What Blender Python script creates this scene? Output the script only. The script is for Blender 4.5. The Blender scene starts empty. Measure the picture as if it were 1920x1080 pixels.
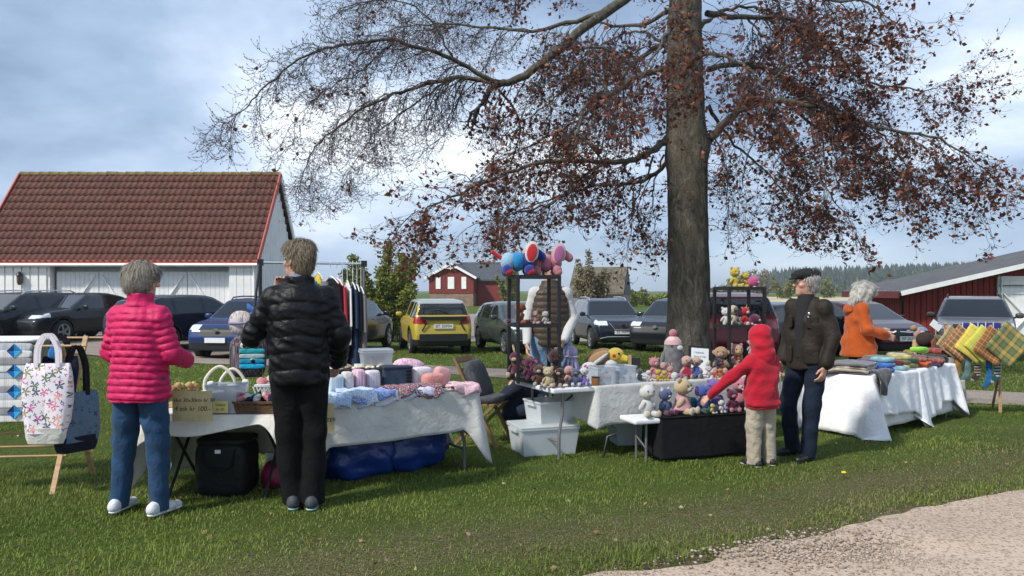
import bpy, bmesh, math, random
import numpy as np
from mathutils import Vector, Matrix, Euler

random.seed(7); RNG = np.random.default_rng(7)
SC = bpy.context.scene
COL = SC.collection
PI = math.pi; R = math.radians

# ---------------------------------------------------------------- camera
CH, FPX, HY = 1.50, 1450.0, 545.0
cam = bpy.data.cameras.new('camera'); camo = bpy.data.objects.new('camera', cam); COL.objects.link(camo)
camo.location = (0, 0, CH); camo.rotation_euler = (R(90), 0, 0)
cam.sensor_width = 36; cam.lens = FPX/1920*36; cam.shift_y = 5/1920
cam.clip_start = .05; cam.clip_end = 20000
SC.camera = camo
SC.render.resolution_x = 1024; SC.render.resolution_y = 576

# ---------------------------------------------------------------- light
SUN_AZ, SUN_EL = R(-128), R(45)      # azimuth from +Y towards +X: the sun stands left, a little behind the camera
sd = Vector((math.sin(SUN_AZ)*math.cos(SUN_EL), math.cos(SUN_AZ)*math.cos(SUN_EL), math.sin(SUN_EL)))
sun = bpy.data.lights.new('sun', 'SUN'); suno = bpy.data.objects.new('sun', sun); COL.objects.link(suno)
sun.energy = 3.0; sun.angle = R(4.5); sun.color = (1, .95, .87)
suno.rotation_euler = (-sd).to_track_quat('-Z', 'Y').to_euler()
suno.location = (-20, -10, 30)

W = bpy.data.worlds.new('World'); SC.world = W; W.use_nodes = True
nt = W.node_tree; nt.nodes.clear()
def wn(t, **k):
    n = nt.nodes.new(t)
    for a, b in k.items(): setattr(n, a, b)
    return n
wo = wn('ShaderNodeOutputWorld'); wb = wn('ShaderNodeBackground'); wb.inputs['Strength'].default_value = .122
sky = wn('ShaderNodeTexSky', sky_type='NISHITA', sun_disc=False, sun_elevation=SUN_EL, sun_rotation=SUN_AZ % (2*PI))
sky.air_density = 1.0; sky.dust_density = .6; sky.ozone_density = 1.5
tc = wn('ShaderNodeTexCoord'); sep = wn('ShaderNodeSeparateXYZ')
nt.links.new(tc.outputs['Generated'], sep.inputs[0])
def wm(op, a, b=None, c=None):
    n = wn('ShaderNodeMath', operation=op)
    for i, v in enumerate((a, b, c)):
        if v is None: continue
        if isinstance(v, (int, float)): n.inputs[i].default_value = v
        else: nt.links.new(v, n.inputs[i])
    return n.outputs[0]
zz = wm('ADD', wm('MAXIMUM', sep.outputs[2], 0.0), .34)
cx = wm('DIVIDE', sep.outputs[0], zz); cy = wm('DIVIDE', sep.outputs[1], zz)
cmb = wn('ShaderNodeCombineXYZ'); nt.links.new(cx, cmb.inputs[0]); nt.links.new(cy, cmb.inputs[1]); cmb.inputs[2].default_value = 9.4
def wnoise(scale, det, rough, dist=0., lac=2.):
    n = wn('ShaderNodeTexNoise'); n.inputs['Scale'].default_value = scale; n.inputs['Detail'].default_value = det
    n.inputs['Roughness'].default_value = rough; n.inputs['Distortion'].default_value = dist
    nt.links.new(cmb.outputs[0], n.inputs['Vector']); return n.outputs['Fac']
def wramp(fac, stops):
    r = wn('ShaderNodeValToRGB'); nt.links.new(fac, r.inputs[0]); e = r.color_ramp.elements
    while len(e) < len(stops): e.new(.5)
    for i, (p, c) in enumerate(stops): e[i].position = p; e[i].color = (*c, 1)
    return r.outputs[0]
shade = wramp(wnoise(1.25, 8, .55, .15), [(.36, (1.45, 2.05, 3.1)), (.47, (2.45, 3.25, 4.5)), (.56, (3.7, 4.5, 5.7)), (.68, (6.6, 7.0, 7.5))])
cover = wramp(wnoise(.42, 5, .5, .2), [(.30, (.55,)*3), (.52, (.96,)*3)])
mx = wn('ShaderNodeMix', data_type='RGBA'); nt.links.new(cover, mx.inputs['Factor'])
low = wm('MULTIPLY', wm('SUBTRACT', 1.0, wm('MINIMUM', wm('MULTIPLY', wm('MAXIMUM', sep.outputs[2], 0.0), 6.0), 1.0)), .6)   # pale even air towards the horizon
mh = wn('ShaderNodeMix', data_type='RGBA'); nt.links.new(low, mh.inputs['Factor']); nt.links.new(shade, mh.inputs['A']); mh.inputs['B'].default_value = (3.1, 4.0, 5.2, 1)
nt.links.new(sky.outputs[0], mx.inputs['A']); nt.links.new(mh.outputs['Result'], mx.inputs['B'])
nt.links.new(mx.outputs['Result'], wb.inputs['Color']); nt.links.new(wb.outputs[0], wo.inputs[0])

SC.view_settings.view_transform = 'Standard'; SC.view_settings.look = 'None'
SC.view_settings.gamma = 1; SC.view_settings.use_curve_mapping = False
SC.view_settings.exposure = 0.60

# ---------------------------------------------------------------- helpers: places
def sst(a, b, x):
    t = np.clip((x-a)/(b-a), 0, 1); return t*t*(3-2*t)
def gz(x, y):
    """height of the ground: level where the stalls stand, falling gently away behind them"""
    x = np.asarray(x, float); y = np.asarray(y, float)
    d = -.0226*np.clip(y-9, 0, 21) - .03*sst(28, 60, y)
    return d*np.maximum(sst(-12, -7, x), sst(30, 70, y))
def at(x, y, D):
    return Vector(((x-960)/FPX*D, D, CH-(y-HY)/FPX*D))
def gat(x, D):
    X = (x-960)/FPX*D
    return Vector((X, D, float(gz(X, D))))

# ---------------------------------------------------------------- helpers: materials
MATS = {}
def base_mat(name):
    m = bpy.data.materials.new(name); m.use_nodes = True
    n = m.node_tree.nodes; b = n['Principled BSDF']
    return m, m.node_tree, b
class NT:
    def __init__(s, t): s.t = t
    def n(s, ty, **k):
        q = s.t.nodes.new(ty)
        for a, b in k.items(): setattr(q, a, b)
        return q
    def l(s, a, b): s.t.links.new(a, b)
    def m(s, op, a, b=None, c=None):
        q = s.n('ShaderNodeMath', operation=op)
        for i, v in enumerate((a, b, c)):
            if v is None: continue
            if isinstance(v, (int, float)): q.inputs[i].default_value = v
            else: s.l(v, q.inputs[i])
        return q.outputs[0]
    def mix(s, f, a, b, mode='MIX'):
        q = s.n('ShaderNodeMix', data_type='RGBA', blend_type=mode)
        for k, v in (('Factor', f), ('A', a), ('B', b)):
            i = [p for p in q.inputs if p.name == k and p.type == ('VALUE' if k == 'Factor' else 'RGBA')][0]
            if isinstance(v, (int, float)): i.default_value = v
            elif isinstance(v, tuple): i.default_value = (*v, 1)[:4]
            else: s.l(v, i)
        return [o for o in q.outputs if o.type == 'RGBA'][0]
    def noise(s, vec, scale, det=4, rough=.55, dist=0.):
        q = s.n('ShaderNodeTexNoise'); q.inputs['Scale'].default_value = scale; q.inputs['Detail'].default_value = det
        q.inputs['Roughness'].default_value = rough; q.inputs['Distortion'].default_value = dist
        if vec is not None: s.l(vec, q.inputs['Vector'])
        return q.outputs['Fac']
    def ramp(s, fac, stops, interp='LINEAR'):
        r = s.n('ShaderNodeValToRGB'); s.l(fac, r.inputs[0]); r.color_ramp.interpolation = interp; e = r.color_ramp.elements
        while len(e) < len(stops): e.new(.5)
        for i, (p, c) in enumerate(stops):
            c = (c,)*3 if isinstance(c, (int, float)) else c
            e[i].position = p; e[i].color = (*c, 1)
        return r.outputs[0]
    def bump(s, h, strength, dist, bsdf):
        q = s.n('ShaderNodeBump'); q.inputs['Strength'].default_value = strength; q.inputs['Distance'].default_value = dist
        s.l(h, q.inputs['Height']); s.l(q.outputs[0], bsdf.inputs['Normal'])
def mat(name, col, rough=.75, var=.14, vs=9., bump=0., bs=90., metal=0., coat=0., sheen=0., spec=.5, stretch=None, alpha=1., trans=0.):
    if name in MATS: return MATS[name]
    m, t, b = base_mat(name); g = NT(t)
    co = g.n('ShaderNodeTexCoord').outputs['Object']
    if stretch:
        mp = g.n('ShaderNodeMapping'); mp.inputs['Scale'].default_value = stretch; g.l(co, mp.inputs[0]); co = mp.outputs[0]
    if var:
        f = g.noise(co, vs, 5)
        lo = tuple(max(0, c*(1-var*1.6)) for c in col); hi = tuple(min(1, c*(1+var*1.3)) for c in col)
        g.l(g.ramp(f, [(.3, lo), (.5, col), (.72, hi)]), b.inputs['Base Color'])
    else: b.inputs['Base Color'].default_value = (*col, 1)
    b.inputs['Roughness'].default_value = rough; b.inputs['Metallic'].default_value = metal
    b.inputs['Coat Weight'].default_value = coat; b.inputs['Coat Roughness'].default_value = .04
    b.inputs['Sheen Weight'].default_value = sheen; b.inputs['Specular IOR Level'].default_value = spec
    b.inputs['Alpha'].default_value = alpha; b.inputs['Transmission Weight'].default_value = trans
    if bump: g.bump(g.noise(co, bs, 3), bump, .01, b)
    MATS[name] = m; return m
def wool(name, col):      # crocheted yarn: rows of small stitches
    if name in MATS: return MATS[name]
    m, t, b = base_mat(name); g = NT(t)
    co = g.n('ShaderNodeTexCoord').outputs['Object']
    v = g.n('ShaderNodeTexVoronoi'); v.inputs['Scale'].default_value = 14; g.l(co, v.inputs['Vector'])
    g.l(g.mix(g.ramp(v.outputs['Distance'], [(0, 0), (.6, 1)]), tuple(min(1, c*1.12) for c in col), tuple(c*.66 for c in col)), b.inputs['Base Color'])
    b.inputs['Roughness'].default_value = .95; b.inputs['Sheen Weight'].default_value = .35; b.inputs['Specular IOR Level'].default_value = .2
    g.bump(v.outputs['Distance'], .55, -.012, b)
    MATS[name] = m; return m
def cloth(name, col, weave=500., fold=6., var=.07, rough=.9):
    if name in MATS: return MATS[name]
    m, t, b = base_mat(name); g = NT(t)
    co = g.n('ShaderNodeTexCoord').outputs['Object']
    f = g.noise(co, fold, 6, .6)
    g.l(g.ramp(f, [(.25, tuple(c*(1-var*2) for c in col)), (.6, col), (.8, tuple(min(1, c*(1+var)) for c in col))]), b.inputs['Base Color'])
    b.inputs['Roughness'].default_value = rough; b.inputs['Sheen Weight'].default_value = .2*min(1, max(col)*3); b.inputs['Specular IOR Level'].default_value = .2
    h = g.m('ADD', g.m('MULTIPLY', g.noise(co, fold*2.3, 4, .6, .6), 1.0), g.m('MULTIPLY', g.noise(co, weave, 1), .05))
    g.bump(h, .5, .025, b)
    MATS[name] = m; return m
def tartan(name, base, s1, s2, s3, n=3.0):
    if name in MATS: return MATS[name]
    m, t, b = base_mat(name); g = NT(t)
    sp = g.n('ShaderNodeSeparateXYZ'); g.l(g.n('ShaderNodeTexCoord').outputs['UV'], sp.inputs[0])
    def band(axis):
        f = g.m('FRACT', g.m('MULTIPLY', sp.outputs[axis], n))
        return g.ramp(f, [(0, base), (.34, s1), (.46, base), (.54, s2), (.62, s3), (.70, s2), (.82, base), (.9, s1)], 'CONSTANT')
    g.l(g.mix(.5, band(0), band(1)), b.inputs['Base Color']); b.inputs['Roughness'].default_value = .95
    b.inputs['Sheen Weight'].default_value = .3
    g.bump(g.noise(g.n('ShaderNodeTexCoord').outputs['UV'], 160, 2), .3, .01, b)
    MATS[name] = m; return m
def print_mat(name, ground, cols, scale=16., petals=5, fill=.32, thresh=.0):
    """cloth printed with small flowers: petals round the points of a Voronoi lattice"""
    if name in MATS: return MATS[name]
    m, t, b = base_mat(name); g = NT(t)
    uv = g.n('ShaderNodeTexCoord').outputs['UV']
    out = ground
    for k, (sc, pet, fl) in enumerate(((scale, petals, fill), (scale*1.9, 3, fill*.75))):
        v = g.n('ShaderNodeTexVoronoi', voronoi_dimensions='2D'); v.inputs['Scale'].default_value = sc; v.inputs['Randomness'].default_value = .75
        mp = g.n('ShaderNodeMapping'); mp.inputs['Location'].default_value = (k*3.7, k*1.3, 0); g.l(uv, mp.inputs[0]); g.l(mp.outputs[0], v.inputs['Vector'])
        sub = g.n('ShaderNodeVectorMath', operation='SUBTRACT'); g.l(mp.outputs[0], sub.inputs[0]); g.l(v.outputs['Position'], sub.inputs[1])
        s = g.n('ShaderNodeSeparateXYZ'); g.l(sub.outputs[0], s.inputs[0])
        sc2 = g.n('ShaderNodeSeparateColor'); g.l(v.outputs['Color'], sc2.inputs[0])
        th = g.m('ADD', g.m('ARCTAN2', s.outputs[1], s.outputs[0]), g.m('MULTIPLY', sc2.outputs[1], 6.28))
        r = g.m('MULTIPLY', v.outputs['Distance'], 1.0)
        lim = g.m('MULTIPLY', g.m('ADD', g.m('MULTIPLY', g.m('COSINE', g.m('MULTIPLY', th, pet)), .55), .75), fl*scale)
        inside = g.m('LESS_THAN', r, lim)
        pick = g.ramp(sc2.outputs[0], [(i/len(cols), c) for i, c in enumerate(cols)], 'CONSTANT')
        out = g.mix(inside, out, pick)
    g.l(out, b.inputs['Base Color']); b.inputs['Roughness'].default_value = .9
    MATS[name] = m; return m

# ---------------------------------------------------------------- helpers: objects
def new_obj(name, data, m=None, parent=None):
    o = bpy.data.objects.new(name, data); COL.objects.link(o)
    if parent is not None: o.parent = parent
    if m is not None and data is not None and not data.materials: data.materials.append(m)
    return o
def thing(name, label, cat, loc=(0, 0, 0), rz=0, group=None):
    o = bpy.data.objects.new(name, None); COL.objects.link(o); o.empty_display_size = .1
    o.location = loc; o.rotation_euler = (0, 0, rz); o['label'] = label; o['category'] = cat
    if group: o['group'] = group
    return o
def tag(o, label, cat, group=None):
    o['label'] = label; o['category'] = cat
    if group: o['group'] = group
    return o
def struct(o): o['kind'] = 'structure'; return o
def stuff(o): o['kind'] = 'stuff'; return o
def mesh_np(name, V, F, smooth=False, uv=None):
    V = np.asarray(V, np.float32); F = np.asarray(F, np.int32); k = F.shape[1]
    me = bpy.data.meshes.new(name); me.vertices.add(len(V)); me.vertices.foreach_set('co', V.ravel())
    me.loops.add(F.size); me.loops.foreach_set('vertex_index', F.ravel())
    me.polygons.add(len(F)); me.polygons.foreach_set('loop_start', np.arange(0, F.size, k, dtype=np.int32))
    me.polygons.foreach_set('loop_total', np.full(len(F), k, np.int32))
    if smooth: me.polygons.foreach_set('use_smooth', np.ones(len(F), bool))
    if uv is not None:
        l = me.uv_layers.new(name='UVMap'); l.data.foreach_set('uv', np.asarray(uv, np.float32)[F.ravel()].ravel())
    me.update(calc_edges=True); me.validate(); return me
class MB:
    """collects shapes into one mesh"""
    def __init__(s): s.v = []; s.f = []; s.sm = []
    def add(s, V, F, smooth=False):
        b = len(s.v); s.v += [tuple(p) for p in V]; s.f += [tuple(b+i for i in q) for q in F]; s.sm += [smooth]*len(F); return s
    def box(s, c, d, rot=None, taper=1.):
        x, y, z = (q/2 for q in d); V = []
        for sz in (-1, 1):
            k = taper if sz > 0 else 1
            for sx, sy in ((-1, -1), (1, -1), (1, 1), (-1, 1)): V.append(Vector((sx*x*k, sy*y*k, sz*z)))
        if rot is not None: M = Euler(rot).to_matrix(); V = [M@p for p in V]
        V = [p+Vector(c) for p in V]
        return s.add(V, [(3, 2, 1, 0), (4, 5, 6, 7), (0, 1, 5, 4), (1, 2, 6, 5), (2, 3, 7, 6), (3, 0, 4, 7)])
    def bar(s, a, b, w, h=None, up=(0, 0, 1)):
        """rectangular bar from a to b"""
        a = Vector(a); b = Vector(b); h = h or w; d = (b-a).normalized(); u = Vector(up)
        if abs(d.dot(u)) > .98: u = Vector((0, 1, 0))
        sx = d.cross(u).normalized(); sy = sx.cross(d)
        V = [p+sx*i*w/2+sy*j*h/2 for p in (a, b) for i, j in ((-1, -1), (1, -1), (1, 1), (-1, 1))]
        return s.add(V, [(3, 2, 1, 0), (4, 5, 6, 7), (0, 1, 5, 4), (1, 2, 6, 5), (2, 3, 7, 6), (3, 0, 4, 7)])
    def tube(s, pts, r, n=8, cap=True):
        pts = [Vector(p) for p in pts]; rs = r if isinstance(r, (list, tuple)) else [r]*len(pts); V = []; u = None
        for i, p in enumerate(pts):
            d = (pts[min(i+1, len(pts)-1)]-pts[max(i-1, 0)]).normalized()
            if u is None: u = d.orthogonal().normalized()
            u = (u-d*u.dot(d)).normalized(); w = d.cross(u)
            V += [p+(u*math.cos(2*PI*k/n)+w*math.sin(2*PI*k/n))*rs[i] for k in range(n)]
        F = [(i*n+k, i*n+(k+1) % n, (i+1)*n+(k+1) % n, (i+1)*n+k) for i in range(len(pts)-1) for k in range(n)]
        s.add(V, F, True)
        if cap: s.add(V[:n], [tuple(range(n))[::-1]]); s.add(V[-n:], [tuple(range(n))])
        return s
    def loft(s, secs, n=20, p=2., cap=True, smooth=True, rot=0):
        """stack of superellipse sections (z,cx,cy,rx,ry)"""
        V = []
        for z, cx, cy, rx, ry in secs:
            for k in range(n):
                a = 2*PI*k/n+rot; c, q = math.cos(a), math.sin(a)
                V.append((cx+rx*math.copysign(abs(c)**(2/p), c), cy+ry*math.copysign(abs(q)**(2/p), q), z))
        F = [(i*n+k, i*n+(k+1) % n, (i+1)*n+(k+1) % n, (i+1)*n+k) for i in range(len(secs)-1) for k in range(n)]
        s.add(V, F, smooth)
        if cap: s.add(V[:n], [tuple(range(n))[::-1]]); s.add(V[-n:], [tuple(range(n))])
        return s
    def prism(s, pts2, z0, z1, ax='z'):
        n = len(pts2); f = {'z': lambda a, b, c: (a, b, c), 'y': lambda a, b, c: (a, c, b), 'x': lambda a, b, c: (c, a, b)}[ax]
        V = [f(a, b, z0) for a, b in pts2]+[f(a, b, z1) for a, b in pts2]
        return s.add(V, [tuple(range(n))[::-1], tuple(range(n, 2*n))]+[(i, (i+1) % n, n+(i+1) % n, n+i) for i in range(n)])
    def mesh(s, name):
        me = bpy.data.meshes.new(name); me.from_pydata(s.v, [], s.f)
        me.polygons.foreach_set('use_smooth', s.sm); me.update()
        bm = bmesh.new(); bm.from_mesh(me); bmesh.ops.recalc_face_normals(bm, faces=bm.faces); bm.to_mesh(me); bm.free()
        return me
    def build(s, name, m, parent=None, bevel=0, loc=None, rot=None):
        o = new_obj(name, s.mesh(name), m, parent)
        if bevel:
            q = o.modifiers.new('bevel', 'BEVEL'); q.width = bevel; q.segments = 2; q.limit_method = 'ANGLE'
        if loc is not None: o.location = loc
        if rot is not None: o.rotation_euler = rot
        return o
SPH = {}
def sphere_mesh(m, nu=16, nv=11, e=1.):
    k = (m.name, nu, e)
    if k not in SPH:
        V = []; pw = lambda c: math.copysign(abs(c)**e, c)
        for j in range(nv+1):
            th = -PI/2+PI*j/nv
            for i in range(nu):
                a = 2*PI*i/nu; V.append((pw(math.cos(th))*pw(math.cos(a)), pw(math.cos(th))*pw(math.sin(a)), pw(math.sin(th))))
        F = [(j*nu+i, j*nu+(i+1) % nu, (j+1)*nu+(i+1) % nu, (j+1)*nu+i) for j in range(nv) for i in range(nu)]
        me = mesh_np('ball', V, F, True); me.materials.append(m)
        bm = bmesh.new(); bm.from_mesh(me); bmesh.ops.remove_doubles(bm, verts=bm.verts, dist=1e-5); bm.to_mesh(me); bm.free(); SPH[k] = me
    return SPH[k]
def ball(name, m, c, r, parent=None, rot=(0, 0, 0), e=1.):
    o = new_obj(name, sphere_mesh(m, e=e), None, parent); o.location = c
    o.scale = (r,)*3 if isinstance(r, (int, float)) else r; o.rotation_euler = rot; return o
_ns = RNG.normal(size=(14, 3)); _np = RNG.uniform(0, 6.28, 14)
def wob(P, f=1.):
    """smooth pseudo-noise at points, about -1..1"""
    P = np.asarray(P, float); s = 0
    for i in range(14): s = s+np.sin(P@_ns[i]*f+_np[i])
    return s/5.
def soft(name, m, c, d, parent=None, rot=(0, 0, 0), e=.4, noise=.0, nf=14., nu=20, nv=12):
    """soft pillow-like block (folded cloth, cushion, bag) of size d"""
    V = []; pw = lambda q: math.copysign(abs(q)**e, q)
    for j in range(nv+1):
        th = -PI/2+PI*j/nv
        for i in range(nu):
            a = 2*PI*i/nu; V.append((pw(math.cos(th))*pw(math.cos(a)), pw(math.cos(th))*pw(math.sin(a)), pw(math.sin(th))))
    V = np.array(V)*np.array(d)/2
    if noise:
        N = V/np.maximum(np.linalg.norm(V, axis=1, keepdims=True), 1e-6); off = random.uniform(0, 50)
        V = V+N*(wob(V+off, nf)*noise)[:, None]
    F = [(j*nu+i, j*nu+(i+1) % nu, (j+1)*nu+(i+1) % nu, (j+1)*nu+i) for j in range(nv) for i in range(nu)]
    uv = V[:, :2]/max(d[0], d[1])+.5
    o = new_obj(name, mesh_np(name, V, F, True, uv), m, parent); o.location = c; o.rotation_euler = rot; return o
def sheet(name, m, fn, nu, nv, parent=None, thick=0.):
    """grid surface fn(u,v)->xyz"""
    V = []; UV = []
    for j in range(nv+1):
        for i in range(nu+1): V.append(fn(i/nu, j/nv)); UV.append((i/nu, j/nv))
    F = [(j*(nu+1)+i, j*(nu+1)+i+1, (j+1)*(nu+1)+i+1, (j+1)*(nu+1)+i) for j in range(nv) for i in range(nu)]
    o = new_obj(name, mesh_np(name, V, F, True, UV), m, parent)
    if thick: q = o.modifiers.new('thickness', 'SOLIDIFY'); q.thickness = thick; q.offset = 0
    return o
def text(name, s, size, m, parent, loc, rot, align='CENTER', jitter=0.):
    cu = bpy.data.curves.new(name, 'FONT'); cu.body = s; cu.size = size; cu.align_x = align; cu.align_y = 'CENTER'; cu.extrude = .0006; cu.offset = .0
    if jitter: cu.shear = jitter
    o = bpy.data.objects.new(name, cu); COL.objects.link(o)
    dg = bpy.context.evaluated_depsgraph_get(); me = bpy.data.meshes.new_from_object(o.evaluated_get(dg))
    bpy.data.objects.remove(o); bpy.data.curves.remove(cu)
    me.materials.clear(); q = new_obj(name, me, m, parent); q.location = loc; q.rotation_euler = rot; return q

# ---------------------------------------------------------------- helpers: implicit surfaces (bodies, clothes, car shells)
def smin(a, b, k):
    if k <= 0: return np.minimum(a, b)
    h = np.clip(.5+.5*(b-a)/k, 0, 1); return b*(1-h)+a*h-k*h*(1-h)
class SDF:
    def __init__(s, lo, hi, h):
        s.lo = np.array(lo, float); s.h = h; s.n = np.ceil((np.array(hi)-s.lo)/h).astype(int)+1
        s.ax = [s.lo[i]+h*np.arange(s.n[i]) for i in range(3)]; s.F = np.full(tuple(s.n), 9., np.float32)
    def sub(s, lo, hi, mg):
        sl = []; g = []
        for i in range(3):
            a = int(max(0, math.floor((lo[i]-mg-s.lo[i])/s.h))); b = int(min(s.n[i], math.ceil((hi[i]+mg-s.lo[i])/s.h)+1))
            if b <= a: return None, None
            sl.append(slice(a, b)); sh = [1, 1, 1]; sh[i] = -1; g.append(s.ax[i][a:b].reshape(sh))
        return tuple(sl), g
    def put(s, lo, hi, fn, k=.02, cut=False):
        sl, g = s.sub(lo, hi, k+3*s.h)
        if sl is None: return s
        d = fn(*g)
        s.F[sl] = -smin(-s.F[sl], d, k) if cut else smin(s.F[sl], d, k); return s
    def cone(s, a, b, ra, rb, k=.02, flat=None, quilt=None, cut=False):
        a = np.array(a, float); b = np.array(b, float); ab = b-a; L2 = max(ab@ab, 1e-9); L = math.sqrt(L2); rm = max(ra, rb)
        def fn(X, Y, Z):
            t = np.clip(((X-a[0])*ab[0]+(Y-a[1])*ab[1]+(Z-a[2])*ab[2])/L2, 0, 1)
            dx = X-a[0]-t*ab[0]; dy = Y-a[1]-t*ab[1]; dz = Z-a[2]-t*ab[2]
            if flat is not None:
                n, f = np.array(flat[0], float), flat[1]; q = dx*n[0]+dy*n[1]+dz*n[2]; e = q*(1/f-1)
                dx = dx+e*n[0]; dy = dy+e*n[1]; dz = dz+e*n[2]
            d = np.sqrt(dx*dx+dy*dy+dz*dz)-(ra+(rb-ra)*t)
            if quilt: d = d-quilt[1]*(np.abs(np.sin(PI*(t*L+quilt[2])/quilt[0]))**.45-.6)
            return d
        return s.put(np.minimum(a, b)-rm*1.1, np.maximum(a, b)+rm*1.1, fn, k, cut)
    def chain(s, pts, rs, k=.02, **kw):
        for i in range(len(pts)-1): s.cone(pts[i], pts[i+1], rs[i], rs[i+1], k, **kw)
        return s
    def ell(s, c, r, k=.02, rot=None, cut=False):
        c = np.array(c, float); r = np.array(r, float)*np.ones(3); M = np.array(Euler(rot).to_matrix()).T if rot else None
        def fn(X, Y, Z):
            x, y, z = X-c[0], Y-c[1], Z-c[2]
            if M is not None: x, y, z = (M[i, 0]*x+M[i, 1]*y+M[i, 2]*z for i in range(3))
            k0 = np.sqrt((x/r[0])**2+(y/r[1])**2+(z/r[2])**2); k1 = np.sqrt((x/r[0]**2)**2+(y/r[1]**2)**2+(z/r[2]**2)**2)
            return k0*(k0-1)/np.maximum(k1, 1e-6)
        m = r.max(); return s.put(c-m, c+m, fn, k, cut)
    def loft(s, secs, k=.02, p=2.2, quilt=None, wr=None):
        A = np.array(secs, float); A = A[np.argsort(A[:, 0])]
        def fn(X, Y, Z):
            z = Z.ravel(); q = [np.interp(z, A[:, 0], A[:, i]).reshape(Z.shape) for i in range(1, 5)]
            u = np.abs((X-q[0])/q[2])**p+np.abs((Y-q[1])/q[3])**p
            d = (u**(1/p)-1)*np.minimum(q[2], q[3])
            if quilt: d = d-quilt[1]*(np.abs(np.sin(PI*(Z+quilt[2]+(quilt[3](X, Y) if len(quilt) > 3 else 0))/quilt[0]))**.45-.6)
            if wr: d = d+wr[1]*np.sin(Z*wr[0]+3*np.sin(X*11+1.)+2*np.sin(Y*9))
            return np.maximum(d, np.maximum(A[0, 0]-Z, Z-A[-1, 0]))
        lo = [(A[:, 1]-A[:, 3]).min(), (A[:, 2]-A[:, 4]).min(), A[0, 0]]; hi = [(A[:, 1]+A[:, 3]).max(), (A[:, 2]+A[:, 4]).max(), A[-1, 0]]
        return s.put(lo, hi, fn, k)
    def wrinkle(s, amp, f):
        """uneven creases: a few crossed sine folds of random direction and strength"""
        X, Y, Z = (s.ax[i].reshape([-1 if j == i else 1 for j in range(3)]) for i in range(3)); rg_ = np.random.default_rng(int(f*10)+int(abs(s.lo[0])*1000)); d = 0
        mask = .5+.5*np.sin(7*X+5*np.sin(4*Z+1)+rg_.uniform(0, 6))*np.sin(6*Z+3*Y+rg_.uniform(0, 6))
        for i in range(5):
            u = rg_.normal(size=3)*np.array([.7, .7, 1.]); u /= np.linalg.norm(u); k = f*rg_.uniform(.6, 1.5)
            d = d+np.sin(k*(u[0]*X+u[1]*Y+u[2]*Z)+1.5*np.sin(k*.3*(u[1]*X-u[2]*Y+u[0]*Z)+i)+rg_.uniform(0, 6))
        s.F = (s.F+amp*.6*d*(.35+mask)).astype(np.float32); return s
    def clip_z(s, z0=None, z1=None):
        Z = s.ax[2].reshape(1, 1, -1)
        if z0 is not None: s.F = np.maximum(s.F, z0-Z).astype(np.float32)
        if z1 is not None: s.F = np.maximum(s.F, Z-z1).astype(np.float32)
        return s
    def nets(s):
        F = s.F; F[0], F[-1], F[:, 0], F[:, -1], F[:, :, 0], F[:, :, -1] = 9, 9, 9, 9, 9, 9
        S = F < 0; nx, ny, nz = F.shape
        c = [S[i:nx-1+i, j:ny-1+j, k:nz-1+k] for i in (0, 1) for j in (0, 1) for k in (0, 1)]
        cnt = sum(q.astype(np.int8) for q in c); idx = np.argwhere((cnt > 0) & (cnt < 8))
        ident = np.full((nx-1, ny-1, nz-1), -1, np.int32); ident[tuple(idx.T)] = np.arange(len(idx))
        acc = np.zeros((len(idx), 3)); num = np.zeros(len(idx))
        cor = [(i, j, k) for i in (0, 1) for j in (0, 1) for k in (0, 1)]
        val = {q: F[idx[:, 0]+q[0], idx[:, 1]+q[1], idx[:, 2]+q[2]] for q in cor}
        for a in cor:
            for ax in range(3):
                if a[ax]: continue
                b = list(a); b[ax] = 1; b = tuple(b); va, vb = val[a], val[b]; m = (va < 0) != (vb < 0)
                t = va[m]/(va[m]-vb[m]); p = np.tile(np.array(a, float), (m.sum(), 1)); p[:, ax] = t
                acc[m] += p; num[m] += 1
        V = s.lo+(idx+acc/num[:, None])*s.h; Q = []
        for ax in range(3):
            a = [slice(None)]*3; b = [slice(None)]*3; a[ax] = slice(0, -1); b[ax] = slice(1, None)
            e = np.argwhere(S[tuple(a)] != S[tuple(b)]); flip = S[tuple(a)][tuple(e.T)]
            u, v = [(1, 2), (2, 0), (0, 1)][ax]
            def off(du, dv):
                q = e.copy(); q[:, u] -= du; q[:, v] -= dv; return ident[tuple(q.T)]
            q = np.stack([off(1, 1), off(0, 1), off(0, 0), off(1, 0)], 1); q[~flip] = q[~flip][:, ::-1]; Q.append(q)
        return V, np.concatenate(Q)
    def build(s, name, m, parent=None):
        V, Q = s.nets(); return new_obj(name, mesh_np(name, V, Q, True), m, parent)
# ================================================================ ground, roads
def edge_d(x, y):     # signed distance from the verge of the front road, positive on the lawn
    return (np.asarray(x)-.42)*-.461+(np.asarray(y)-4.07)*.887
def w2(x, y, f): return wob(np.stack([np.asarray(x, float), np.asarray(y, float), np.zeros_like(np.asarray(x, float))], -1), f)
TRK = [(-60, 29), (-20, 21.5), (-6.6, 18.6), (-.66, 15.7), (6.84, 11.2), (12, 9.2), (30, 4)]
def track_d(x, y):
    x = np.asarray(x, float); y = np.asarray(y, float); d = np.full(x.shape, 1e3)
    for (ax, ay), (bx, by) in zip(TRK[:-1], TRK[1:]):
        L = (bx-ax)**2+(by-ay)**2; t = np.clip(((x-ax)*(bx-ax)+(y-ay)*(by-ay))/L, 0, 1)
        d = np.minimum(d, np.hypot(x-ax-t*(bx-ax), y-ay-t*(by-ay)))
    return d

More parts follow.
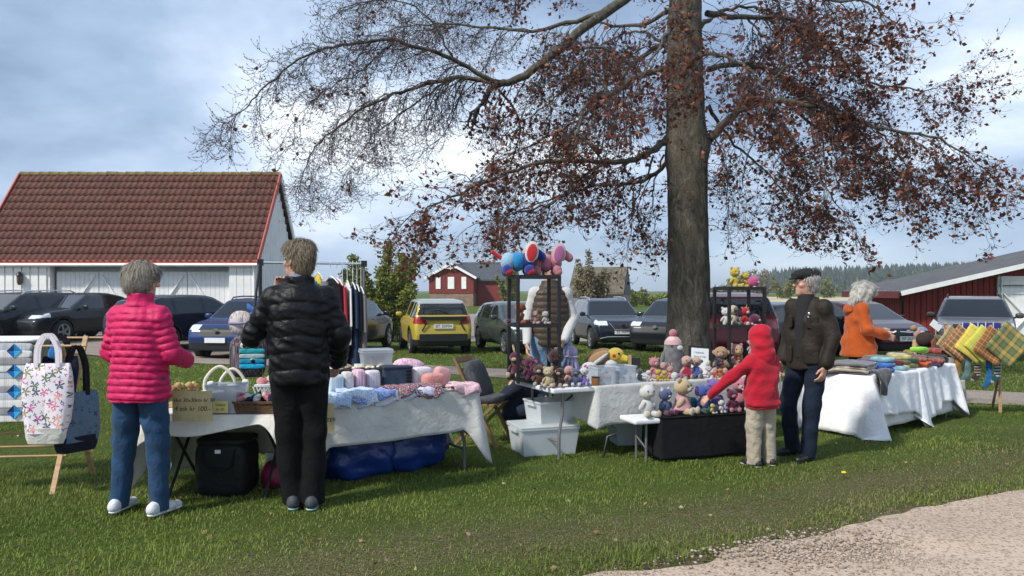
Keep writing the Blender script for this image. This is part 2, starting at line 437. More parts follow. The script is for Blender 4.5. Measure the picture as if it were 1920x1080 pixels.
def grass_ground_mat():
    m, t, b = base_mat('lawn soil and grass'); g = NT(t)
    co = g.n('ShaderNodeTexCoord').outputs['Object']
    f = g.noise(co, .9, 6, .6); f2 = g.noise(co, 14, 4, .7); f3 = g.noise(co, .12, 3)
    c = g.ramp(f, [(.3, (.058, .092, .016)), (.5, (.092, .14, .024)), (.7, (.125, .17, .034))])
    c = g.mix(g.ramp(f2, [(.35, .0), (.75, .6)]), c, (.085, .10, .030))
    c = g.mix(g.ramp(f3, [(.45, 0), (.7, .35)]), c, (.12, .125, .04))
    at_ = g.n('ShaderNodeAttribute', attribute_name='wear')
    f4 = g.noise(co, 55, 5, .8); c = g.mix(g.m('MULTIPLY', at_.outputs['Fac'], g.ramp(f2, [(.36, .15), (.58, 1.0)])), c, g.ramp(f4, [(.36, (.075, .055, .032)), (.5, (.17, .13, .078)), (.64, (.30, .25, .165))]))
    c = g.mix(g.ramp(f4, [(.40, .55), (.52, 0)]), c, (.020, .028, .008))
    g.l(c, b.inputs['Base Color']); b.inputs['Roughness'].default_value = 1; b.inputs['Specular IOR Level'].default_value = .1
    g.bump(g.m('ADD', g.noise(co, 30, 4, .7), g.noise(co, 140, 2)), .9, .03, b); return m
def gravel_mat(name, c0, c1, c2, damp=True):
    m, t, b = base_mat(name); g = NT(t)
    co = g.n('ShaderNodeTexCoord').outputs['Object']
    f = g.noise(co, 1.1, 6, .62, .4); f2 = g.noise(co, 60, 3, .8)
    v = g.n('ShaderNodeTexVoronoi'); v.inputs['Scale'].default_value = 70; g.l(co, v.inputs['Vector'])
    c = g.ramp(f, [(.28, c0), (.5, c1), (.72, c2)])
    c = g.mix(g.ramp(f2, [(.3, 0), (.8, .55)]), c, tuple(min(1, q*1.45) for q in c2))
    sc = g.n('ShaderNodeSeparateColor'); g.l(v.outputs['Color'], sc.inputs[0])
    c = g.mix(g.m('MULTIPLY', g.m('GREATER_THAN', sc.outputs[0], .72), .5), c, tuple(q*.45 for q in c0))
    g.l(c, b.inputs['Base Color']); b.inputs['Roughness'].default_value = .95; b.inputs['Specular IOR Level'].default_value = .2
    g.bump(g.m('ADD', g.m('MULTIPLY', v.outputs['Distance'], .6), g.m('MULTIPLY', g.noise(co, 9, 6, .7), 2.5)), .55, .010, b); return m
M_GR = gravel_mat('pale gravel', (.29, .215, .16), (.38, .29, .222), (.46, .365, .288))
M_YD = gravel_mat('yard gravel', (.17, .14, .115), (.235, .20, .17), (.30, .26, .22))

def axis(parts):
    o = []
    for a, b, n in parts: o += list(np.linspace(a, b, n, endpoint=False))
    return np.array(o+[parts[-1][1]])
gx = axis([(-6000, -400, 8), (-400, -60, 14), (-60, -12, 32), (-12, 14, 130), (14, 60, 30), (60, 400, 14), (400, 6000, 8)])
gy = axis([(-40, 0, 8), (0, 3, 8), (3, 12, 90), (12, 32, 60), (32, 80, 24), (80, 400, 16), (400, 7000, 10)])
GX, GY = np.meshgrid(gx, gy); Zg = gz(GX, GY)
Zg = Zg+np.where(GY < 40, .012*w2(GX, GY, 1.1), 0)*sst(3, 4.5, GY)-.02*sst(.3, -.3, edge_d(GX, GY))
nI, nJ = len(gx), len(gy); ii = np.arange(nI*nJ).reshape(nJ, nI)
Fg = np.stack([ii[:-1, :-1], ii[:-1, 1:], ii[1:, 1:], ii[1:, :-1]], -1).reshape(-1, 4)
gm = mesh_np('ground', np.stack([GX, GY, Zg], -1).reshape(-1, 3), Fg, True)
ed = edge_d(GX, GY)
wear = np.clip(0.75*np.exp(-((ed-.75-.25*w2(GX, GY, .8))/.42)**2)+.9*sst(.35, 0, ed)+.25*w2(GX, GY, 1.7)*sst(2.5, .5, ed), 0, 1)*(GY < 14)
wear = np.maximum(wear, .8*sst(1.5, .7, track_d(GX, GY)))
gm.attributes.new('wear', 'FLOAT', 'POINT').data.foreach_set('value', wear.ravel().astype(np.float32))
ground = struct(new_obj('ground', gm, grass_ground_mat()))

def strip(name, m, s0, s1, ns, nd, fn, lift):
    V = []; 
    for i in range(ns+1):
        for j in range(nd+1): V.append(fn(s0+(s1-s0)*i/ns, j/nd))
    V = np.array(V); V[:, 2] = gz(V[:, 0], V[:, 1])+lift+V[:, 2]
    F = [(i*(nd+1)+j, (i+1)*(nd+1)+j, (i+1)*(nd+1)+j+1, i*(nd+1)+j+1) for i in range(ns) for j in range(nd)]
    return struct(new_obj(name, mesh_np(name, V, F, True), m))
def road_fn(s, t):
    e = .10*float(w2(s*2.1, 3., 1.2))+.05*float(w2(s*7., 1., 1.3)); d = e-(t**1.3)*(4.6+e)
    x = .42+.887*s-.461*d; y = 4.07+.461*s+.887*d
    z = .016*sst(0, .8, -d)+.010*float(w2(x*2, y*2, 1.6))*min(1, -d*2 if d < 0 else 0)
    pot = math.exp(-(((x-2.15)/.55)**2+((y-4.42)/.17)**2)); z -= .028*pot
    return x, y, z
road = strip('gravel_road', M_GR, -9, 26, 620, 44, road_fn, .004)
def trk_fn(s, t):
    k = min(int(s), len(TRK)-2); f = s-k; a, b = TRK[k], TRK[k+1]
    p = [TRK[max(k-1, 0)], a, b, TRK[min(k+2, len(TRK)-1)]]
    def cr(i): return .5*((2*p[1][i])+(-p[0][i]+p[2][i])*f+(2*p[0][i]-5*p[1][i]+4*p[2][i]-p[3][i])*f*f+(-p[0][i]+3*p[1][i]-3*p[2][i]+p[3][i])*f**3)
    x, y = cr(0), cr(1); dx, dy = b[0]-a[0], b[1]-a[1]; L = math.hypot(dx, dy); w = (t-.5)*1.75*(1+.12*float(w2(x*2, y*2, 1.)))
    return x-dy/L*w, y+dx/L*w, .0
track = strip('gravel_track', M_YD, 0, len(TRK)-1.001, 260, 6, trk_fn, .016)
def yard_fn(s, t):
    y0 = 19.9+.35*float(w2(s, 0., .8))+max(0, s+8)*.9; return s, y0+(60-y0)*t, 0.
yard = strip('gravel_yard', M_YD, -46, -4.5, 90, 30, yard_fn, .009)
def yard2_fn(s, t):
    y0 = 29.5+.5*float(w2(s, 4., .6)); return s, y0+(66-y0)*t, 0.
yard2 = strip('gravel_drive', M_YD, -4.4, 24, 60, 24, yard2_fn, .03)
M_FLD = mat('stubble field', (.46, .39, .22), .95, .12, .05)
field = strip('stubble_field', M_FLD, 24, 130, 20, 12, lambda s, t: (s+40*t, 75+170*t, 0.), .06)

# ================================================================ white garage with tiled roof
M_WH = mat('white painted timber', (.80, .80, .78), .6, .06, 3, .15, 40)
M_WH2 = mat('white painted door', (.76, .77, .76), .55, .05, 2, .1, 30)
M_RED = mat('salmon red painted trim', (.42, .085, .06), .6, .1, 4)
M_TILE = None
def tile_mat():
    m, t, b = base_mat('clay roof tile'); g = NT(t)
    oi = g.n('ShaderNodeObjectInfo').outputs['Random']; co = g.n('ShaderNodeTexCoord').outputs['Object']
    geo = g.n('ShaderNodeNewGeometry').outputs['Position']
    c = g.ramp(g.m('FRACT', g.m('ADD', oi, g.noise(geo, 3.1, 2))), [(0, (.098, .034, .023)), (.5, (.112, .039, .027)), (1, (.13, .048, .033))])
    c = g.mix(g.ramp(g.noise(geo, .9, 6, .7), [(.45, 0), (.75, .40)]), c, (.095, .055, .040))
    c = g.mix(g.ramp(g.noise(geo, 22, 3, .8), [(.62, 0), (.75, .45)]), c, (.20, .16, .09))
    g.l(c, b.inputs['Base Color']); b.inputs['Roughness'].default_value = .85
    g.bump(g.noise(geo, 60, 3), .4, .01, b); return m
M_TILE = tile_mat()
GX0, GX1, GYW, GYE, GYR, GZE, GZR = -18.55, -8.75, 27.0, 26.6, 29.2, 2.50, 5.86
gar = thing('garage', 'white timber garage with brown-red clay tile roof and salmon red trim', 'garage', (GX0, GYW, 0))
def GB(mb): # world coords to the garage's own frame
    mb.v = [(x-GX0, y-GYW, z) for x, y, z in mb.v]; return mb
GB(MB().box(((GX0+GX1)/2, 29.6, 1.25), (GX1-GX0-.3, 4.6, 2.5))).build('wall', M_WH, gar)
# gable end facing right, and its twin
for X in (GX1-.16, GX0+.16):
    g_ = GB(MB().prism([(GYW+.02, .06), (GYW+.02, 2.62), (GYR, 5.66), (2*GYR-GYW-.02, 2.62), (2*GYR-GYW-.02, .06)], X-.02, X+.02, 'x')).build('gable_wall', M_WH2, gar)
for i in range(22):
    y = GYW+.1+i*.2; zt = 5.62-abs(y-GYR)*1.385
    if y < 2*GYR-GYW-.05: GB(MB().box((GX1-.125, y, (zt+.1)/2), (.022, .165, zt-.1))).build('board', M_WH2, gar)
# boards at both ends of the front
xs = [(-18.2+.29*i) for i in range(8)]+[(-9.62+.25*i) for i in range(4)]
bm_ = GB(MB().box((0+GX0, 0+GYW, 0), (.235, .03, 2.3))).mesh('board')
for x in xs:
    o = new_obj('board', bm_, M_WH, gar); o.location = (x-GX0, -.335, 1.2)
GB(MB().box((-17.15, GYW-.16, 1.22), (2.4, .3, 2.35))).build('wall', M_WH, gar)
GB(MB().box((-9.27, GYW-.16, 1.22), (1.0, .3, 2.35))).build('wall', M_WH, gar)
# two pairs of doors with frames and diagonal braces
for a, b in ((-15.85, -12.9), (-12.75, -9.85)):
    for l, r_, sgn in ((a, (a+b)/2-.01, 1), ((a+b)/2+.01, b, -1)):
        d = GB(MB().box(((l+r_)/2, GYW+.10-.15, 1.1), (r_-l, .05, 2.12))).build('door', M_WH2, gar)
        for k in range(9):
            x = l+(k+.5)*(r_-l)/9
            GB(MB().box((x, GYW-.083, 1.1), ((r_-l)/9-.012, .012, 2.06))).build('plank', M_WH2, d)
        GB(MB().bar((l+.1, GYW-.10, .2), (r_-.1, GYW-.10, 2.05), .035, .10, (0, 1, 0))).build('brace', M_WH, d) if sgn > 0 else \
        GB(MB().bar((r_-.1, GYW-.10, .2), (l+.1, GYW-.10, 2.05), .035, .10, (0, 1, 0))).build('brace', M_WH, d)
    GB(MB().box((b+.075, GYW-.09, 1.2), (.13, .09, 2.3))).build('door_post', M_WH, gar)
# roof underlay, tiles, ridge, verge boards, fascia, gutter, downpipe
M_DK = mat('dark underlay', (.05, .03, .025), .9)
rm = MB()
for y0, z0, y1, z1 in ((GYE, GZE, GYR, GZR), (2*GYR-GYE, GZE, GYR, GZR)):
    rm.add([(GX0, y0, z0), (GX1, y0, z0), (GX1, y1, z1), (GX0, y1, z1), (GX0, y0, z0-.12), (GX1, y0, z0-.12), (GX1, y1, z1-.12), (GX0, y1, z1-.12)],
           [(0, 1, 2, 3), (4, 5, 6, 7), (0, 1, 5, 4), (1, 2, 6, 5), (0, 3, 7, 4)])
roof = GB(rm).build('roof', M_DK, gar)
nc, nr = 44, 12; tw = (GX1-GX0-.12)/nc; sl = math.hypot(GYR-GYE, GZR-GZE); th = math.atan2(GZR-GZE, GYR-GYE); tl = sl/nr
prof = [(-.5, .010), (-.36, .034), (-.2, .042), (-.05, .026), (.08, .006), (.28, .0), (.5, .012)]
V = []; 
for k, (dy, dz) in enumerate(((-.035, .050), (tl+.0, .012), (-.035, .026))):
    for u, h in prof: V.append((u*(tw+.012), dy, dz+h))
n_ = len(prof); F = [(i, i+1, n_+i+1, n_+i) for i in range(n_-1)]+[(2*n_+i, 2*n_+i+1, i+1, i) for i in range(n_-1)]
tile_me = mesh_np('tile', V, F, True); tile_me.materials.append(M_TILE)
allt = [(r, c) for r in range(nr) for c in range(nc)]
near = set(sorted(allt, key=lambda q: (q[0] > 6, -q[1] if q[0] <= 6 else 0))[:300])
restV, restF = [], []; Mrot = np.array(Matrix.Rotation(th, 3, 'X')); Vt = np.array(V)
for r, c in allt:
    p = np.array((GX0+.06+tw*(c+.5)-GX0, GYE+math.cos(th)*tl*r-GYW, GZE+math.sin(th)*tl*r+.0))
    j = np.array((random.uniform(-.006, .006), 0, random.uniform(-.004, .006)))
    if (r, c) in near:
        o = new_obj('tile', tile_me, None, roof); o.location = p+j; o.rotation_euler = (th, 0, random.uniform(-.012, .012))
    else:
        b = len(restV)*len(V) if False else sum(len(q) for q in restV); restV.append(Vt@Mrot.T+p+j); restF += [tuple(b+i for i in f) for f in F]
# the back slope's tiles too
for r in range(nr):
    for c in range(nc):
        p = np.array((GX0+.06+tw*(c+.5)-GX0, 2*GYR-GYE-math.cos(th)*tl*r-GYW, GZE+math.sin(th)*tl*r))
        b = sum(len(q) for q in restV[-1:])  # placeholder to keep order
        b = len(restV)*len(V); q = Vt*np.array([1, -1, 1]); M2 = np.array(Matrix.Rotation(-th, 3, 'X'))
        restV.append(q@M2.T+p); restF += [tuple(b+i for i in f[::-1]) for f in F]
stuff(new_obj('roof_tiles', mesh_np('roof_tiles', np.concatenate(restV), restF, True), M_TILE, roof))
M_RIDGE = mat('mossy ridge tile', (.17, .115, .05), .95, .35, 6, .5, 50)
rg = MB(); rg.tube([(-.19, 0, 0), (.19, 0, 0)], .105, 10); rme = rg.mesh('ridge_tile'); rme.materials.append(M_RIDGE)
for i in range(27):
    o = new_obj('ridge_tile', rme, None, roof); o.location = (.2+i*.362, GYR-GYW, GZR+.03+random.uniform(-.012, .012)); o.rotation_euler = (0, random.uniform(.02, .05), 0)
for X in (GX0-.02, GX1+.02):
    for sg in (1, -1):
        ye = GYE-.06 if sg > 0 else 2*GYR-GYE+.06
        GB(MB().bar((X, ye, GZE-.07), (X, GYR, GZR+.02), .05, .2, (1, 0, 0) if False else (0, 0, 1))).build('verge_board', M_RED if sg > 0 else M_WH2, gar)
GB(MB().box(((GX0+GX1)/2, GYE-.045, GZE-.015), (GX1-GX0, .03, .15))).build('fascia', M_RED, gar)
gt = MB()
gt.tube([(GX0-.05, GYE-.11, GZE-.115), (GX1+.06, GYE-.11, GZE-.115)], .055, 10); GB(gt).build('gutter', M_WH, gar)
GB(MB().tube([(GX1-.12, GYE-.10, GZE-.14), (GX1-.12, GYE-.02, GZE-.30), (GX1-.12, GYW-.38, GZE-.45), (GX1-.12, GYW-.38, .1)], .042, 8)).build('downpipe', M_WH, gar)
lan = thing('wall_lantern', 'black wall lantern on the white boards of the garage front', 'lantern', (-16.9, 26.63, 1.72))
M_BLK = mat('black metal', (.012, .012, .013), .45, .1)
MB().loft([(0, 0, -.1, .05, .05), (.04, 0, -.1, .085, .085), (.30, 0, -.1, .1, .1)], 6).build('glass_body', mat('lantern glass', (.10, .09, .07), .15, .1), lan)
MB().loft([(.30, 0, -.1, .13, .13), (.36, 0, -.1, .11, .11), (.43, 0, -.1, .03, .03)], 6).loft([(-.03, 0, -.1, .02, .02), (.0, 0, -.1, .09, .09)], 6).build('cap', M_BLK, lan)
MB().bar((0, 0, .2), (0, -.12, .02), .03).bar((0, .02, .05), (0, .02, .35), .05).build('bracket', M_BLK, lan)

# ================================================================ red barn on the right
M_BARN = mat('falun red boards', (.22, .026, .020), .85, .18, 5, .3, 60, stretch=(1, 1, .15))
M_BARND = mat('red brown eave boards', (.10, .020, .018), .85, .15, 4)
M_METAL = mat('dark sheet roof', (.16, .165, .175), .45, .1, 2, metal=.1)
BX, BY0, BY1, BZ0, BZE, SLP = 13.75, 27.0, 30.4, -.45, 1.50, math.tan(R(12.5))
barn = thing('red_barn', 'low red boarded barn with dark sheet roof and white cross-braced door', 'barn', (BX, BY0, BZ0))
def LB(mb): mb.v = [(x-BX, y-BY0, z-BZ0) for x, y, z in mb.v]; return mb
XR = 21.5; zr = BZE+(XR-BX)*SLP
LB(MB().prism([(BX+.05, BZ0+.02), (BX+.05, BZE-.05), (XR, zr-.05), (2*XR-BX-.05, BZE-.05), (2*XR-BX-.05, BZ0+.02)], BY0+.04, BY1-.04, 'y')).build('wall', M_BARN, barn)
for i in range(46):
    x = BX+.02+i*.2
    if 16.85 < x < 20.6: continue
    zt = BZE+(x-BX)*SLP-.10 if x < XR else zr-(x-XR)*SLP-.1
    LB(MB().box((x, BY0+.02, (zt+BZ0+.1)/2), (.17, .035, zt-BZ0-.1))).build('board', M_BARN, barn)
sb = LB(MB().box((BX, BY0, BZ0), (.04, .15, BZE-BZ0-.1))).mesh('board')
for i in range(18):
    o = new_obj('board', sb, M_BARN, barn); o.location = (.0, .12+i*.185, (BZE-BZ0)/2)
rb = MB()
for s_ in (1, -1):
    f = (lambda x: x) if s_ > 0 else (lambda x: 2*XR-x)
    z0 = BZE-.5*SLP+.03
    rb.add([(f(BX-.5), BY0-.55, z0), (f(XR), BY0-.55, zr+.03), (f(XR), BY1+.6, zr+.03), (f(BX-.5), BY1+.6, z0)]+[(f(BX-.5), BY0-.55, z0+.07), (f(XR), BY0-.55, zr+.10), (f(XR), BY1+.6, zr+.10), (f(BX-.5), BY1+.6, z0+.07)],
           [(0, 1, 2, 3), (4, 5, 6, 7), (0, 1, 5, 4), (2, 3, 7, 6), (0, 3, 7, 4)])
rf = LB(rb).build('roof', M_METAL, barn)
for i in range(16):
    y = BY0-.45+i*.29
    LB(MB().bar((BX-.5, y, BZE-.5*SLP+.115), (XR, y, zr+.115), .035, .03)).build('standing_seam', M_METAL, rf)
LB(MB().bar((BX-.45, BY0-.585, BZE-.5*SLP+.02), (XR, BY0-.585, zr+.03), .035, .16)).build('barge_board', M_WH, barn)
LB(MB().bar((XR, BY0-.585, zr+.03), (2*XR-BX+.45, BY0-.585, BZE-.5*SLP+.02), .035, .16)).build('barge_board', M_WH, barn)
LB(MB().box((BX-.53, (BY0+BY1)/2, BZE-.5*SLP-.03), (.05, BY1-BY0+1.1, .24))).build('eave_board', M_BARND, barn)
LB(MB().box((BX-.25, (BY0+BY1)/2, BZE-.16), (.5, BY1-BY0+1.1, .03))).build('soffit', M_BARND, barn)
LB(MB().tube([(BX-.42, BY0-.3, BZE-.22), (BX-.10, BY0+.05, BZE-.40), (BX-.06, BY0+.08, BZ0+.1)], .05, 8)).build('downpipe', M_BLK, barn)
wd = thing('barn_door', 'white barn door with diagonal cross braces and black strap hinge', 'door', (16.9, BY0-.06, BZ0+.05)); 
MB().box((1.9, 0, 1.2), (3.8, .05, 2.4)).build('panel', M_WH, wd)
for k in range(19): MB().box((.1+k*.2, -.03, 1.2), (.19, .014, 2.34)).build('plank', M_WH, wd)
for a, b in (((.0, -.05, 2.33), (3.8, -.05, 2.33)), ((0, -.05, 1.86), (3.8, -.05, 1.86)), ((0, -.05, .10), (3.8, -.05, .10)), ((.08, -.062, 0), (.08, -.062, 2.4))):
    MB().bar(a, b, .03, .15).build('rail', M_WH, wd)
for a, b in (((.15, -.07, .15), (1.75, -.07, 1.8)), ((.15, -.085, 1.8), (1.75, -.085, .15)), ((1.9, -.07, .15), (3.6, -.07, 1.8))):
    MB().bar(a, b, .025, .12, (0, 1, 0)).build('brace', M_WH, wd)
MB().bar((.0, -.1, 2.08), (.95, -.1, 2.08), .02, .03).build('hinge', M_BLK, wd)
LB(MB().box((18.6, BY0-.16, BZ0+.02), (4.2, .5, .16))).build('concrete_sill', mat('concrete', (.38, .36, .34), .9), barn)

# ================================================================ houses in the distance
M_HR = mat('far red boards', (.17, .026, .022), .85, .1, 1); M_SL = mat('slate roof', (.055, .062, .075), .6, .2, 2)
M_ST = mat('house plinth stone', (.23, .155, .11), .9, .25, 1.5)
h1 = gat(846, 100); h1.z = -.75
ho = thing('red_house', 'distant red house with white gable trim and slate roof', 'house', h1, R(-9))
MB().prism([(-2.9, 0), (-2.9, 1.9), (2.9, 1.9), (2.9, 0)], 0, 8, 'y').build('plinth', M_ST, ho)
MB().prism([(-2.95, 1.9), (-2.95, 4.0), (0, 5.55), (2.95, 4.0), (2.95, 1.9)], -.06, 8, 'y').build('wall', M_HR, ho)
MB().box((5.3, 5, 1.9), (4.6, 6, 3.8)).build('side_wing', M_HR, ho)
MB().prism([(-3.4, 3.75), (0, 5.62), (3.4, 3.75), (3.4, 3.95), (0, 5.85), (-3.4, 3.95)], -.4, 8.4, 'y').build('roof', M_SL, ho)
MB().prism([(1.6, 3.7), (5.0, 6.1), (8.2, 3.7), (8.2, 3.5), (1.6, 3.5)], 0, 7.8, 'x').build('wing_roof', M_SL, ho)
MB().bar((-3.4, -.45, 3.85), (0, -.45, 5.72), .06, .3).bar((0, -.45, 5.72), (3.4, -.45, 3.85), .06, .3).bar((-.7, -.44, 5.15), (.7, -.44, 5.15), .06, .12).bar((0, -.44, 5.6), (0, -.44, 4.95), .12, .06).build('gable_trim', M_WH, ho)
for x in (-1.7, 0, 1.7):
    w_ = .62 if x else .85
    MB().box((x, -.1, 3.25), (w_, .1, 1.55)).build('window', M_WH, ho)
h2 = gat(1118, 62); h2.z = -.6
ho = thing('grey_house', 'weathered house with lichen-brown tiled roof behind the parked cars', 'house', h2, R(-14))
MB().box((0, 4, 1.3), (5.4, 7, 2.6)).build('wall', mat('weathered grey wall', (.20, .19, .18), .9, .15, 1), ho)
MB().prism([(.2, 2.4), (3.9, 5.0), (7.6, 2.4), (7.6, 2.2), (.2, 2.2)], -2.9, 2.72, 'x').build('roof', mat('lichen roof', (.115, .10, .072), .95, .3, 1.2, .5, 9), ho)
MB().prism([(.3, 2.25), (3.9, 4.9), (7.5, 2.25)], 2.73, 2.80, 'x').build('gable_wall', mat('dark grey gable boards', (.085, .09, .10), .8, .1, 2), ho)
ho.scale = (.80, .80, .82)

# ================================================================ hills and the far wood
def hill(name, m, pts, D, depth, base=-3):
    """ridge given as picture columns and heights at its own distance"""
    P = [((x-960)/FPX*D, CH-(y-HY)/FPX*D) for x, y in pts]; X = np.linspace(P[0][0], P[-1][0], 160)
    Z = np.interp(X, [p[0] for p in P], [p[1] for p in P])+w2(X/D*9, X*0, 3.)*D*.0012
    V = []; n = 14
    for j in range(n+1):
        t = j/n; pr = math.sin(t*PI/2)**1.3 if t <= 1 else 1
        for x, z in zip(X, Z): V.append((x*(1-.18*(1-t)*0), D-depth*(1-t)+w2(x/D*20, t*3., 2.)*depth*.04, base+(z-base)*pr))
    nn = len(X); V += [(x, D+depth*.8, base) for x in X]; n += 1
    F = [(j*nn+i, j*nn+i+1, (j+1)*nn+i+1, (j+1)*nn+i) for j in range(n) for i in range(nn-1)]
    return struct(new_obj(name, mesh_np(name, V, F, True), m)), X, Z
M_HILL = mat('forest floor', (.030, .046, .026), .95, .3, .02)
hill('far_hill', mat('haze-blue wooded hill', (.040, .062, .075), .95, .2, .004), [(-2600, 548), (-600, 546), (300, 545), (700, 548), (1100, 553), (1180, 552), (1235, 546), (1300, 545), (1400, 550), (2300, 540), (4000, 546)], 5200, 1500)  # the blue of distant haze is put into this hill's colour
hl, HX, HZ = hill('forest_hill', M_HILL, [(1240, 562), (1330, 552), (1400, 530), (1450, 518), (1560, 515), (1700, 508), (1800, 507), (2050, 500), (2600, 515), (3200, 550)], 900, 380)
def conifers(n=5200):
    V = []; F = []
    k = 6
    for _ in range(n):
        x = random.uniform(HX[4], HX[-8]); t = random.random()**.6; pr = math.sin(t*PI/2)**1.3
        z = -3+(np.interp(x, HX, HZ)+3)*pr; y = 900-380*(1-t)+random.uniform(-4, 4); h = random.uniform(6, 12); r = h*random.uniform(.17, .27)
        if random.random() < .16: h *= .8; r *= 1.7
        b = len(V)
        for lv, (zz_, rr) in enumerate(((.08, 1), (.45, .62), (.42, .8), (.75, .3))):
            for i in range(k):
                a = 2*PI*i/k+random.uniform(-.3, .3); q = rr*r*random.uniform(.7, 1.2); V.append((x+q*math.cos(a), y+q*math.sin(a), z+h*zz_*random.uniform(.92, 1.08)))
        V.append((x, y, z+h))
        for l0, l1 in ((0, 1), (2, 3)):
            for i in range(k): F.append((b+l0*k+i, b+l0*k+(i+1) % k, b+l1*k+(i+1) % k, b+l1*k+i))
        for i in range(k): F.append((b+3*k+i, b+3*k+(i+1) % k, b+4*k, b+4*k))
    me = bpy.data.meshes.new('forest'); me.from_pydata(V, [], [f if f[2] != f[3] else f[:3] for f in F]); me.update(); return me
def forest_mat():
    m, t, b = base_mat('conifer wood'); g = NT(t); geo = g.n('ShaderNodeNewGeometry')
    c = g.ramp(g.n('ShaderNodeNewGeometry').outputs['Random Per Island'], [(0, (.016, .030, .018)), (.6, (.030, .050, .026)), (.85, (.058, .07, .034)), (1, (.085, .085, .05))])
    g.l(c, b.inputs['Base Color']); b.inputs['Roughness'].default_value = 1; b.inputs['Specular IOR Level'].default_value = .1; return m
stuff(new_obj('forest', conifers(), forest_mat()))

# ================================================================ bushes behind the stalls
def leaf_cloud(name, m, P, size, parent=None, aspect=.6, seed=1, up=.2):
    """a leaf (folded quad, two triangles each side) at every point"""
    rg = np.random.default_rng(seed); P = np.asarray(P); n = len(P)
    d = rg.normal(size=(n, 3)); d[:, 2] = d[:, 2]*.7-up; d /= np.linalg.norm(d, axis=1, keepdims=True)
    q = rg.normal(size=(n, 3)); w = np.cross(d, q); w /= np.linalg.norm(w, axis=1, keepdims=True); nrm = np.cross(w, d)
    s = (size*rg.uniform(.6, 1.25, n))[:, None]
    V = np.stack([P, P+d*s*.5+w*s*aspect*.5+nrm*s*.12, P+d*s, P+d*s*.5-w*s*aspect*.5+nrm*s*.12], 1).reshape(-1, 3)
    b = np.arange(n)[:, None]*4; F = np.concatenate([b+np.array([[0, 1, 2]]), b+np.array([[0, 2, 3]])], 1).reshape(-1, 3)
    return new_obj(name, mesh_np(name, V, F), m, parent)
def leaf_mat(name, stops, tr=.25):
    m, t, b = base_mat(name); g = NT(t)
    c = g.ramp(g.n('ShaderNodeNewGeometry').outputs['Random Per Island'], stops)
    g.l(c, b.inputs['Base Color']); b.inputs['Roughness'].default_value = .6; b.inputs['Specular IOR Level'].default_value = .3
    ts = g.n('ShaderNodeBsdfTranslucent'); g.l(c, ts.inputs['Color']); mx_ = g.n('ShaderNodeMixShader'); mx_.inputs[0].default_value = tr
    g.l(b.outputs[0], mx_.inputs[1]); g.l(ts.outputs[0], mx_.inputs[2])
    out = [q for q in t.nodes if q.type == 'OUTPUT_MATERIAL'][0]; g.l(mx_.outputs[0], out.inputs[0]); return m
M_BARK2 = mat('bush stems', (.10, .075, .05), .9, .3, 20)
def bush(name, label, cat, base, h, w, n, m, size, seed, stems=14, top=.55, spread=.8):
    rg = np.random.default_rng(seed); t = thing(name, label, cat, base); mb = MB(); pts = []
    for i in range(stems):
        a = rg.uniform(0, 2*PI); r0 = rg.uniform(0, .3)*w*.4; L = h*rg.uniform(top, 1.0)*(1-.25*abs(math.cos(a))*spread); out = rg.uniform(.1, .5)*w*spread
        P = [Vector((math.cos(a)*(r0+out*(s**1.3))+rg.normal()*.04*s, math.sin(a)*(r0+out*s**1.3)*.7+rg.normal()*.04*s, L*s)) for s in np.linspace(0, 1, 7)]
        mb.tube(P, [.03*(1-.8*s)*(h/3.4) for s in np.linspace(0, 1, 7)], 5, False)
        for _ in range(n//stems):
            s = rg.uniform(.08, 1)**.8; k = min(int(s*6), 5); p = P[k].lerp(P[k+1], s*6-k); rr = (.10+.34*(1-s)**.4*rg.uniform(.2, 1))*w*.34
            v = rg.normal(size=3); v /= np.linalg.norm(v); pts.append(np.array(p)+v*rr*rg.uniform(.1, 1)**.6*np.array([1, 1, .9]))
    mb.build('stem', M_BARK2, t); pts = np.array(pts); pts[:, 2] = np.clip(pts[:, 2], .03, None)
    leaf_cloud('crown', m, pts, size, t, .62, seed); return t
LG1 = leaf_mat('fresh bush leaves', [(0, (.09, .13, .026)), (.5, (.19, .23, .045)), (.85, (.29, .30, .07)), (1, (.36, .32, .11))], .3)
LG2 = leaf_mat('pale willow leaves', [(0, (.13, .15, .05)), (1, (.24, .25, .09))], .3)
LG3 = leaf_mat('brown willow twigs', [(0, (.16, .14, .08)), (1, (.27, .24, .15))], .2)
bush('leafy_bush', 'tall yellow-green leafy bush beside the clothes rail and gold car', 'bush', gat(716, 30), 4.0, 4.5, 40000, LG1, .14, 3, 30, .5, .85)
bush('leafy_bush', 'lower dense green bush at the foot of the tall bush by the gold car', 'bush', gat(676, 29), 2.1, 2.6, 4200, LG1, .10, 4, 14)
bush('willow_tree', 'pale spring-green tree beyond the black shelf and grey-green car', 'tree', gat(955, 70), 4.6, 3.4, 3200, LG2, .24, 5, 14)
bush('willow_tree', 'bare beige weeping tree in front of the lichen-brown roof', 'tree', gat(1106, 52), 4.9, 4.0, 9000, LG3, .20, 6, 16)
FT = ('lower olive tree beside the shorter black shelf, at the edge of the stubble field', 'tallest pale tree of the row along the stubble field', 'broad beige tree standing over the stubble field behind the flat-capped man', 'olive tree next to the broad beige one above the stubble field', 'last small beige tree before the red barn', 'low olive bush nearest the trunk in the row along the stubble field')
for i, (x, D, h, w) in enumerate(((1390, 160, 6, 8), (1425, 175, 8, 9), (1470, 190, 6.5, 10), (1515, 200, 7, 10), (1552, 210, 6, 9), (1352, 150, 4, 8))):
    bush('field_tree', FT[i], 'tree', gat(x, D), h, w, 1500, LG3 if i % 2 else LG2, .6, 20+i, 10).__setitem__('group', 'trees along the stubble field')
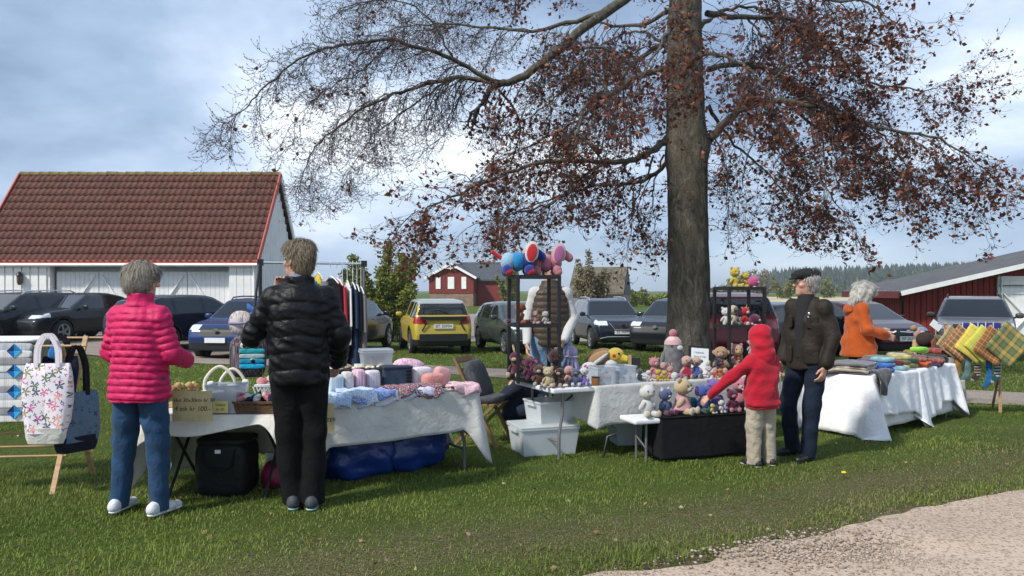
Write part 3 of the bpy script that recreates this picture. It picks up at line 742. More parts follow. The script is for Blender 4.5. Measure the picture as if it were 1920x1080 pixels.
RB = ('low green bush beside the grey-house wall under the blue hill', 'low green bush nearer the beech trunk under the blue hill', 'brownish bush standing behind the two low green ones')
for i, (x, D, h, w) in enumerate(((1185, 95, 2.2, 5), (1222, 100, 2.0, 5), (1205, 110, 2.4, 4))):
    bush('roadside_bush', RB[i], 'bush', gat(x, D), h, w, 1200, LG1 if i != 2 else LG3, .35, 40+i, 9).__setitem__('group', 'low bushes under the blue hill')
# ================================================================ the big copper beech
TD = 15.0; TB = gat(1290, TD)
def T(x, y, dd=0.):
    """a point dd metres behind the trunk's plane, in the tree's own frame"""
    p = at(x, y, TD+dd); return np.array((p.x-TB.x, dd, p.z-TB.z))
rt = np.random.default_rng(11)
beech = thing('beech_tree', 'large copper beech with thick grey trunk and drooping red-brown twigs', 'tree', TB)
def bark_mat():
    m, t, b = base_mat('beech bark'); g = NT(t); co = g.n('ShaderNodeTexCoord').outputs['Object']
    mp = g.n('ShaderNodeMapping'); mp.inputs['Scale'].default_value = (1, 1, .35); g.l(co, mp.inputs[0])
    f = g.noise(mp.outputs[0], 11, 9, .72, .8); f2 = g.noise(co, 1.3, 4, .6); f3 = g.noise(co, 40, 4, .7)
    c = g.ramp(f, [(.36, (.066, .056, .044)), (.5, (.135, .120, .097)), (.64, (.24, .22, .185))])
    c = g.mix(g.ramp(f2, [(.45, 0), (.7, .45)]), c, (.115, .112, .058))
    c = g.mix(g.ramp(f3, [(.55, 0), (.8, .5)]), c, (.20, .19, .16))
    g.l(c, b.inputs['Base Color']); b.inputs['Roughness'].default_value = .92; b.inputs['Specular IOR Level'].default_value = .2
    g.bump(g.m('ADD', f, g.m('MULTIPLY', f3, .6)), 1.0, .09, b); return m
M_BARK = bark_mat(); M_TWIG = mat('beech twigs', (.050, .038, .032), .85, .25, 3)
# trunk with a flared root and swellings where limbs leave
tz = np.array([-.1, .15, .5, 1.0, 1.8, 2.6, 3.4, 4.2, 5.0, 5.8, 6.8, 8, 9.2, 10.5, 12, 13.5])
tr = np.array([.66, .53, .445, .415, .40, .388, .383, .375, .365, .35, .32, .29, .23, .17, .10, .03])
tx = np.array([0, 0, 0, .0, .01, .0, -.01, -.03, -.05, -.06, -.05, .0, .05, .0, -.1, -.1])
V = []; n = 64
zf = np.linspace(-.1, 13.5, 260)
for z in zf:
    r = np.interp(z, tz, tr); x0 = np.interp(z, tz, tx)
    for k in range(n):
        a = 2*PI*k/n; q = r*(1+.035*math.sin(3*a+z*.7)+.02*math.sin(7*a-z*1.9)+.14*max(0, .7-z)*math.cos(5*a+.6))
        q += .05*math.exp(-((z-4.45)/.25)**2)*max(0, math.cos(a-.1))**3*1.8+.03*math.exp(-((z-4.2)/.2)**2)*max(0, math.cos(a-PI))**3
        q += .012*float(wob((math.cos(a)*3, math.sin(a)*3, z*2.), 1.5))+.007*float(wob((math.cos(a)*9, math.sin(a)*9, z*5.), 1.6))
        V.append((x0+q*math.cos(a), q*math.sin(a), z))
F = [(i*n+k, i*n+(k+1) % n, (i+1)*n+(k+1) % n, (i+1)*n+k) for i in range(len(zf)-1) for k in range(n)]
new_obj('trunk', mesh_np('trunk', V, F, True), M_BARK, beech)

SEG = []          # thin twig segments p0,p1,r0,r1
LEAF = []; BUD = []
def curve(P, n=None, jit=.0):
    """resample a polyline smoothly (Catmull-Rom)"""
    P = [np.array(p, float) for p in P]; Q = [2*P[0]-P[1]]+P+[2*P[-1]-P[-2]]; out = []
    m = n or 6
    for i in range(1, len(Q)-2):
        for f in np.linspace(0, 1, m, endpoint=False):
            a, b, c, d = Q[i-1:i+3]; out.append(.5*(2*b+(c-a)*f+(2*a-5*b+4*c-d)*f*f+(3*b-3*c+d-a)*f**3))
    out.append(P[-1]); out = np.array(out)
    if jit: out[1:-1] += rt.normal(size=(len(out)-2, 3))*jit
    return out
limbs = MB()
def grow(p, d, L, r, depth, leafy, droop):
    """one side shoot: bends down under its own weight, its last part turns up again"""
    n = 6 if depth < 3 else 4; pts = [p]; d = d/np.linalg.norm(d); step = L/n
    for i in range(n):
        s = i/n
        d = d+rt.normal(size=3)*(.16 if depth < 3 else .22); d[2] += (-droop*(.55 if s < .55 else -.6)) if depth < 3 else (.10 if s < .5 else .38)
        d /= np.linalg.norm(d); p = p+d*step; pts.append(p)
    for i in range(n):
        SEG.append((pts[i], pts[i+1], r*(1-.75*i/n), r*(1-.75*(i+1)/n)))
    if depth < 3:
        k = int(L*(6.2 if depth == 1 else 10.5))+1
        for j in range(k):
            s = rt.uniform(.12, 1); i = min(int(s*n), n-1); q = pts[i]+(pts[i+1]-pts[i])*(s*n-i)
            ax = pts[i+1]-pts[i]; ax /= np.linalg.norm(ax); side = np.cross(ax, rt.normal(size=3)); side /= np.linalg.norm(side)
            side[2] *= .6; side[2] -= .18*droop*2
            nd = ax*rt.uniform(.5, 1.)+side*rt.uniform(.5, .95)
            grow(q, nd, L*rt.uniform(.28, .5) if depth == 1 else rt.uniform(.14, .34), max(r*.5, .0032), depth+1, leafy, droop)
    else:
        if rt.random() < leafy*.82:
            for _ in range(rt.integers(1, 4)):
                q = pts[rt.integers(1, n+1)]; LEAF.append(q+rt.normal(size=3)*.03)
        else:
            BUD.append((pts[-1], d)); BUD.append((pts[2], pts[2]-pts[1]))
def limb(P, r0, r1, leafy, dens=1., droop=.5, L=1.5, start=.12, lat=1.):
    C = curve(P, 6, .018); n = len(C); rs = np.linspace(0, 1, n)**.8*(r1-r0)+r0
    rs = rs*.74; limbs.tube(C, list(rs), 9 if r0 > .07 else 6, True)
    tot = np.linalg.norm(np.diff(C, axis=0), axis=1).sum(); k = int(tot*3.9*dens)
    for j in range(k):
        s = start+(1-start)*rt.random()**.85; f = s*(n-1); i = min(int(f), n-2); q = C[i]+(C[i+1]-C[i])*(f-i)
        ax = C[i+1]-C[i]; ax /= np.linalg.norm(ax); sd_ = np.cross(ax, (0, 0, 1)); sd_ /= np.linalg.norm(sd_)+1e-9
        a = rt.uniform(0, 2*PI); side = sd_*math.cos(a)*lat+np.array((0, 0, 1))*(math.sin(a)*.75)
        lf = leafy(q) if callable(leafy) else leafy
        grow(q, ax*rt.uniform(.45, .9)+side*rt.uniform(.5, 1.), 1.35*L*rt.uniform(.4, 1.2)*(1.1-.4*s), min(np.interp(f, np.arange(n), rs)*.4, .016), 1, lf, droop*rt.uniform(.5, 1.3))
    # the tip runs out into a shoot
    grow(C[-1], C[-1]-C[-2], .8, r1, 1, leafy(C[-1]) if callable(leafy) else leafy, droop)
LX = T(940, 0)[0]
lf_left = lambda q: (.035 if q[0] < LX-.9 else .35 if q[0] < LX+.6 else .8)
# left side: the long arching limb, its fork, and the bare drooping sprays
limb([T(1262, -60), T(1150, 12, -.3), T(1050, 90, -.6), T(985, 142, -.8), T(935, 158, -1.)], .15, .085, .6, .7, .6, 1.0, .35)
limb([T(935, 158, -1.), T(850, 113, -1.3), T(745, 76, -1.7), T(640, 85, -1.9), T(560, 113, -2.1), T(480, 180, -2.2), T(440, 222, -2.2)], .062, .010, .02, 2.3, .5, .85, .1, .8)
limb([T(940, 158, -1.), T(860, 146, -.8), T(765, 168, -.6), T(680, 205, -.5), T(600, 265, -.4), T(570, 320, -.3)], .066, .010, .02, 2.7, .7, 1.05, .06, .8)
limb([T(850, 147, -.8), T(770, 200, -.2), T(700, 255, .3), T(650, 330, .5)], .034, .007, .03, 2.3, .75, .85, .1)
limb([T(1165, 5, 0), T(1040, 52, .6), T(920, 52, 1.2), T(800, 45, 1.6), T(690, 70, 2.0)], .070, .010, .05, 2.0, .55, .95, .2)
limb([T(1258, -120), T(1120, -90, 1.), T(960, -50, 1.8), T(800, -20, 2.3), T(640, 15, 2.6)], .12, .012, lf_left, 1.8, .55, 1.05, .2)
limb([T(930, 158, -1.), T(975, 230, -.8), T(960, 300, -.8), T(935, 380, -.9)], .036, .008, .35, 1.0, .5, .9, .2)
# left inner limbs with copper leaves
limb([T(1255, 130), T(1205, 140, -.5), T(1150, 172, -1.), T(1100, 192, -1.4), T(1082, 250, -1.7), T(1072, 330, -1.8)], .095, .02, .5, 1.15, .55, 1.1, .08)
limb([T(1258, 70), T(1190, 120, .6), T(1120, 200, 1.2), T(1020, 260, 1.8), T(940, 300, 2.2)], .085, .014, .6, 1.2, .6, 1.2, .08)
limb([T(1252, 258), T(1215, 288, -.3), T(1165, 305, -.6), T(1075, 300, -1.1), T(985, 312, -1.5), T(890, 350, -1.9), T(820, 382, -2.1), T(775, 400, -2.2)], .105, .010, .8, 1.7, .5, 1.0, .1, .9)
limb([T(1120, 318, -1.), T(1050, 372, -1.6), T(970, 400, -2.1), T(890, 420, -2.4)], .05, .008, .8, 1.4, .5, .75, .15)
limb([T(1140, 315, -.8), T(1090, 260, -.6), T(1000, 270, -.5), T(930, 300, -.4)], .04, .008, .85, 1.3, .5, 1., .2)
limb([T(1255, 300), T(1200, 340, .7), T(1110, 350, 1.5), T(1010, 380, 2.0), T(940, 410, 2.3)], .07, .010, .8, 1.3, .6, 1.0, .1)
limb([T(1225, 292, -.3), T(1190, 380, -.7), T(1180, 450, -.9)], .03, .008, .8, .8, .4, .7, .2)
limb([T(1200, 135, -.4), T(1130, 90, -.9), T(1050, 110, -1.3), T(990, 190, -1.6)], .05, .008, .6, 1.4, .6, 1.0, .15)
limb([T(1258, 20, .2), T(1180, 50, 1.0), T(1090, 40, 1.8), T(1010, 60, 2.4)], .07, .010, .7, 1.3, .6, 1.1, .25)
limb([T(1150, 175, -1.), T(1090, 150, -.4), T(1020, 200, .2), T(960, 240, .6)], .04, .008, .35, 1.3, .6, .9, .15)
limb([T(850, 114, -1.3), T(800, 30, -1.6), T(720, 0, -1.8), T(620, 30, -2.0)], .03, .007, .03, 2.2, .55, .8, .1)
limb([T(740, 76, -1.7), T(680, 130, -1.5), T(610, 170, -1.4), T(545, 235, -1.3)], .026, .007, .02, 2.4, .6, .75, .1)
limb([T(1245, 290, .3), T(1225, 360, .8), T(1230, 440, 1.0)], .03, .007, .6, 1.2, .4, .6, .2)
# right side
limb([T(1335, 245, .2), T(1360, 320, .5), T(1365, 400, .6)], .025, .006, .3, 1.4, .5, .7, .2)
limb([T(1530, 200, -1.1), T(1545, 300, -.8), T(1550, 390, -.7)], .03, .006, .75, 1.5, .4, .8, .15)
limb([T(1640, 236, -1.4), T(1690, 300, -1.2), T(1720, 380, -1.1)], .028, .006, .8, 1.5, .4, .8, .15)
limb([T(1400, 32, .5), T(1450, 90, .2), T(1490, 150, .1)], .035, .007, .85, 1.5, .5, .9, .15)
limb([T(1430, 192, -.8), T(1470, 130, -1.2), T(1540, 90, -1.5), T(1620, 95, -1.7)], .04, .007, .85, 1.4, .5, .9, .15)
limb([T(1330, 262), T(1368, 222, -.4), T(1432, 190, -.8), T(1530, 200, -1.1), T(1640, 236, -1.4), T(1760, 262, -1.7), T(1850, 320, -1.8)], .125, .010, .88, 1.5, .55, 1.3, .15)
limb([T(1432, 190, -.8), T(1480, 250, -1.4), T(1530, 330, -1.8), T(1580, 395, -2.1)], .06, .010, .85, 1.3, .5, 1.1, .15)
limb([T(1480, 195, -1.), T(1570, 270, -.4), T(1680, 320, .0), T(1790, 350, .2)], .05, .009, .85, 1.35, .5, 1.1, .15)
limb([T(1325, 25), T(1400, 32, .5), T(1500, 42, 1.0), T(1562, 92, 1.3), T(1620, 150, 1.5), T(1720, 170, 1.7), T(1770, 160, 1.8)], .085, .010, .9, 1.4, .5, 1.3, .2)
limb([T(1318, -50), T(1430, -30, -.8), T(1530, -5, -1.3), T(1620, 5, -1.6), T(1660, 30, -1.7)], .09, .012, .9, 1.2, .5, 1.2, .2)
limb([T(1330, 130), T(1400, 120, .9), T(1480, 150, 1.8), T(1570, 220, 2.4), T(1650, 290, 2.7)], .08, .010, .88, 1.35, .55, 1.2, .2)
limb([T(1330, 200), T(1370, 260, 1.2), T(1430, 320, 2.0), T(1500, 400, 2.5)], .06, .009, .65, 1.0, .6, 1.0, .3)
limb([T(1432, 192, -.8), T(1405, 290, -1.2), T(1385, 380, -1.5)], .03, .007, .3, .9, .5, .8, .2)
# toward and away from the viewer, and the unseen upper crown
limb([T(1290, 60, -.35), T(1275, 40, -1.4), T(1240, 80, -2.6), T(1200, 150, -3.6)], .08, .012, .75, .9, .5, 1.2, .3)
limb([T(1295, 120, -.35), T(1325, 100, -1.4), T(1390, 120, -2.6), T(1440, 170, -3.4)], .08, .012, .8, .9, .5, 1.2, .3)
limb([T(1290, 140, .35), T(1240, 80, 1.6), T(1180, 60, 3.0), T(1100, 100, 4.2)], .08, .012, .7, .9, .5, 1.3, .3)
limb([T(1300, 60, .35), T(1360, 20, 1.8), T(1440, 20, 3.2), T(1500, 70, 4.2)], .08, .012, .8, .9, .5, 1.3, .3)
for i in range(46):      # short leafy sprouts on the trunk itself
    z = rt.uniform(3.6, 8.2) if i > 8 else rt.uniform(2.6, 4.2); a = rt.uniform(0, 2*PI); r_ = np.interp(z, tz, tr)
    grow(np.array((r_*math.cos(a), r_*math.sin(a), z)), np.array((math.cos(a), math.sin(a), rt.uniform(-.4, .3))), rt.uniform(.35, 1.0), .008, 1 if i % 3 == 0 else 2, .6, .35)
for i in range(11):
    a = i*2.4; y0 = -120-i*45; P0 = T(1290, y0, 0); L_ = 4.6-i*.28
    P = [P0+np.array((math.cos(a)*L_*s, math.sin(a)*L_*s, L_*.55*s-L_*.35*s*s)) for s in (0.05, .3, .6, 1)]
    limb(P, .09-.004*i, .012, .75, .45, .4, 1.2, .25)
limbs.build('limb', M_BARK, beech)
S = np.array([np.concatenate([a, b, [r0, r1]]) for a, b, r0, r1 in SEG]); A, B = S[:, :3], S[:, 3:6]
d = B-A; d /= np.linalg.norm(d, axis=1, keepdims=True)+1e-9; u = np.cross(d, [.31, .17, .94]); u /= np.linalg.norm(u, axis=1, keepdims=True); w_ = np.cross(d, u)
V = np.stack([P+(u*math.cos(k*2*PI/3)+w_*math.sin(k*2*PI/3))*np.maximum(rr, .0026)[:, None] for P, rr in ((A, S[:, 6]), (B, S[:, 7])) for k in range(3)], 1).reshape(-1, 3)
b0 = np.arange(len(S))[:, None]*6
F = np.concatenate([b0+np.array([[k, (k+1) % 3, 3+(k+1) % 3, 3+k]]) for k in range(3)], 1).reshape(-1, 4)
stuff(new_obj('twigs', mesh_np('twigs', V, F, True), M_TWIG, beech))
M_CU = leaf_mat('copper beech leaves', [(0, (.075, .023, .018)), (.45, (.145, .043, .029)), (.8, (.23, .078, .042)), (1, (.33, .145, .07))], .35)
stuff(leaf_cloud('crown', M_CU, np.array(LEAF), .092, beech, .72, 5, .35))
BP = np.array([q[0] for q in BUD]); BD = np.array([q[1]/(np.linalg.norm(q[1])+1e-9) for q in BUD])+rt.normal(size=(len(BUD), 3))*.3
BD[:, 2] += .35; BD /= np.linalg.norm(BD, axis=1, keepdims=True)
uu = np.cross(BD, [.2, .9, .3]); uu /= np.linalg.norm(uu, axis=1, keepdims=True); ww = np.cross(BD, uu); h = .050
V = np.stack([BP]+[BP+BD*h*.4+(uu*math.cos(k*2.094)+ww*math.sin(k*2.094))*.0085 for k in range(3)]+[BP+BD*h], 1).reshape(-1, 3)
b0 = np.arange(len(BP))[:, None]*5
F = np.concatenate([b0+np.array([[0, 1+(k+1) % 3, 1+k]]) for k in range(3)]+[b0+np.array([[4, 1+k, 1+(k+1) % 3]]) for k in range(3)], 1).reshape(-1, 3)
stuff(new_obj('buds', mesh_np('buds', V, F), mat('beech buds', (.095, .042, .028), .7, .2), beech))
print('TREE seg', len(SEG), 'leaf', len(LEAF), 'bud', len(BUD))
# ================================================================ parked cars
def paint(name, col, rough=.22, metal=.35): return mat(name, col, rough+.04, .03, 2, coat=.35, metal=metal*.6, spec=.35)
M_GLASS = mat('car glass', (.012, .015, .018), .04, 0, spec=.6, coat=.25)
M_TYRE = mat('tyre rubber', (.016, .016, .017), .85, .15, 8)
M_RIM = mat('alloy wheel', (.42, .43, .45), .3, .05, metal=.8)
M_TRIM = mat('black car trim', (.014, .014, .015), .55, .1)
M_LAMP = mat('headlamp glass', (.62, .65, .68), .08, .1, 20, coat=1.)
M_TAIL = mat('tail lamp red', (.36, .012, .012), .12, .1, 20, coat=1.)
M_CHR = mat('chrome', (.72, .73, .75), .15, 0, metal=1.)
M_PLATE = mat('number plate white', (.72, .73, .72), .4, .03)
M_INK = mat('black ink', (.012, .012, .014), .7, 0)
PROF = {
 'suv':   [(-.485, .17), (-.5, .36), (-.495, .50), (-.485, .64), (-.455, .84), (-.43, .945), (-.36, .985), (-.12, 1.), (.02, .985), (.085, .955), (.245, .665), (.34, .635), (.44, .585), (.485, .50), (.5, .38), (.49, .17)],
 'wagon': [(-.485, .17), (-.5, .38), (-.495, .60), (-.475, .70), (-.43, .92), (-.37, .975), (-.12, 1.), (.0, .985), (.05, .955), (.20, .685), (.32, .645), (.43, .575), (.485, .48), (.5, .36), (.49, .17)],
 'hatch': [(-.485, .17), (-.5, .38), (-.49, .58), (-.465, .70), (-.40, .90), (-.33, .965), (-.10, 1.), (.03, .985), (.09, .95), (.27, .675), (.37, .625), (.45, .55), (.49, .45), (.5, .34), (.49, .17)],
 'sedan': [(-.485, .17), (-.5, .40), (-.495, .60), (-.475, .69), (-.36, .75), (-.20, .93), (-.10, .99), (.0, 1.), (.08, .965), (.25, .69), (.36, .645), (.45, .57), (.49, .46), (.5, .34), (.49, .17)]}
def poly_sd(P, X, Z):
    P = np.array(P); d = np.full(np.broadcast(X, Z).shape, 1e9); s = np.ones_like(d)
    for i in range(len(P)):
        a, b = P[i], P[i-1]; e = b-a; wx, wz = X-a[0], Z-a[1]
        t = np.clip((wx*e[0]+wz*e[1])/(e@e), 0, 1); d = np.minimum(d, (wx-e[0]*t)**2+(wz-e[1]*t)**2)
        c1 = Z >= a[1]; c2 = Z < b[1]; c3 = e[0]*wz > e[1]*wx
        s = np.where((c1 & c2 & c3) | (~c1 & ~c2 & ~c3), -s, s)
    return s*np.sqrt(d)
def wheel(parent, x, y, r, side):
    w = .2; mb = MB(); secs = [(-w/2, 0, 0, r*.72, r*.72), (-w/2, 0, 0, r*.93, r*.93), (-w*.38, 0, 0, r, r), (w*.38, 0, 0, r, r), (w/2, 0, 0, r*.93, r*.93), (w/2, 0, 0, r*.70, r*.70)]
    o = mb.loft(secs, 22, 2, False).build('wheel', M_TYRE, parent, loc=(x, y, r), rot=(-side*PI/2, 0, 0))
    rim = MB(); rim.loft([(w*.40, 0, 0, r*.70, r*.70), (w*.47, 0, 0, r*.70, r*.70), (w*.47, 0, 0, r*.62, r*.62), (w*.3, 0, 0, r*.60, r*.60)], 22, 2, False)
    for k in range(5):
        a = 2*PI*k/5; c, s = math.cos(a), math.sin(a)
        rim.bar((0, 0, w*.40), (c*r*.66, s*r*.66, w*.40), r*.17, .03)
    rim.loft([(w*.38, 0, 0, r*.17, r*.17), (w*.47, 0, 0, r*.13, r*.13)], 12); rim.build('rim', M_RIM, o)
    MB().loft([(w*.2, 0, 0, r*.68, r*.68), (w*.22, 0, 0, r*.68, r*.68)], 22).build('brake_disc', M_TRIM, o)
def car(label, kind, L, Wd, H, body, px, D, head, plate=None, roof=None, grille=True, rails=False, chrome=None, name='parked_car', lamp_z=.56, tail_z=.62, emblem=True, cat='car', cladding=False, gz_off=0.):
    p = gat(px, D); hx, hy = head; t = thing(name, label, cat, p, math.atan2(hy, hx), 'cars parked behind the stalls')
    h = .04; P = [(x*L, z*H) for x, z in PROF[kind]]; s = SDF((-L/2-.12, -Wd/2-.1, .05), (L/2+.12, Wd/2+.1, H+.1), h)
    X, Y, Z = s.ax[0].reshape(-1, 1, 1), s.ax[1].reshape(1, -1, 1), s.ax[2].reshape(1, 1, -1)
    pd = poly_sd(P, X, Z); belt = .655*H
    wx = 1-.16*np.clip(np.abs(X/L*2)-.55, 0, 1)**2*3.2-.03*np.clip(X/L*2, 0, 1)
    wz_ = np.interp(s.ax[2], [0, .25*H, .48*H, belt, H], [.93, .975, 1., .965, .73]).reshape(1, 1, -1)
    yd = (np.abs(Y)-Wd/2*wx*wz_)*.96
    s.F = (-smin(-pd+0*Y, -yd, .11)).astype(np.float32)
    r = .33 if H < 1.55 else .355; xf, xr = L*.315, -L*.305
    for xw in (xf, xr):
        q = np.maximum(np.sqrt((X-xw)**2+(Z-r)**2)-(r+.055), .0+Wd/2-.30-np.abs(Y)); s.F = np.maximum(s.F, -q).astype(np.float32)
    V, Q = s.nets(); C = V[Q].mean(1); E1 = V[Q[:, 2]]-V[Q[:, 0]]; E2 = V[Q[:, 3]]-V[Q[:, 1]]; N = np.cross(E1, E2); N /= np.linalg.norm(N, axis=1, keepdims=True)+1e-9
    pc = poly_sd(P, C[:, 0], C[:, 2]); yin = Wd/2*np.interp(C[:, 2], [0, .25*H, .48*H, belt, H], [.93, .975, 1., .965, .73])-np.abs(C[:, 1])
    cls = np.zeros(len(Q), int)
    xb0 = np.interp(belt, [belt, H], [.245*L, .08*L])
    side = (np.abs(N[:, 1]) > .6) & (C[:, 2] > belt+.02) & (pc < -.075) & (C[:, 0] < .20*L) & (C[:, 0] > -.45*L)
    for pil, w in ((-.03, .028), (-.265, .03)): side &= np.abs(C[:, 0]-pil*L) > w*L*.5
    cls[side & (C[:, 1] > 0)] = 1; cls[side & (C[:, 1] < 0)] = 2
    front = (C[:, 0] > .03*L) & (C[:, 0] < .27*L) & (C[:, 2] > belt+.035) & (C[:, 2] < .945*H) & (np.abs(N[:, 1]) < .55) & (yin > .075); cls[front] = 3
    rear = (C[:, 0] < (-.12 if kind == 'sedan' else -.34)*L) & (C[:, 2] > (.72 if kind != 'sedan' else .74)*H) & (C[:, 2] < .925*H) & (np.abs(N[:, 1]) < .5) & (N[:, 0] < -.15) & (yin > .075); cls[rear] = 4
    ya = np.abs(C[:, 1])
    hl = (C[:, 0] > .40*L) & (N[:, 2] < .93) & (np.abs(C[:, 2]-lamp_z*H+.10*H*(C[:, 0]-.46*L)/(.04*L)*.15) < .05*H) & (ya > .26*Wd); cls[hl & (C[:, 1] > 0)] = 5; cls[hl & (C[:, 1] < 0)] = 6
    tl = (C[:, 0] < -.435*L) & (np.abs(C[:, 2]-tail_z*H) < .065*H) & (ya > .27*Wd); cls[tl & (C[:, 1] > 0)] = 7; cls[tl & (C[:, 1] < 0)] = 8
    if grille: cls[(C[:, 0] > .44*L) & (N[:, 0] > .4) & (C[:, 2] > .40*H) & (C[:, 2] < .545*H) & (ya < .24*Wd)] = 9
    cls[(cls == 0) & (C[:, 2] < (.28 if not cladding else .30)*H) & (np.abs(C[:, 0]) > .40*L)] = 10
    cls[(cls == 0) & (C[:, 2] < .21*H)] = 10
    if cladding:
        for xw in (xf, xr): cls[(cls == 0) & (np.hypot(C[:, 0]-xw, C[:, 2]-r) < r+.13) & (np.abs(N[:, 1]) > .3)] = 10
    if roof is not None: cls[(cls == 0) & (C[:, 2] > .90*H) ] = 11
    names = [('body', body), ('side_window', M_GLASS), ('side_window', M_GLASS), ('windscreen', M_GLASS), ('rear_window', M_GLASS), ('headlight', M_LAMP), ('headlight', M_LAMP), ('tail_light', M_TAIL), ('tail_light', M_TAIL), ('grille', M_TRIM), ('lower_trim', M_TRIM), ('roof', roof)]
    for k, (nm, m) in enumerate(names):
        f = Q[cls == k]
        if len(f) == 0: continue
        uq, inv = np.unique(f, return_inverse=True); new_obj(nm, mesh_np(nm, V[uq], inv.reshape(-1, 4), True), m, t)
    MB().box((0, 0, .26*H), (L*.86, Wd*.66, .2*H)).build('underbody', M_TRIM, t)
    for xw in (xf, xr):
        for sd_ in (1, -1): wheel(t, xw, sd_*(Wd/2-.115), r, sd_)
    for sd_ in (1, -1):
        mir = ball('wing_mirror', body, (.175*L, sd_*(Wd/2+.075), belt+.07), (.055, .10, .07), t, e=.7)
        MB().bar((.185*L, sd_*(Wd/2-.06), belt+.01), (.18*L, sd_*(Wd/2+.04), belt+.05), .04).build('mirror_arm', M_TRIM, t)
        for xh in (-.09, -.24): MB().bar((xh*L, sd_*(Wd/2-.012), .60*H), (xh*L+.17, sd_*(Wd/2-.012), .60*H), .02, .025).build('door_handle', body, t)
        if rails: MB().tube([(-.36*L, sd_*Wd*.335, H*.955), (-.31*L, sd_*Wd*.335, H+.035), (-.1*L, sd_*Wd*.335, H+.045), (.02*L, sd_*Wd*.335, H+.015), (.05*L, sd_*Wd*.335, H*.95)], .02, 6).build('roof_rail', M_CHR if rails == 'c' else M_TRIM, t)
    if plate:
        front_side, txt, z = plate; sx = 1 if front_side else -1; x = sx*(L/2+.012) if front_side else -(L/2+.004)
        po = MB().box((x, 0, z*H), (.025, .54, .125)).build('number_plate', M_PLATE, t)
        if txt: text('plate_lettering', txt, .115, M_INK, po, (x+sx*.0135, 0, z*H), (PI/2, 0, sx*PI/2))
    if emblem:
        for sx in (1, -1):
            MB().loft([(-.01, 0, 0, .065, .05), (.01, 0, 0, .065, .05)], 16).build('emblem', M_CHR, t, loc=(sx*(L/2+.005) if sx > 0 else -L/2+.012, 0, .50*H if sx > 0 else .665*H), rot=(PI/2, 0, PI/2))
    if chrome:
        for (pts, rad) in chrome: MB().tube([(q[0]*L, q[1]*Wd, q[2]*H) for q in pts], rad, 6).build('chrome_strip', M_CHR, t)
    return t
NAVY = paint('deep navy car paint', (.018, .024, .040)); BLK = paint('black car paint', (.018, .020, .024))
car('black estate car with silver mirror parked first in front of the garage doors', 'wagon', 4.75, 1.85, 1.46, BLK, 22, 22.4, (-.27, -.96), (True, 'DP 47213', .36), rails='c', lamp_z=.54)
car('black fastback saloon parked between the black estate and the pink-jacketed woman', 'sedan', 4.95, 1.95, 1.44, BLK, 146, 23.8, (-.22, -.97), None, grille=False, lamp_z=.56)
LEAF_ = paint('dark blue-black hatchback paint', (.012, .015, .030), .12)
car('dark hatchback seen from behind, reflecting the white garage in its doors', 'hatch', 4.45, 1.79, 1.54, LEAF_, 350, 22.6, (.40, .915), (False, None, .36), tail_z=.72)
car('mid blue estate-like off-roader facing the stalls beside the clothes rail', 'suv', 4.45, 1.75, 1.58, paint('mid blue car paint', (.018, .045, .14)), 478, 21.6, (-.12, -.99), (True, None, .34), cladding=True, rails=True)
car('black car with red tail lamp half hidden by the hanging clothes', 'suv', 4.5, 1.85, 1.62, BLK, 653, 24.0, (.12, .99), None, tail_z=.64)
GOLD = paint('gold metallic car paint', (.52, .40, .055), .28, .3); SILV = paint('pale silver roof paint', (.36, .37, .35), .3, .5)
gc = car('gold compact crossover with silver roof seen from behind on the grass', 'suv', 4.18, 1.77, 1.59, GOLD, 812, 23.6, (-.24, .97), (False, 'BT 30994', .525), roof=SILV, cladding=True, tail_z=.63)
MB().box((-2.085, 0, .665*1.59), (.05, 1.3, .10)).build('tailgate_trim', M_TRIM, gc)
for sg in (1, -1): MB().bar((-2.10, sg*.46, .60*1.59), (-2.10, sg*.60, .45*1.59), .02, .035).build('tailgate_crease', M_TRIM, gc)
MB().box((-2.08, 0, .33*1.59), (.05, 1.35, .2)).build('rear_bumper', M_TRIM, gc)
car('grey-green electric hatchback behind the black shelf of plush toys', 'hatch', 4.5, 1.86, 1.50, paint('grey green car paint', (.045, .060, .058)), 972, 23.6, (.30, -.95), (True, None, .40), grille=False, chrome=[([(.497, -.42, .30), (.513, 0, .30), (.497, .42, .30)], .02)])
mg = car('dark navy crossover with chrome-edged grille facing the plush stall', 'suv', 4.32, 1.81, 1.62, NAVY, 1137, 26.0, (.12, -.99), (True, 'EE 36041', .375), rails='c', cladding=True,
    chrome=[([(.49, -.24, .545), (.507, -.15, .42), (.509, .15, .42), (.49, .24, .545)], .018), ([(.497, -.40, .25), (.511, -.28, .285), (.513, .28, .285), (.497, .40, .25)], .022)])
car('charcoal crossover parked beside the beech trunk', 'suv', 4.45, 1.84, 1.60, paint('charcoal car paint', (.018, .022, .028)), 1272, 24.4, (-.50, -.87), None)
car('red off-roader with silver roof edge seen through the second black shelf', 'suv', 4.5, 1.84, 1.68, paint('red car paint', (.13, .008, .014)), 1346, 18.8, (.04, 1), None, tail_z=.60)
car('dark blue saloon standing behind the man in the flat cap', 'hatch', 4.5, 1.8, 1.47, paint('dark blue car paint', (.012, .020, .036)), 1476, 20.6, (.80, .60), None)
car('dark maroon hatchback with white number plate behind the orange-jacketed woman', 'hatch', 4.2, 1.77, 1.50, paint('maroon car paint', (.060, .008, .020)), 1600, 21.6, (.24, -.97), (True, 'BP 26213', .38), lamp_z=.555, chrome=[([(.503, -.16, .50), (.512, 0, .485), (.503, .16, .50)], .022)])
car('grey-brown off-roader facing the stalls in front of the white barn door', 'suv', 4.5, 1.84, 1.62, paint('grey brown car paint', (.115, .105, .10), .25, .5), 1826, 20.8, (-.50, -.86), None, rails=True)
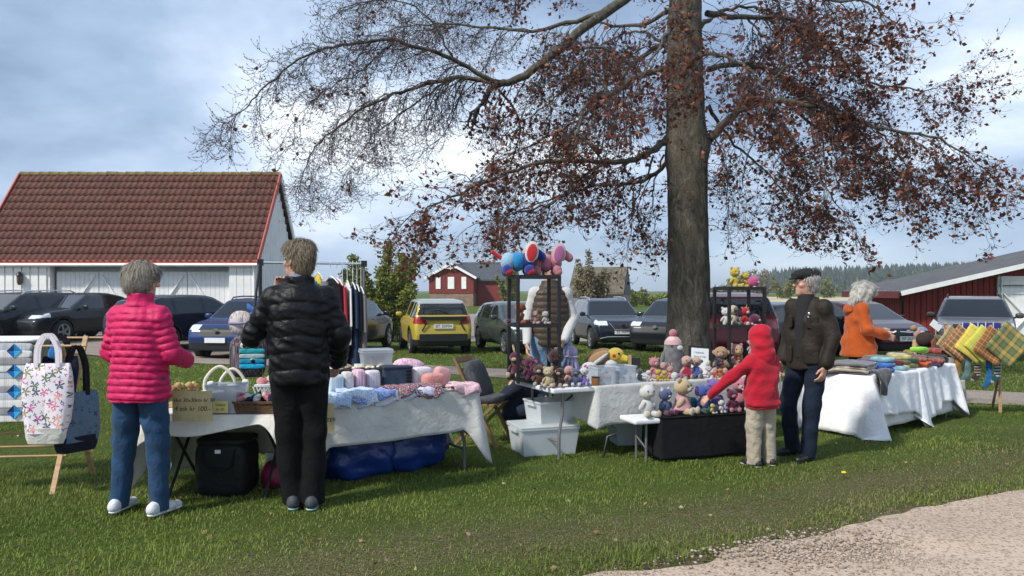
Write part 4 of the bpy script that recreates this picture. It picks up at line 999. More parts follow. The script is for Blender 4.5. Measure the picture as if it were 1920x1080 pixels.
# ================================================================ stall furniture
M_WOOD = mat('pale beech wood', (.46, .30, .15), .6, .18, 6, .2, 50, stretch=(1, 1, 6)); M_WOOD2 = mat('oiled brown wood', (.22, .125, .06), .6, .2, 6, .2, 50)
M_STEEL = mat('grey powder-coated steel', (.17, .17, .175), .4, .1, metal=.3); M_PL = mat('white moulded plastic', (.74, .75, .76), .45, .04, 5, .1, 120)
M_DKST = mat('black tube', (.015, .015, .016), .4, .1); M_BSH = mat('black steel shelf', (.010, .010, .011), .5, .1)
C_WHITE = cloth('white cotton cloth', (.70, .70, .69), 420, 5, .06); C_LINEN = cloth('grey white linen cloth', (.52, .52, .50), 420, 5, .09)
C_BRIGHT = cloth('bright white damask', (.80, .80, .82), 300, 4, .05); C_CREAM = cloth('cream white cloth', (.66, .64, .58), 420, 6, .07); C_BLACK = cloth('black cloth', (.010, .010, .012), 420, 5, .2)
def clear_mat(name, col, tr, rough=.25):
    m, t, b = base_mat(name); g = NT(t); b.inputs['Base Color'].default_value = (*col, 1); b.inputs['Roughness'].default_value = rough
    ts = g.n('ShaderNodeBsdfTransparent'); ts.inputs['Color'].default_value = (.93, .95, .97, 1); mx_ = g.n('ShaderNodeMixShader'); mx_.inputs[0].default_value = tr
    g.l(b.outputs[0], mx_.inputs[1]); g.l(ts.outputs[0], mx_.inputs[2])
    out = [q for q in t.nodes if q.type == 'OUTPUT_MATERIAL'][0]; g.l(mx_.outputs[0], out.inputs[0]); MATS[name] = m; return m
M_CLEAR = clear_mat('clear plastic', (.62, .66, .70), .60); M_MILK = clear_mat('milky plastic', (.70, .74, .76), .38, .35)
def fold_table(label, loc, rz, L, W, Hh, style='u', top=M_PL, grp=None):
    t = thing('folding_table', label, 'table', loc, rz, grp)
    MB().box((L/2, W/2, Hh-.022), (L, W, .044)).build('table_top', top, t, .012)
    for xe, s in ((.14, 1), (L-.14, -1)):
        if style == 'u':
            for y in (.09, W-.09):
                MB().tube([(xe, y, Hh-.05), (xe, y, Hh*.62), (xe-s*.05, y+(-.03 if y < W/2 else .03), Hh*.34), (xe-s*.05, y+(-.03 if y < W/2 else .03), 0)], .0145, 8).build('leg', M_STEEL, t)
            MB().tube([(xe-s*.05, .06, Hh*.25), (xe-s*.05, W-.06, Hh*.25)], .012, 8).build('cross_bar', M_STEEL, t)
            MB().tube([(xe, W/2, Hh*.50), (xe+s*.38, W/2, Hh-.05)], .010, 8).build('stay', M_DKST, t)
        else:
            for y0, y1 in ((.05, W-.05), (W-.05, .05)):
                MB().tube([(xe, y0, Hh-.05), (xe+(.02 if y0 < W/2 else 0), y1, 0)], .012, 8).build('leg', M_DKST, t)
    return t
def tablecloth(label, m, loc, rz, L, W, Hh, drop, amp=.025, corner=.10, nper=150, nv=14, seed=0, span=(0, 1), freq=9., flare=.05, grp=None):
    """drop(side,t): hang of the cloth; side 0 front, 1 right, 2 back, 3 left"""
    rg = np.random.default_rng(seed); ph = rg.uniform(0, 6.28, 8)
    x0, x1 = span[0]*L, span[1]*L; e = .006; per = 2*((x1-x0)+W); V = []; ring = []
    def pos(s):
        a = x1-x0
        if s < a: return 0, s/a, Vector((x0+s, -e, 0)), Vector((0, -1, 0)), min(s, a-s)
        s -= a
        if s < W: return 1, s/W, Vector((x1+e, s, 0)), Vector((1, 0, 0)), min(s, W-s)
        s -= W
        if s < a: return 2, s/a, Vector((x1-s, W+e, 0)), Vector((0, 1, 0)), min(s, a-s)
        s -= a; return 3, s/W, Vector((x0-e, W-s, 0)), Vector((-1, 0, 0)), min(s, W-s)
    for k in range(nper):
        s = per*k/nper; sd_, tt, p, nrm, dc = pos(s); cf = max(0, 1-dc/.16)
        D_ = drop(sd_, tt)+corner*cf**1.5; row = []
        for j in range(nv+1):
            v = j/nv; f = sum(math.sin(freq*s*(1+.37*q)+ph[q])/(1+q*.6) for q in range(4))*.5
            out = (flare*v+amp*v**.8*f+corner*.55*cf**2*v)+.004; swing = .018*math.sin(5*s+ph[5])*v
            tang = Vector((-nrm.y, nrm.x, 0)); zdrop = D_*(v if v > .1 else v*.9)
            q = p+nrm*max(out, .003)+tang*swing; row.append((q.x, q.y, max(Hh+.004-zdrop+.004*math.sin(13*s+ph[6])*v, .012)))
        V += row
    n1 = nv+1; F = [(k*n1+j, k*n1+j+1, ((k+1) % nper)*n1+j+1, ((k+1) % nper)*n1+j) for k in range(nper) for j in range(nv)]
    mb = MB(); mb.add(V, F, True); mb.add([V[k*n1] for k in range(nper)], [tuple(range(nper))])
    me = mb.mesh('tablecloth'); bm = bmesh.new(); bm.from_mesh(me); bmesh.ops.remove_doubles(bm, verts=bm.verts, dist=1e-4); bm.to_mesh(me); bm.free()
    o = new_obj('tablecloth', me, m); o.location = loc; o.rotation_euler = (0, 0, rz)
    q = o.modifiers.new('thickness', 'SOLIDIFY'); q.thickness = .0025; q.offset = 1
    return tag(o, label, 'tablecloth', grp)
class Frame:
    """a place on a table: u along, v back, w up, in the table's own directions"""
    def __init__(s, loc, rz, H): s.l = Vector(loc); s.rz = rz; s.H = H
    def __call__(s, u, v, w=0.): c, q = math.cos(s.rz), math.sin(s.rz); return Vector((s.l.x+c*u-q*v, s.l.y+q*u+c*v, s.l.z+s.H+.009+w))
    def inv(s, px, D):  # u,v of the point seen in picture column px at distance D
        X = (px-960)/FPX*D-s.l.x; Y = D-s.l.y; c, q = math.cos(s.rz), math.sin(s.rz); return c*X+q*Y, -q*X+c*Y
def ang(a, b): return math.atan2(b[1]-a[1], b[0]-a[0])
# ---- stall 1: small camping table (A) and long table (B)
A0, A1 = (-2.62, 5.52), (-1.64, 5.50); rA = ang(A0, A1); LA, WA, HA = .98, .62, .615
fA = Frame((*A0, 0), rA, HA); fold_table('low camping table with crossed black legs under a cream cloth', (*A0, 0), rA, LA, WA, HA, 'x')
tablecloth('cream cloth hanging unevenly over the low camping table', C_CREAM, (*A0, 0), rA, LA, WA, HA, lambda s, t: {0: .10+.05*math.sin(5*t), 1: .40-.06*t, 2: .42, 3: .42}[s], .02, .14, seed=2, freq=11)
B0, B1 = (-1.50, 5.70), (-.31, 6.47); rB = ang(B0, B1); LB_, WB, HB = 1.44, .74, .685
fB = Frame((*B0, 0), rB, HB); fold_table('long folding table with grey legs under a grey-white cloth', (*B0, 0), rB, LB_, WB, HB)
tablecloth('grey-white linen cloth hanging down the front of the long table with a knotted corner', C_LINEN, (*B0, 0), rB, LB_, WB, HB, lambda s, t: {0: .345+.015*math.sin(4*t), 1: .36+.1*(1-t), 2: .30, 3: .50}[s], .016, .27, seed=5, freq=7, flare=.02)
# ---- stall 2: plush toys, table C and the low bench
C0 = (.36, 6.76); rC = R(25); LC, WC, HC = 2.62, .78, .64
fC = Frame((*C0, 0), rC, HC); fold_table('white folding table with bowed grey legs carrying the plush toys', (*C0, 0), rC, LC, WC, HC)
tablecloth('pale grey cloth over the right part of the plush toy table', C_LINEN, (*C0, 0), rC, LC, WC, HC, lambda s, t: {0: .35-.03*t+.02*math.sin(6*t), 1: .40, 2: .2, 3: .33}[s], .014, .04, seed=7, span=(.165, 1.0), freq=6, flare=.02)
E0 = (1.06, 6.66); rE = R(19); LE, WE, HE = 1.42, .30, .385
fE = Frame((*E0, 0), rE, HE)
tE = thing('folding_bench', 'low white folding bench with thin grey legs under a black cloth', 'bench', (*E0, 0), rE)
MB().box((LE/2, WE/2, HE-.022), (LE, WE, .044)).build('seat', M_PL, tE, .014)
for xe in (.14, LE-.14):
    for y in (.06, WE-.06): MB().tube([(xe, y, HE-.04), (xe, y, 0)], .012, 8).build('leg', M_STEEL, tE)
    MB().tube([(xe, .06, .12), (xe, WE-.06, .20)], .009, 8).build('cross_bar', M_STEEL, tE)
MB().tube([(-.02, WE+.02, HE*.55), (-.10, WE+.03, HE*.5), (-.14, WE+.04, .0)], .012, 8).build('stay', M_DKST, tE)
tablecloth('black cloth reaching the ground over the low bench', C_BLACK, (*E0, 0), rE, LE, WE, HE, lambda s, t: {0: .365, 1: .365, 2: .3, 3: .34}[s], .006, .0, seed=9, span=(.175, 1.0), freq=5, flare=.015)
# ---- stall 3: wool and weaving, table D
D0, D1 = (3.62, 7.80), (5.20, 9.10); rD = ang(D0, D1); LD, WD, HD = 2.05, .84, .63
fD = Frame((*D0, 0), rD, HD); fold_table('folding table hidden under white damask cloths with knitwear', (*D0, 0), rD, LD, WD, HD)
tablecloth('white damask cloth reaching the grass at the man\'s end of the knitwear table', C_BRIGHT, (*D0, 0), rD, LD, WD, HD, lambda s, t: {0: .40+.04*t if t < .8 else .45+.5*(t-.8), 1: .3, 2: .4, 3: .60}[s], .034, .23, seed=12, span=(-.01, .56), freq=15, flare=.05)
tablecloth('second white cloth with deep folds on the far half of the knitwear table', C_BRIGHT, (*D0, .004), rD, LD, WD, HD, lambda s, t: {0: .56-.16*t if t < .45 else .40, 1: .40, 2: .4, 3: .3}[s], .036, .22, seed=15, span=(.52, 1.01), freq=15, flare=.06)

# ================================================================ things for sale: builders
def tote(label, m, loc, rz, w, h, d, base=None, strap=None, sh=.26, tilt=0):
    t = thing('tote_bag', label, 'bag', loc, rz); t.rotation_euler = (tilt, 0, rz)
    V = []; UV = []; n = 28; rows = 9
    for j in range(rows+1):
        s = j/rows; z = -h*(1-s); k = .9+.1*math.sin(s*PI)*1.2-.10*(1-s); dd = d*(.35+.65*(1-s)**.8) if s < .98 else .012
        for i in range(n+1):
            a = 2*PI*i/n-PI/2; c, q = math.cos(a), math.sin(a); p = 5
            x = w/2*k*math.copysign(abs(c)**(2/p), c); y = dd/2*math.copysign(abs(q)**(2/p), q)
            y += .010*math.sin(x*28+s*5); V.append((x, y, z)); UV.append((x/w+.5+(1.3 if q > 0 else 0), z/w))
    F = [(j*(n+1)+i, j*(n+1)+i+1, (j+1)*(n+1)+i+1, (j+1)*(n+1)+i) for j in range(rows) for i in range(n)]
    new_obj('bag_body', mesh_np('bag_body', V, F, True, UV), m, t)
    MB().loft([(-h*1.0-.075, 0, 0, w*.36, d*.40), (-h-.03, 0, 0, w*.40, d*.47), (-h+.04, 0, 0, w*.415, d*.52)], 24, 5).build('base_panel', base or m, t)
    for y in (-.018, .018):
        P = [(-w*.22, y, -.03), (-w*.20, y, sh*.55), (-w*.08, y, sh*.97), (.0, y, sh), (w*.08, y, sh*.97), (w*.20, y, sh*.55), (w*.22, y, -.03)]
        mb = MB()
        for a, b in zip(P[:-1], P[1:]): mb.bar(a, b, .006, .032, (1, 0, 0))
        C = curve(P, 4); st = MB()
        for a, b in zip(C[:-1], C[1:]): st.bar(a, b, .030, .006, (0, 1, 0))
        st.build('handle', strap or m, t)
    return t
def sign(label, m, loc, rz, w, h, lines, tilt=0., ink=M_INK, name='price_sign', shear=.15):
    t = thing(name, label, 'sign', loc, rz); t.rotation_euler = (tilt, 0, rz)
    MB().box((0, 0, -h/2), (w, .004, h)).build('card', m, t)
    for (s, x, z, size) in lines: text('handwriting', s, size, ink, t, (x, -.0032, z), (PI/2, 0, 0), 'LEFT', shear)
    return t
def box_open(label, m, loc, rz, w, d, h, name='storage_box', cat='box', rim=True, lid=None, grp=None, taper=.9):
    t = thing(name, label, cat, loc, rz, grp); mb = MB(); th = .004
    o = [(-w/2*taper, -d/2*taper), (w/2*taper, -d/2*taper), (w/2*taper, d/2*taper), (-w/2*taper, d/2*taper)]; p = [(-w/2, -d/2), (w/2, -d/2), (w/2, d/2), (-w/2, d/2)]
    V = [(x, y, 0) for x, y in o]+[(x, y, h) for x, y in p]+[(x*.97, y*.97, th) for x, y in o]+[(x*.97, y*.97, h) for x, y in p]
    F = [(3, 2, 1, 0), (8, 9, 10, 11)]+[(i, (i+1) % 4, 4+(i+1) % 4, 4+i) for i in range(4)]+[(8+(i+1) % 4, 8+i, 12+i, 12+(i+1) % 4) for i in range(4)]+[(4+i, 4+(i+1) % 4, 12+(i+1) % 4, 12+i) for i in range(4)]
    mb.add(V, F); mb.build('tub', m, t)
    if rim:
        for a, b in zip(p, p[1:]+p[:1]): MB().bar((*a, h-.006), (*b, h-.006), .016, .014).build('rim', m, t)
    if lid: MB().box((0, 0, h+.011), (w*1.03, d*1.03, .016)).build('lid', lid, t, .006)
    return t
def folded(label, m, loc, rz, d, name='folded_cloth', cat='textile', layers=1, mats=None, grp=None, e=.32):
    t = thing(name, label, cat, loc, rz, grp); h = d[2]/layers
    if cat in ('textile', 'jumper', 'blanket'):
        hk = .017 if cat == 'textile' else h*.86
        for k in range(layers):
            o1, o2, ph_ = random.uniform(-.02, .02), random.uniform(-.02, .02), random.uniform(0, 6)
            def fn(u, v, k=k, o1=o1, o2=o2, ph_=ph_):
                x = (u-.5)*d[0]*1.12+o1+.008*math.sin(9*v+ph_); y = (v-.5)*d[1]+o2+.008*math.sin(8*u+ph_*2); over = max(0, -.055-y-.02*math.sin(5*u+ph_)) if cat == 'textile' else 0
                return x, y+over*.75, .006+(hk*.4 if cat != 'textile' else 0)+hk*k+.007*math.sin(11*u+ph_)*math.sin(7*v+k)+.004*math.sin(23*u+9*v)-over*.9-(.35*hk*(abs(2*u-1)**6+abs(2*v-1)**6) if cat != 'textile' else 0)
            s_ = sheet('layer', (mats or [m])[k % len(mats or [m])], fn, 16, 14, t, .010 if cat == 'textile' else hk*.9); s_.rotation_euler = (0, 0, random.uniform(-.10, .10))
        return t
    for k in range(layers):
        soft('layer', (mats or [m])[k % len(mats or [m])], (random.uniform(-.008, .008), random.uniform(-.006, .006), h*(k+.5)), (d[0]*random.uniform(.96, 1.03), d[1]*random.uniform(.95, 1.02), h*1.08), t, (0, 0, random.uniform(-.05, .05)), e, .004, 18)
    return t
# ---- plush toys
W_ = lambda n, c: wool('wool '+n, c)
EYE = mat('black safety eye', (.006, .006, .007), .12, 0)
def plush(label, loc, face, s, c, kind='bear', c2=None, c3=None, pose='sit', name='plush_toy', dress=None, feet=None, grp='plush toys for sale'):
    """seated amigurumi: s is its height; face = direction it looks (radians, world)"""
    c2 = c2 or c; c3 = c3 or c2; s *= 1.12; t = thing(name, label, 'plush toy', loc, face-PI/2, grp)   # looks along local +Y
    hd = s*.235; bz = s*.26
    ball('body', dress or c, (0, 0, bz), (s*.20, s*.18, s*.25), t)
    hz = bz+s*.43; hy = s*.03
    ball('head', c, (0, hy, hz), (hd, hd*.93, hd*.9), t)
    for q in (-1, 1):
        ball('arm', c, (q*s*.20, s*.07, bz+s*.05), (s*.065, s*.075, s*.15), t, (R(-25), q*R(-28), 0))
        lg = ball('leg', feet or c, (q*s*.13, s*.22, s*.085), (s*.08, s*.19, s*.085), t, (0, 0, q*R(-14)))
        ball('foot', c2 if not feet else feet, (q*s*.17, s*.37, s*.10), (s*.085, s*.06, s*.10), t)
        ball('eye', EYE, (q*hd*.40, hy+hd*.83, hz+hd*.16), s*.022, t)
        if kind == 'bear': ball('ear', c, (q*hd*.72, hy, hz+hd*.72), (hd*.33, hd*.2, hd*.33), t)
        elif kind == 'cat': MB().loft([(0, 0, 0, hd*.33, hd*.18), (hd*.3, 0, 0, hd*.2, hd*.12), (hd*.52, 0, 0, hd*.03, hd*.03)], 10).build('ear', c2, t, loc=(q*hd*.58, hy, hz+hd*.60), rot=(0, q*R(22), 0))
        elif kind == 'bunny': ball('ear', c2, (q*hd*.38, hy-.01*s, hz+hd*1.35), (hd*.2, hd*.12, hd*.62), t, (0, q*R(14), 0))
        elif kind == 'elephant':
            e_ = ball('ear', c, (q*hd*1.10, hy-hd*.1, hz+hd*.1), (hd*.62, hd*.12, hd*.70), t, (0, q*R(12), q*R(18))); ball('inner_ear', c3, (q*hd*1.12, hy-hd*.02, hz+hd*.08), (hd*.42, hd*.10, hd*.48), t, (0, q*R(12), q*R(18)))
        elif kind == 'monkey': ball('ear', c2, (q*hd*.98, hy, hz+hd*.05), (hd*.28, hd*.14, hd*.32), t)
        elif kind == 'unicorn' or kind == 'cow': ball('ear', c2, (q*hd*.80, hy, hz+hd*.62), (hd*.34, hd*.12, hd*.18), t, (0, q*R(-25), 0))
    if kind in ('bear', 'monkey', 'cow', 'bunny', 'unicorn'): ball('muzzle', c2, (0, hy+hd*.80, hz-hd*.22), (hd*.42, hd*.32, hd*.32), t); ball('nose', EYE if kind != 'bunny' else c3, (0, hy+hd*1.10, hz-hd*.12), (s*.022, s*.015, s*.016), t)
    if kind == 'cat': ball('muzzle', c2, (0, hy+hd*.84, hz-hd*.2), (hd*.26, hd*.16, hd*.18), t)
    if kind == 'elephant': MB().tube([(0, hy+hd*.7, hz-hd*.1), (0, hy+hd*1.25, hz-hd*.35), (0, hy+hd*1.35, hz-hd*.9), (0, hy+hd*1.65, hz-hd*1.05)], [hd*.34, hd*.27, hd*.21, hd*.18], 10).build('trunk', c, t)
    if kind == 'unicorn': MB().loft([(0, 0, 0, hd*.16, hd*.16), (hd*.75, 0, 0, hd*.02, hd*.02)], 8).build('horn', W_('gold', (.62, .42, .08)), t, loc=(0, hy+hd*.35, hz+hd*.78), rot=(R(-18), 0, 0)); ball('mane', c3, (0, hy-hd*.6, hz+hd*.3), (hd*.3, hd*.4, hd*.7), t)
    if kind == 'bird': MB().loft([(0, 0, 0, hd*.45, hd*.22), (hd*.5, 0, 0, hd*.30, hd*.12)], 10).build('beak', c3, t, loc=(0, hy+hd*.75, hz-hd*.12), rot=(R(-80), 0, 0))
    if dress: MB().loft([(0, 0, 0, s*.27, s*.25), (.05*s, 0, 0, s*.26, s*.24), (s*.20, 0, 0, s*.19, s*.17), (s*.32, 0, 0, s*.15, s*.13)], 18).build('dress', dress, t, loc=(0, s*.02, s*.12))
    return t
def blob(label, loc, face, s, c, c2, name='plush_ball', hat=None, w=1.):
    t = thing(name, label, 'plush toy', loc, face-PI/2, 'plush toys for sale')
    ball('body', c, (0, 0, s*.45), (s*.42*w, s*.40*w, s*.45), t)
    for q in (-1, 1): ball('eye', EYE, (q*s*.15, s*.36*w, s*.55), s*.035, t); ball('foot', c2, (q*s*.2, s*.22, s*.06), (s*.13, s*.15, s*.06), t)
    ball('snout', c2, (0, s*.37*w, s*.42), (s*.13, s*.08, s*.10), t)
    return t

tablecloth('white under-cloth reaching nearly to the grass beneath the knitwear table', C_WHITE, (*D0, -.014), rD, LD, WD, HD, lambda s, t: .53, .012, .0, seed=21, span=(.03, .97), freq=8, flare=-.02)
CAMF = R(-90)
def on(f, px, v, w=0.):
    k = (px-960)/FPX; c, q = math.cos(f.rz), math.sin(f.rz); u = (k*(f.l.y+v*c)-f.l.x+v*q)/(c-k*q); return f(u, v, w)
def colr(n, c): return cloth('fabric '+n, c, 400, 14, .10)
# ================================================================ wooden airer with quilt and bags
ra = thing('wooden_airer', 'folding wooden airer with crossed legs carrying quilt and tote bags', 'clothes airer', (-3.75, 5.95, 0), R(6))
for x in (-.95, .36):
    for y0, y1, z1 in ((-.30, .26, 1.13), (.30, -.26, 1.10)):
        MB().bar((x+(.02 if y0 > 0 else -.02), y0, 0), (x+(.02 if y0 > 0 else -.02), y1, z1), .022, .035, (1, 0, 0)).build('leg', M_WOOD, ra)
for y, z in ((.26, 1.12), (-.26, 1.09), (-.17, .26), (.16, .27), (-.08, .42), (.02, .95), (.16, .80)): MB().tube([(-.97, y, z), (.56 if z > 1.05 else .38, y, z)], .009, 8).build('rail', M_WOOD, ra)
qu = thing('patchwork_quilt', 'white and grey striped quilt with blue diamond patches over the wooden airer', 'quilt', (-3.53, 5.95, 0), R(6))
QW = [('quilt white', (.72, .72, .70)), ('quilt pale blue grey', (.50, .53, .58)), ('quilt mid grey', (.30, .30, .31))]
QM = [print_mat(n+' print', c, [tuple(q*.85 for q in c), tuple(q*.78 for q in c)], 30, 3, .011) for n, c in QW]
seq = [1, 0, 2, 0, 1, 0, 2, 1, 0, 2, 0]
for k, q in enumerate(seq):
    z = 1.115-(k+.5)*.052
    soft('patch_strip', QM[q], (-.44, -.285-.006*math.sin(k), z), (.86, .022, .053), qu, e=.22)
for k in range(4):
    zc = 1.06-.148*k
    for i in range(3):
        xc = -.75+.31*i
        for a0, cc in ((0, (.004, .22, .55)), (90, (.012, .03, .085)), (180, (.006, .12, .42)), (270, (.05, .42, .72))):
            a = R(a0); m_ = colr('quilt blue %d' % a0, cc)
            P = [(0, 0), (.052*math.cos(a), .052*math.sin(a)), (.052*math.cos(a+PI/2), .052*math.sin(a+PI/2))]
            MB().prism(P, -.004, .004, 'y').build('triangle_patch', m_, qu, loc=(xc, -.302, zc))
soft('back_hang', QM[0], (-.44, .27, .80), (.86, .02, .62), qu, e=.22)
soft('top_fold', QM[0], (-.44, 0, 1.13), (.86, .56, .022), qu, e=.22)
FLO = print_mat('floral cotton', (.74, .70, .75), [(.62, .16, .30), (.10, .16, .09), (.70, .35, .27), (.07, .07, .17), (.23, .25, .09), (.42, .12, .3), (.12, .16, .10)], 4.2, 5, .075)
tote('white tote bag printed with pink flowers and green leaves on the wooden airer', FLO, at(90, 681, 5.60)+Vector((0, 0, .0)), R(4), .345, .50, .14, C_CREAM, FLO, .20)
DEN = print_mat('denim patch print', (.085, .13, .20), [(.02, .12, .20), (.012, .02, .06), (.05, .09, .16)], 4, 4, .05)
tote('slate blue tote bag with dark base and black straps at the end of the airer', DEN, at(143, 735, 5.72), R(62), .36, .36, .13, colr('navy canvas', (.010, .013, .026)), C_BLACK, .33)
tote('navy tote bag with bright blue patch behind the floral bag', colr('navy tote', (.016, .02, .05)), at(112, 668, 5.85), R(8), .27, .26, .07, None, C_BLACK, .15)
soft('blue_pouch', colr('bright blue', (.02, .17, .48)), at(104, 658, 5.74), (.10, .05, .13), None, (0, .2, .1), .6, .006); tag(bpy.context.scene.objects[-1] if False else [o for o in COL.objects if o.name.startswith('blue_pouch')][0], 'small bright blue pouch hung between the bags on the airer', 'pouch')

# ================================================================ camping table A
CARD = mat('buff card', (.50, .41, .22), .85, .10, 12, .2, 60)
sg = sign('buff card price sign reading 4 stk kr 100 hung over the camping table edge', CARD, at(360, 733, 5.36), R(0), .275, .212, [('4 stk kr 100.-', -.125, -.125, .046), ('klut 30x30cm kr 30', -.13, -.065, .036)], R(3))
bA = box_open('clear plastic box with yellow price note on the camping table', M_CLEAR, on(fA, 425, .10), rA, .225, .20, .20)
MB().box((0, -.115, .05), (.11, .004, .085)).build('price_note', mat('yellow note', (.62, .54, .20), .8, .06), bA); text('handwriting', 'Vaskes', .026, M_INK, bA, (0, -.1175, .065), (PI/2, 0, 0)); text('handwriting', 'kr 20', .026, M_INK, bA, (0, -.1175, .033), (PI/2, 0, 0))
for i in range(6): soft('wash_cloth', colr('wash %d' % (i % 3), [(.35, .36, .36), (.5, .5, .5), (.28, .27, .26)][i % 3]), (-.07+.028*i, .0, .075), (.024, .15, .12), bA, (0, .05, 0), .3)
WICK = mat('woven wicker', (.15, .085, .045), .8, .5, 60, .9, 120, stretch=(1, 1, 4))
bw = box_open('brown wicker basket of fabric scraps on the camping table', WICK, on(fA, 486, .11), rA, .30, .22, .085, 'wicker_basket', 'basket')
for i in range(20):
    cc = [(.45, .10, .13), (.012, .016, .035), (.62, .58, .50), (.55, .20, .22), (.02, .25, .24), (.012, .012, .015), (.6, .45, .22), (.55, .6, .6)][i % 8]
    soft('fabric_scrap', colr('scrap %d' % (i % 8), cc), (-.12+.24*((i*7) % 20)/20, random.uniform(-.06, .05), .09+.025*random.random()), (.085, .05, .035), bw, (random.uniform(-.6, .6), random.uniform(-.6, .6), random.uniform(0, 3)), .6, .006)
def hooped(label, px, v, m, w, h, hoop, n=0):
    t = box_open(label, m, on(fA, px, v), rA+.2, w, w*.8, h, 'handled_basket', 'basket')
    MB().tube(curve([(-w*.46, 0, h*.8), (-w*.42, 0, h+hoop*.55), (0, 0, h+hoop), (w*.42, 0, h+hoop*.55), (w*.46, 0, h*.8)], 5), .012, 7).build('handle', mat('cream basket handle', (.66, .62, .52), .7), t); return t
hooped('white handled basket with arched cream handle behind the plastic box', 412, .38, M_PL, .24, .10, .20)
hooped('second arched handle basket of grey yarn beside the white one', 436, .50, mat('grey felt', (.28, .28, .29), .9), .20, .09, .18)
ws = thing('yarn_board', 'small wooden tray of brown dried flower bundles on the camping table', 'tray', on(fA, 347, .38), rA)
MB().box((0, 0, .012), (.26, .18, .024)).build('tray', M_WOOD, ws)
for i in range(12):
    x, y = random.uniform(-.11, .11), random.uniform(-.07, .07)
    MB().tube([(x, y, .02), (x+random.uniform(-.02, .02), y, .09+random.random()*.05)], .010, 6).build('stem_bundle', M_WOOD2, ws)
    ball('flower_head', mat('straw flower %d' % (i % 3), [(.45, .30, .13), (.55, .45, .20), (.30, .17, .08)][i % 3], .9, .3, 40), (x, y, .13+random.random()*.04), random.uniform(.016, .026), ws)
wb_ = box_open('open wooden box with dark blue cloth behind the buff price card', M_WOOD2, on(fA, 378, .16), rA+.1, .16, .14, .075, 'wooden_box', 'box'); soft('cloth', colr('dark blue', (.02, .03, .07)), (.0, -.0, .08), (.13, .12, .05), wb_, e=.4)
pp = thing('paper_pile', 'loose pile of white printed paper sheets on the camping table', 'papers', on(fA, 402, .24, .105), rA)
for i in range(5): MB().box((random.uniform(-.02, .02), random.uniform(-.02, .02), .003+.004*i), (.21, .15, .003), (0, 0, random.uniform(-.25, .25))).build('sheet', C_WHITE, pp)
for i, (px, v, hh, lean, lab) in enumerate(((458, .40, .20, .12, 'tall white folded cloth standing on the camping table'), (399, .46, .18, -.25, 'slim white card leaning beside the arched handles'))):
    o = soft('folded_card', C_WHITE, on(fA, px, v, hh/2), (.055, .03, hh), None, (0, lean, rA), .4); tag(o, lab, 'cloth')
o = ball('white_bowl', M_PL, on(fA, 436, .26, .155), (.045, .045, .032)); tag(o, 'small round white bowl on the grey yarn basket', 'bowl')
o = soft('black_comb', M_DKST, on(fA, 421, .22, .155), (.022, .02, .10), None, (0, -.35, 0), .6); tag(o, 'black upright hair clip beside the white bowl', 'hair clip')
lt = thing('lattice_basket', 'white plastic lattice basket beside the black-jacketed woman', 'basket', on(fA, 508, .42), rA)
for k in range(7):
    for s_ in (-1, 1):
        for y in (-.07, .07): MB().bar((-.085+.028*k-.03*s_, y, .0), (-.085+.028*k+.03*s_, y, .15), .007).build('lath', M_PL, lt)
MB().box((0, 0, .155), (.21, .15, .016)).build('rim', M_PL, lt); MB().box((0, 0, .004), (.2, .14, .008)).build('floor', M_PL, lt)
for i in range(5): soft('hair_bow', colr('bow %d' % i, [(.60, .28, .28), (.5, .12, .15), (.62, .60, .56), (.4, .35, .3), (.65, .4, .4)][i]), (-.07+.035*i, 0, .18+.012*(i % 3)), (.06, .06, .05), lt, (random.random(), random.random(), 0), .7, .008)
bb = thing('cooler_bag', 'black insulated bag with small white tag under the camping table', 'bag', (*fA.l.xy, 0), rA)
M_NYL = mat('black nylon', (.0045, .005, .005), .55, .3, 8, .9, 22, spec=.3)
soft('bag_body', M_NYL, (.50, .30, .205), (.40, .34, .42), bb, (0, 0, 0), .34, .010, 16, 40, 26); soft('lid', M_NYL, (.50, .30, .40), (.385, .32, .05), bb, e=.4, noise=.006); MB().tube(curve([(.38, .135, .36), (.42, .12, .22), (.58, .12, .22), (.62, .135, .36)], 4), .009, 6).build('strap', C_BLACK, bb); MB().box((.50, .118, .34), (.04, .006, .025)).build('tag', M_PL, bb)
bb.location = fA(.0, -.06); bb.location.z = 0
o = soft('pink_bag', mat('magenta plastic bag', (.28, .012, .06), .4, .3, 12, .6, 20), (-1.70, 5.95, .10), (.42, .26, .20), None, (0, 0, .3), .6, .014); tag(o, 'crumpled magenta bag on the grass behind the camping table', 'bag')

# ================================================================ clothes rail behind
P0, P1 = Vector((-2.36, 7.25, 0)), Vector((-1.46, 7.62, 0)); rr = ang(P0, P1); RL = (P1-P0).length; BZ = 1.765
cr = thing('clothes_rail', 'black clothes rail with chrome bar standing behind the tables', 'clothes rail', P0, rr)
MB().tube([(0, 0, BZ), (RL, 0, BZ)], .013, 8).build('hanging_bar', M_CHR, cr)
for x, lean in ((0, -.0), (RL, 0)):
    MB().tube([(x, 0, .04), (x, 0, BZ+.02)], .017 if x == 0 else .012, 8).build('upright', M_DKST if x == 0 else M_STEEL, cr); MB().box((x, 0, BZ), (.055, .045, .06)).build('joint', M_DKST, cr); MB().tube([(x, -.26, .03), (x, .26, .03)], .016, 8).build('foot', M_DKST, cr)
MB().tube([(-.01, -.05, BZ-.02), (-.09, -.16, 1.10)], .012, 8).build('brace', M_DKST, cr)
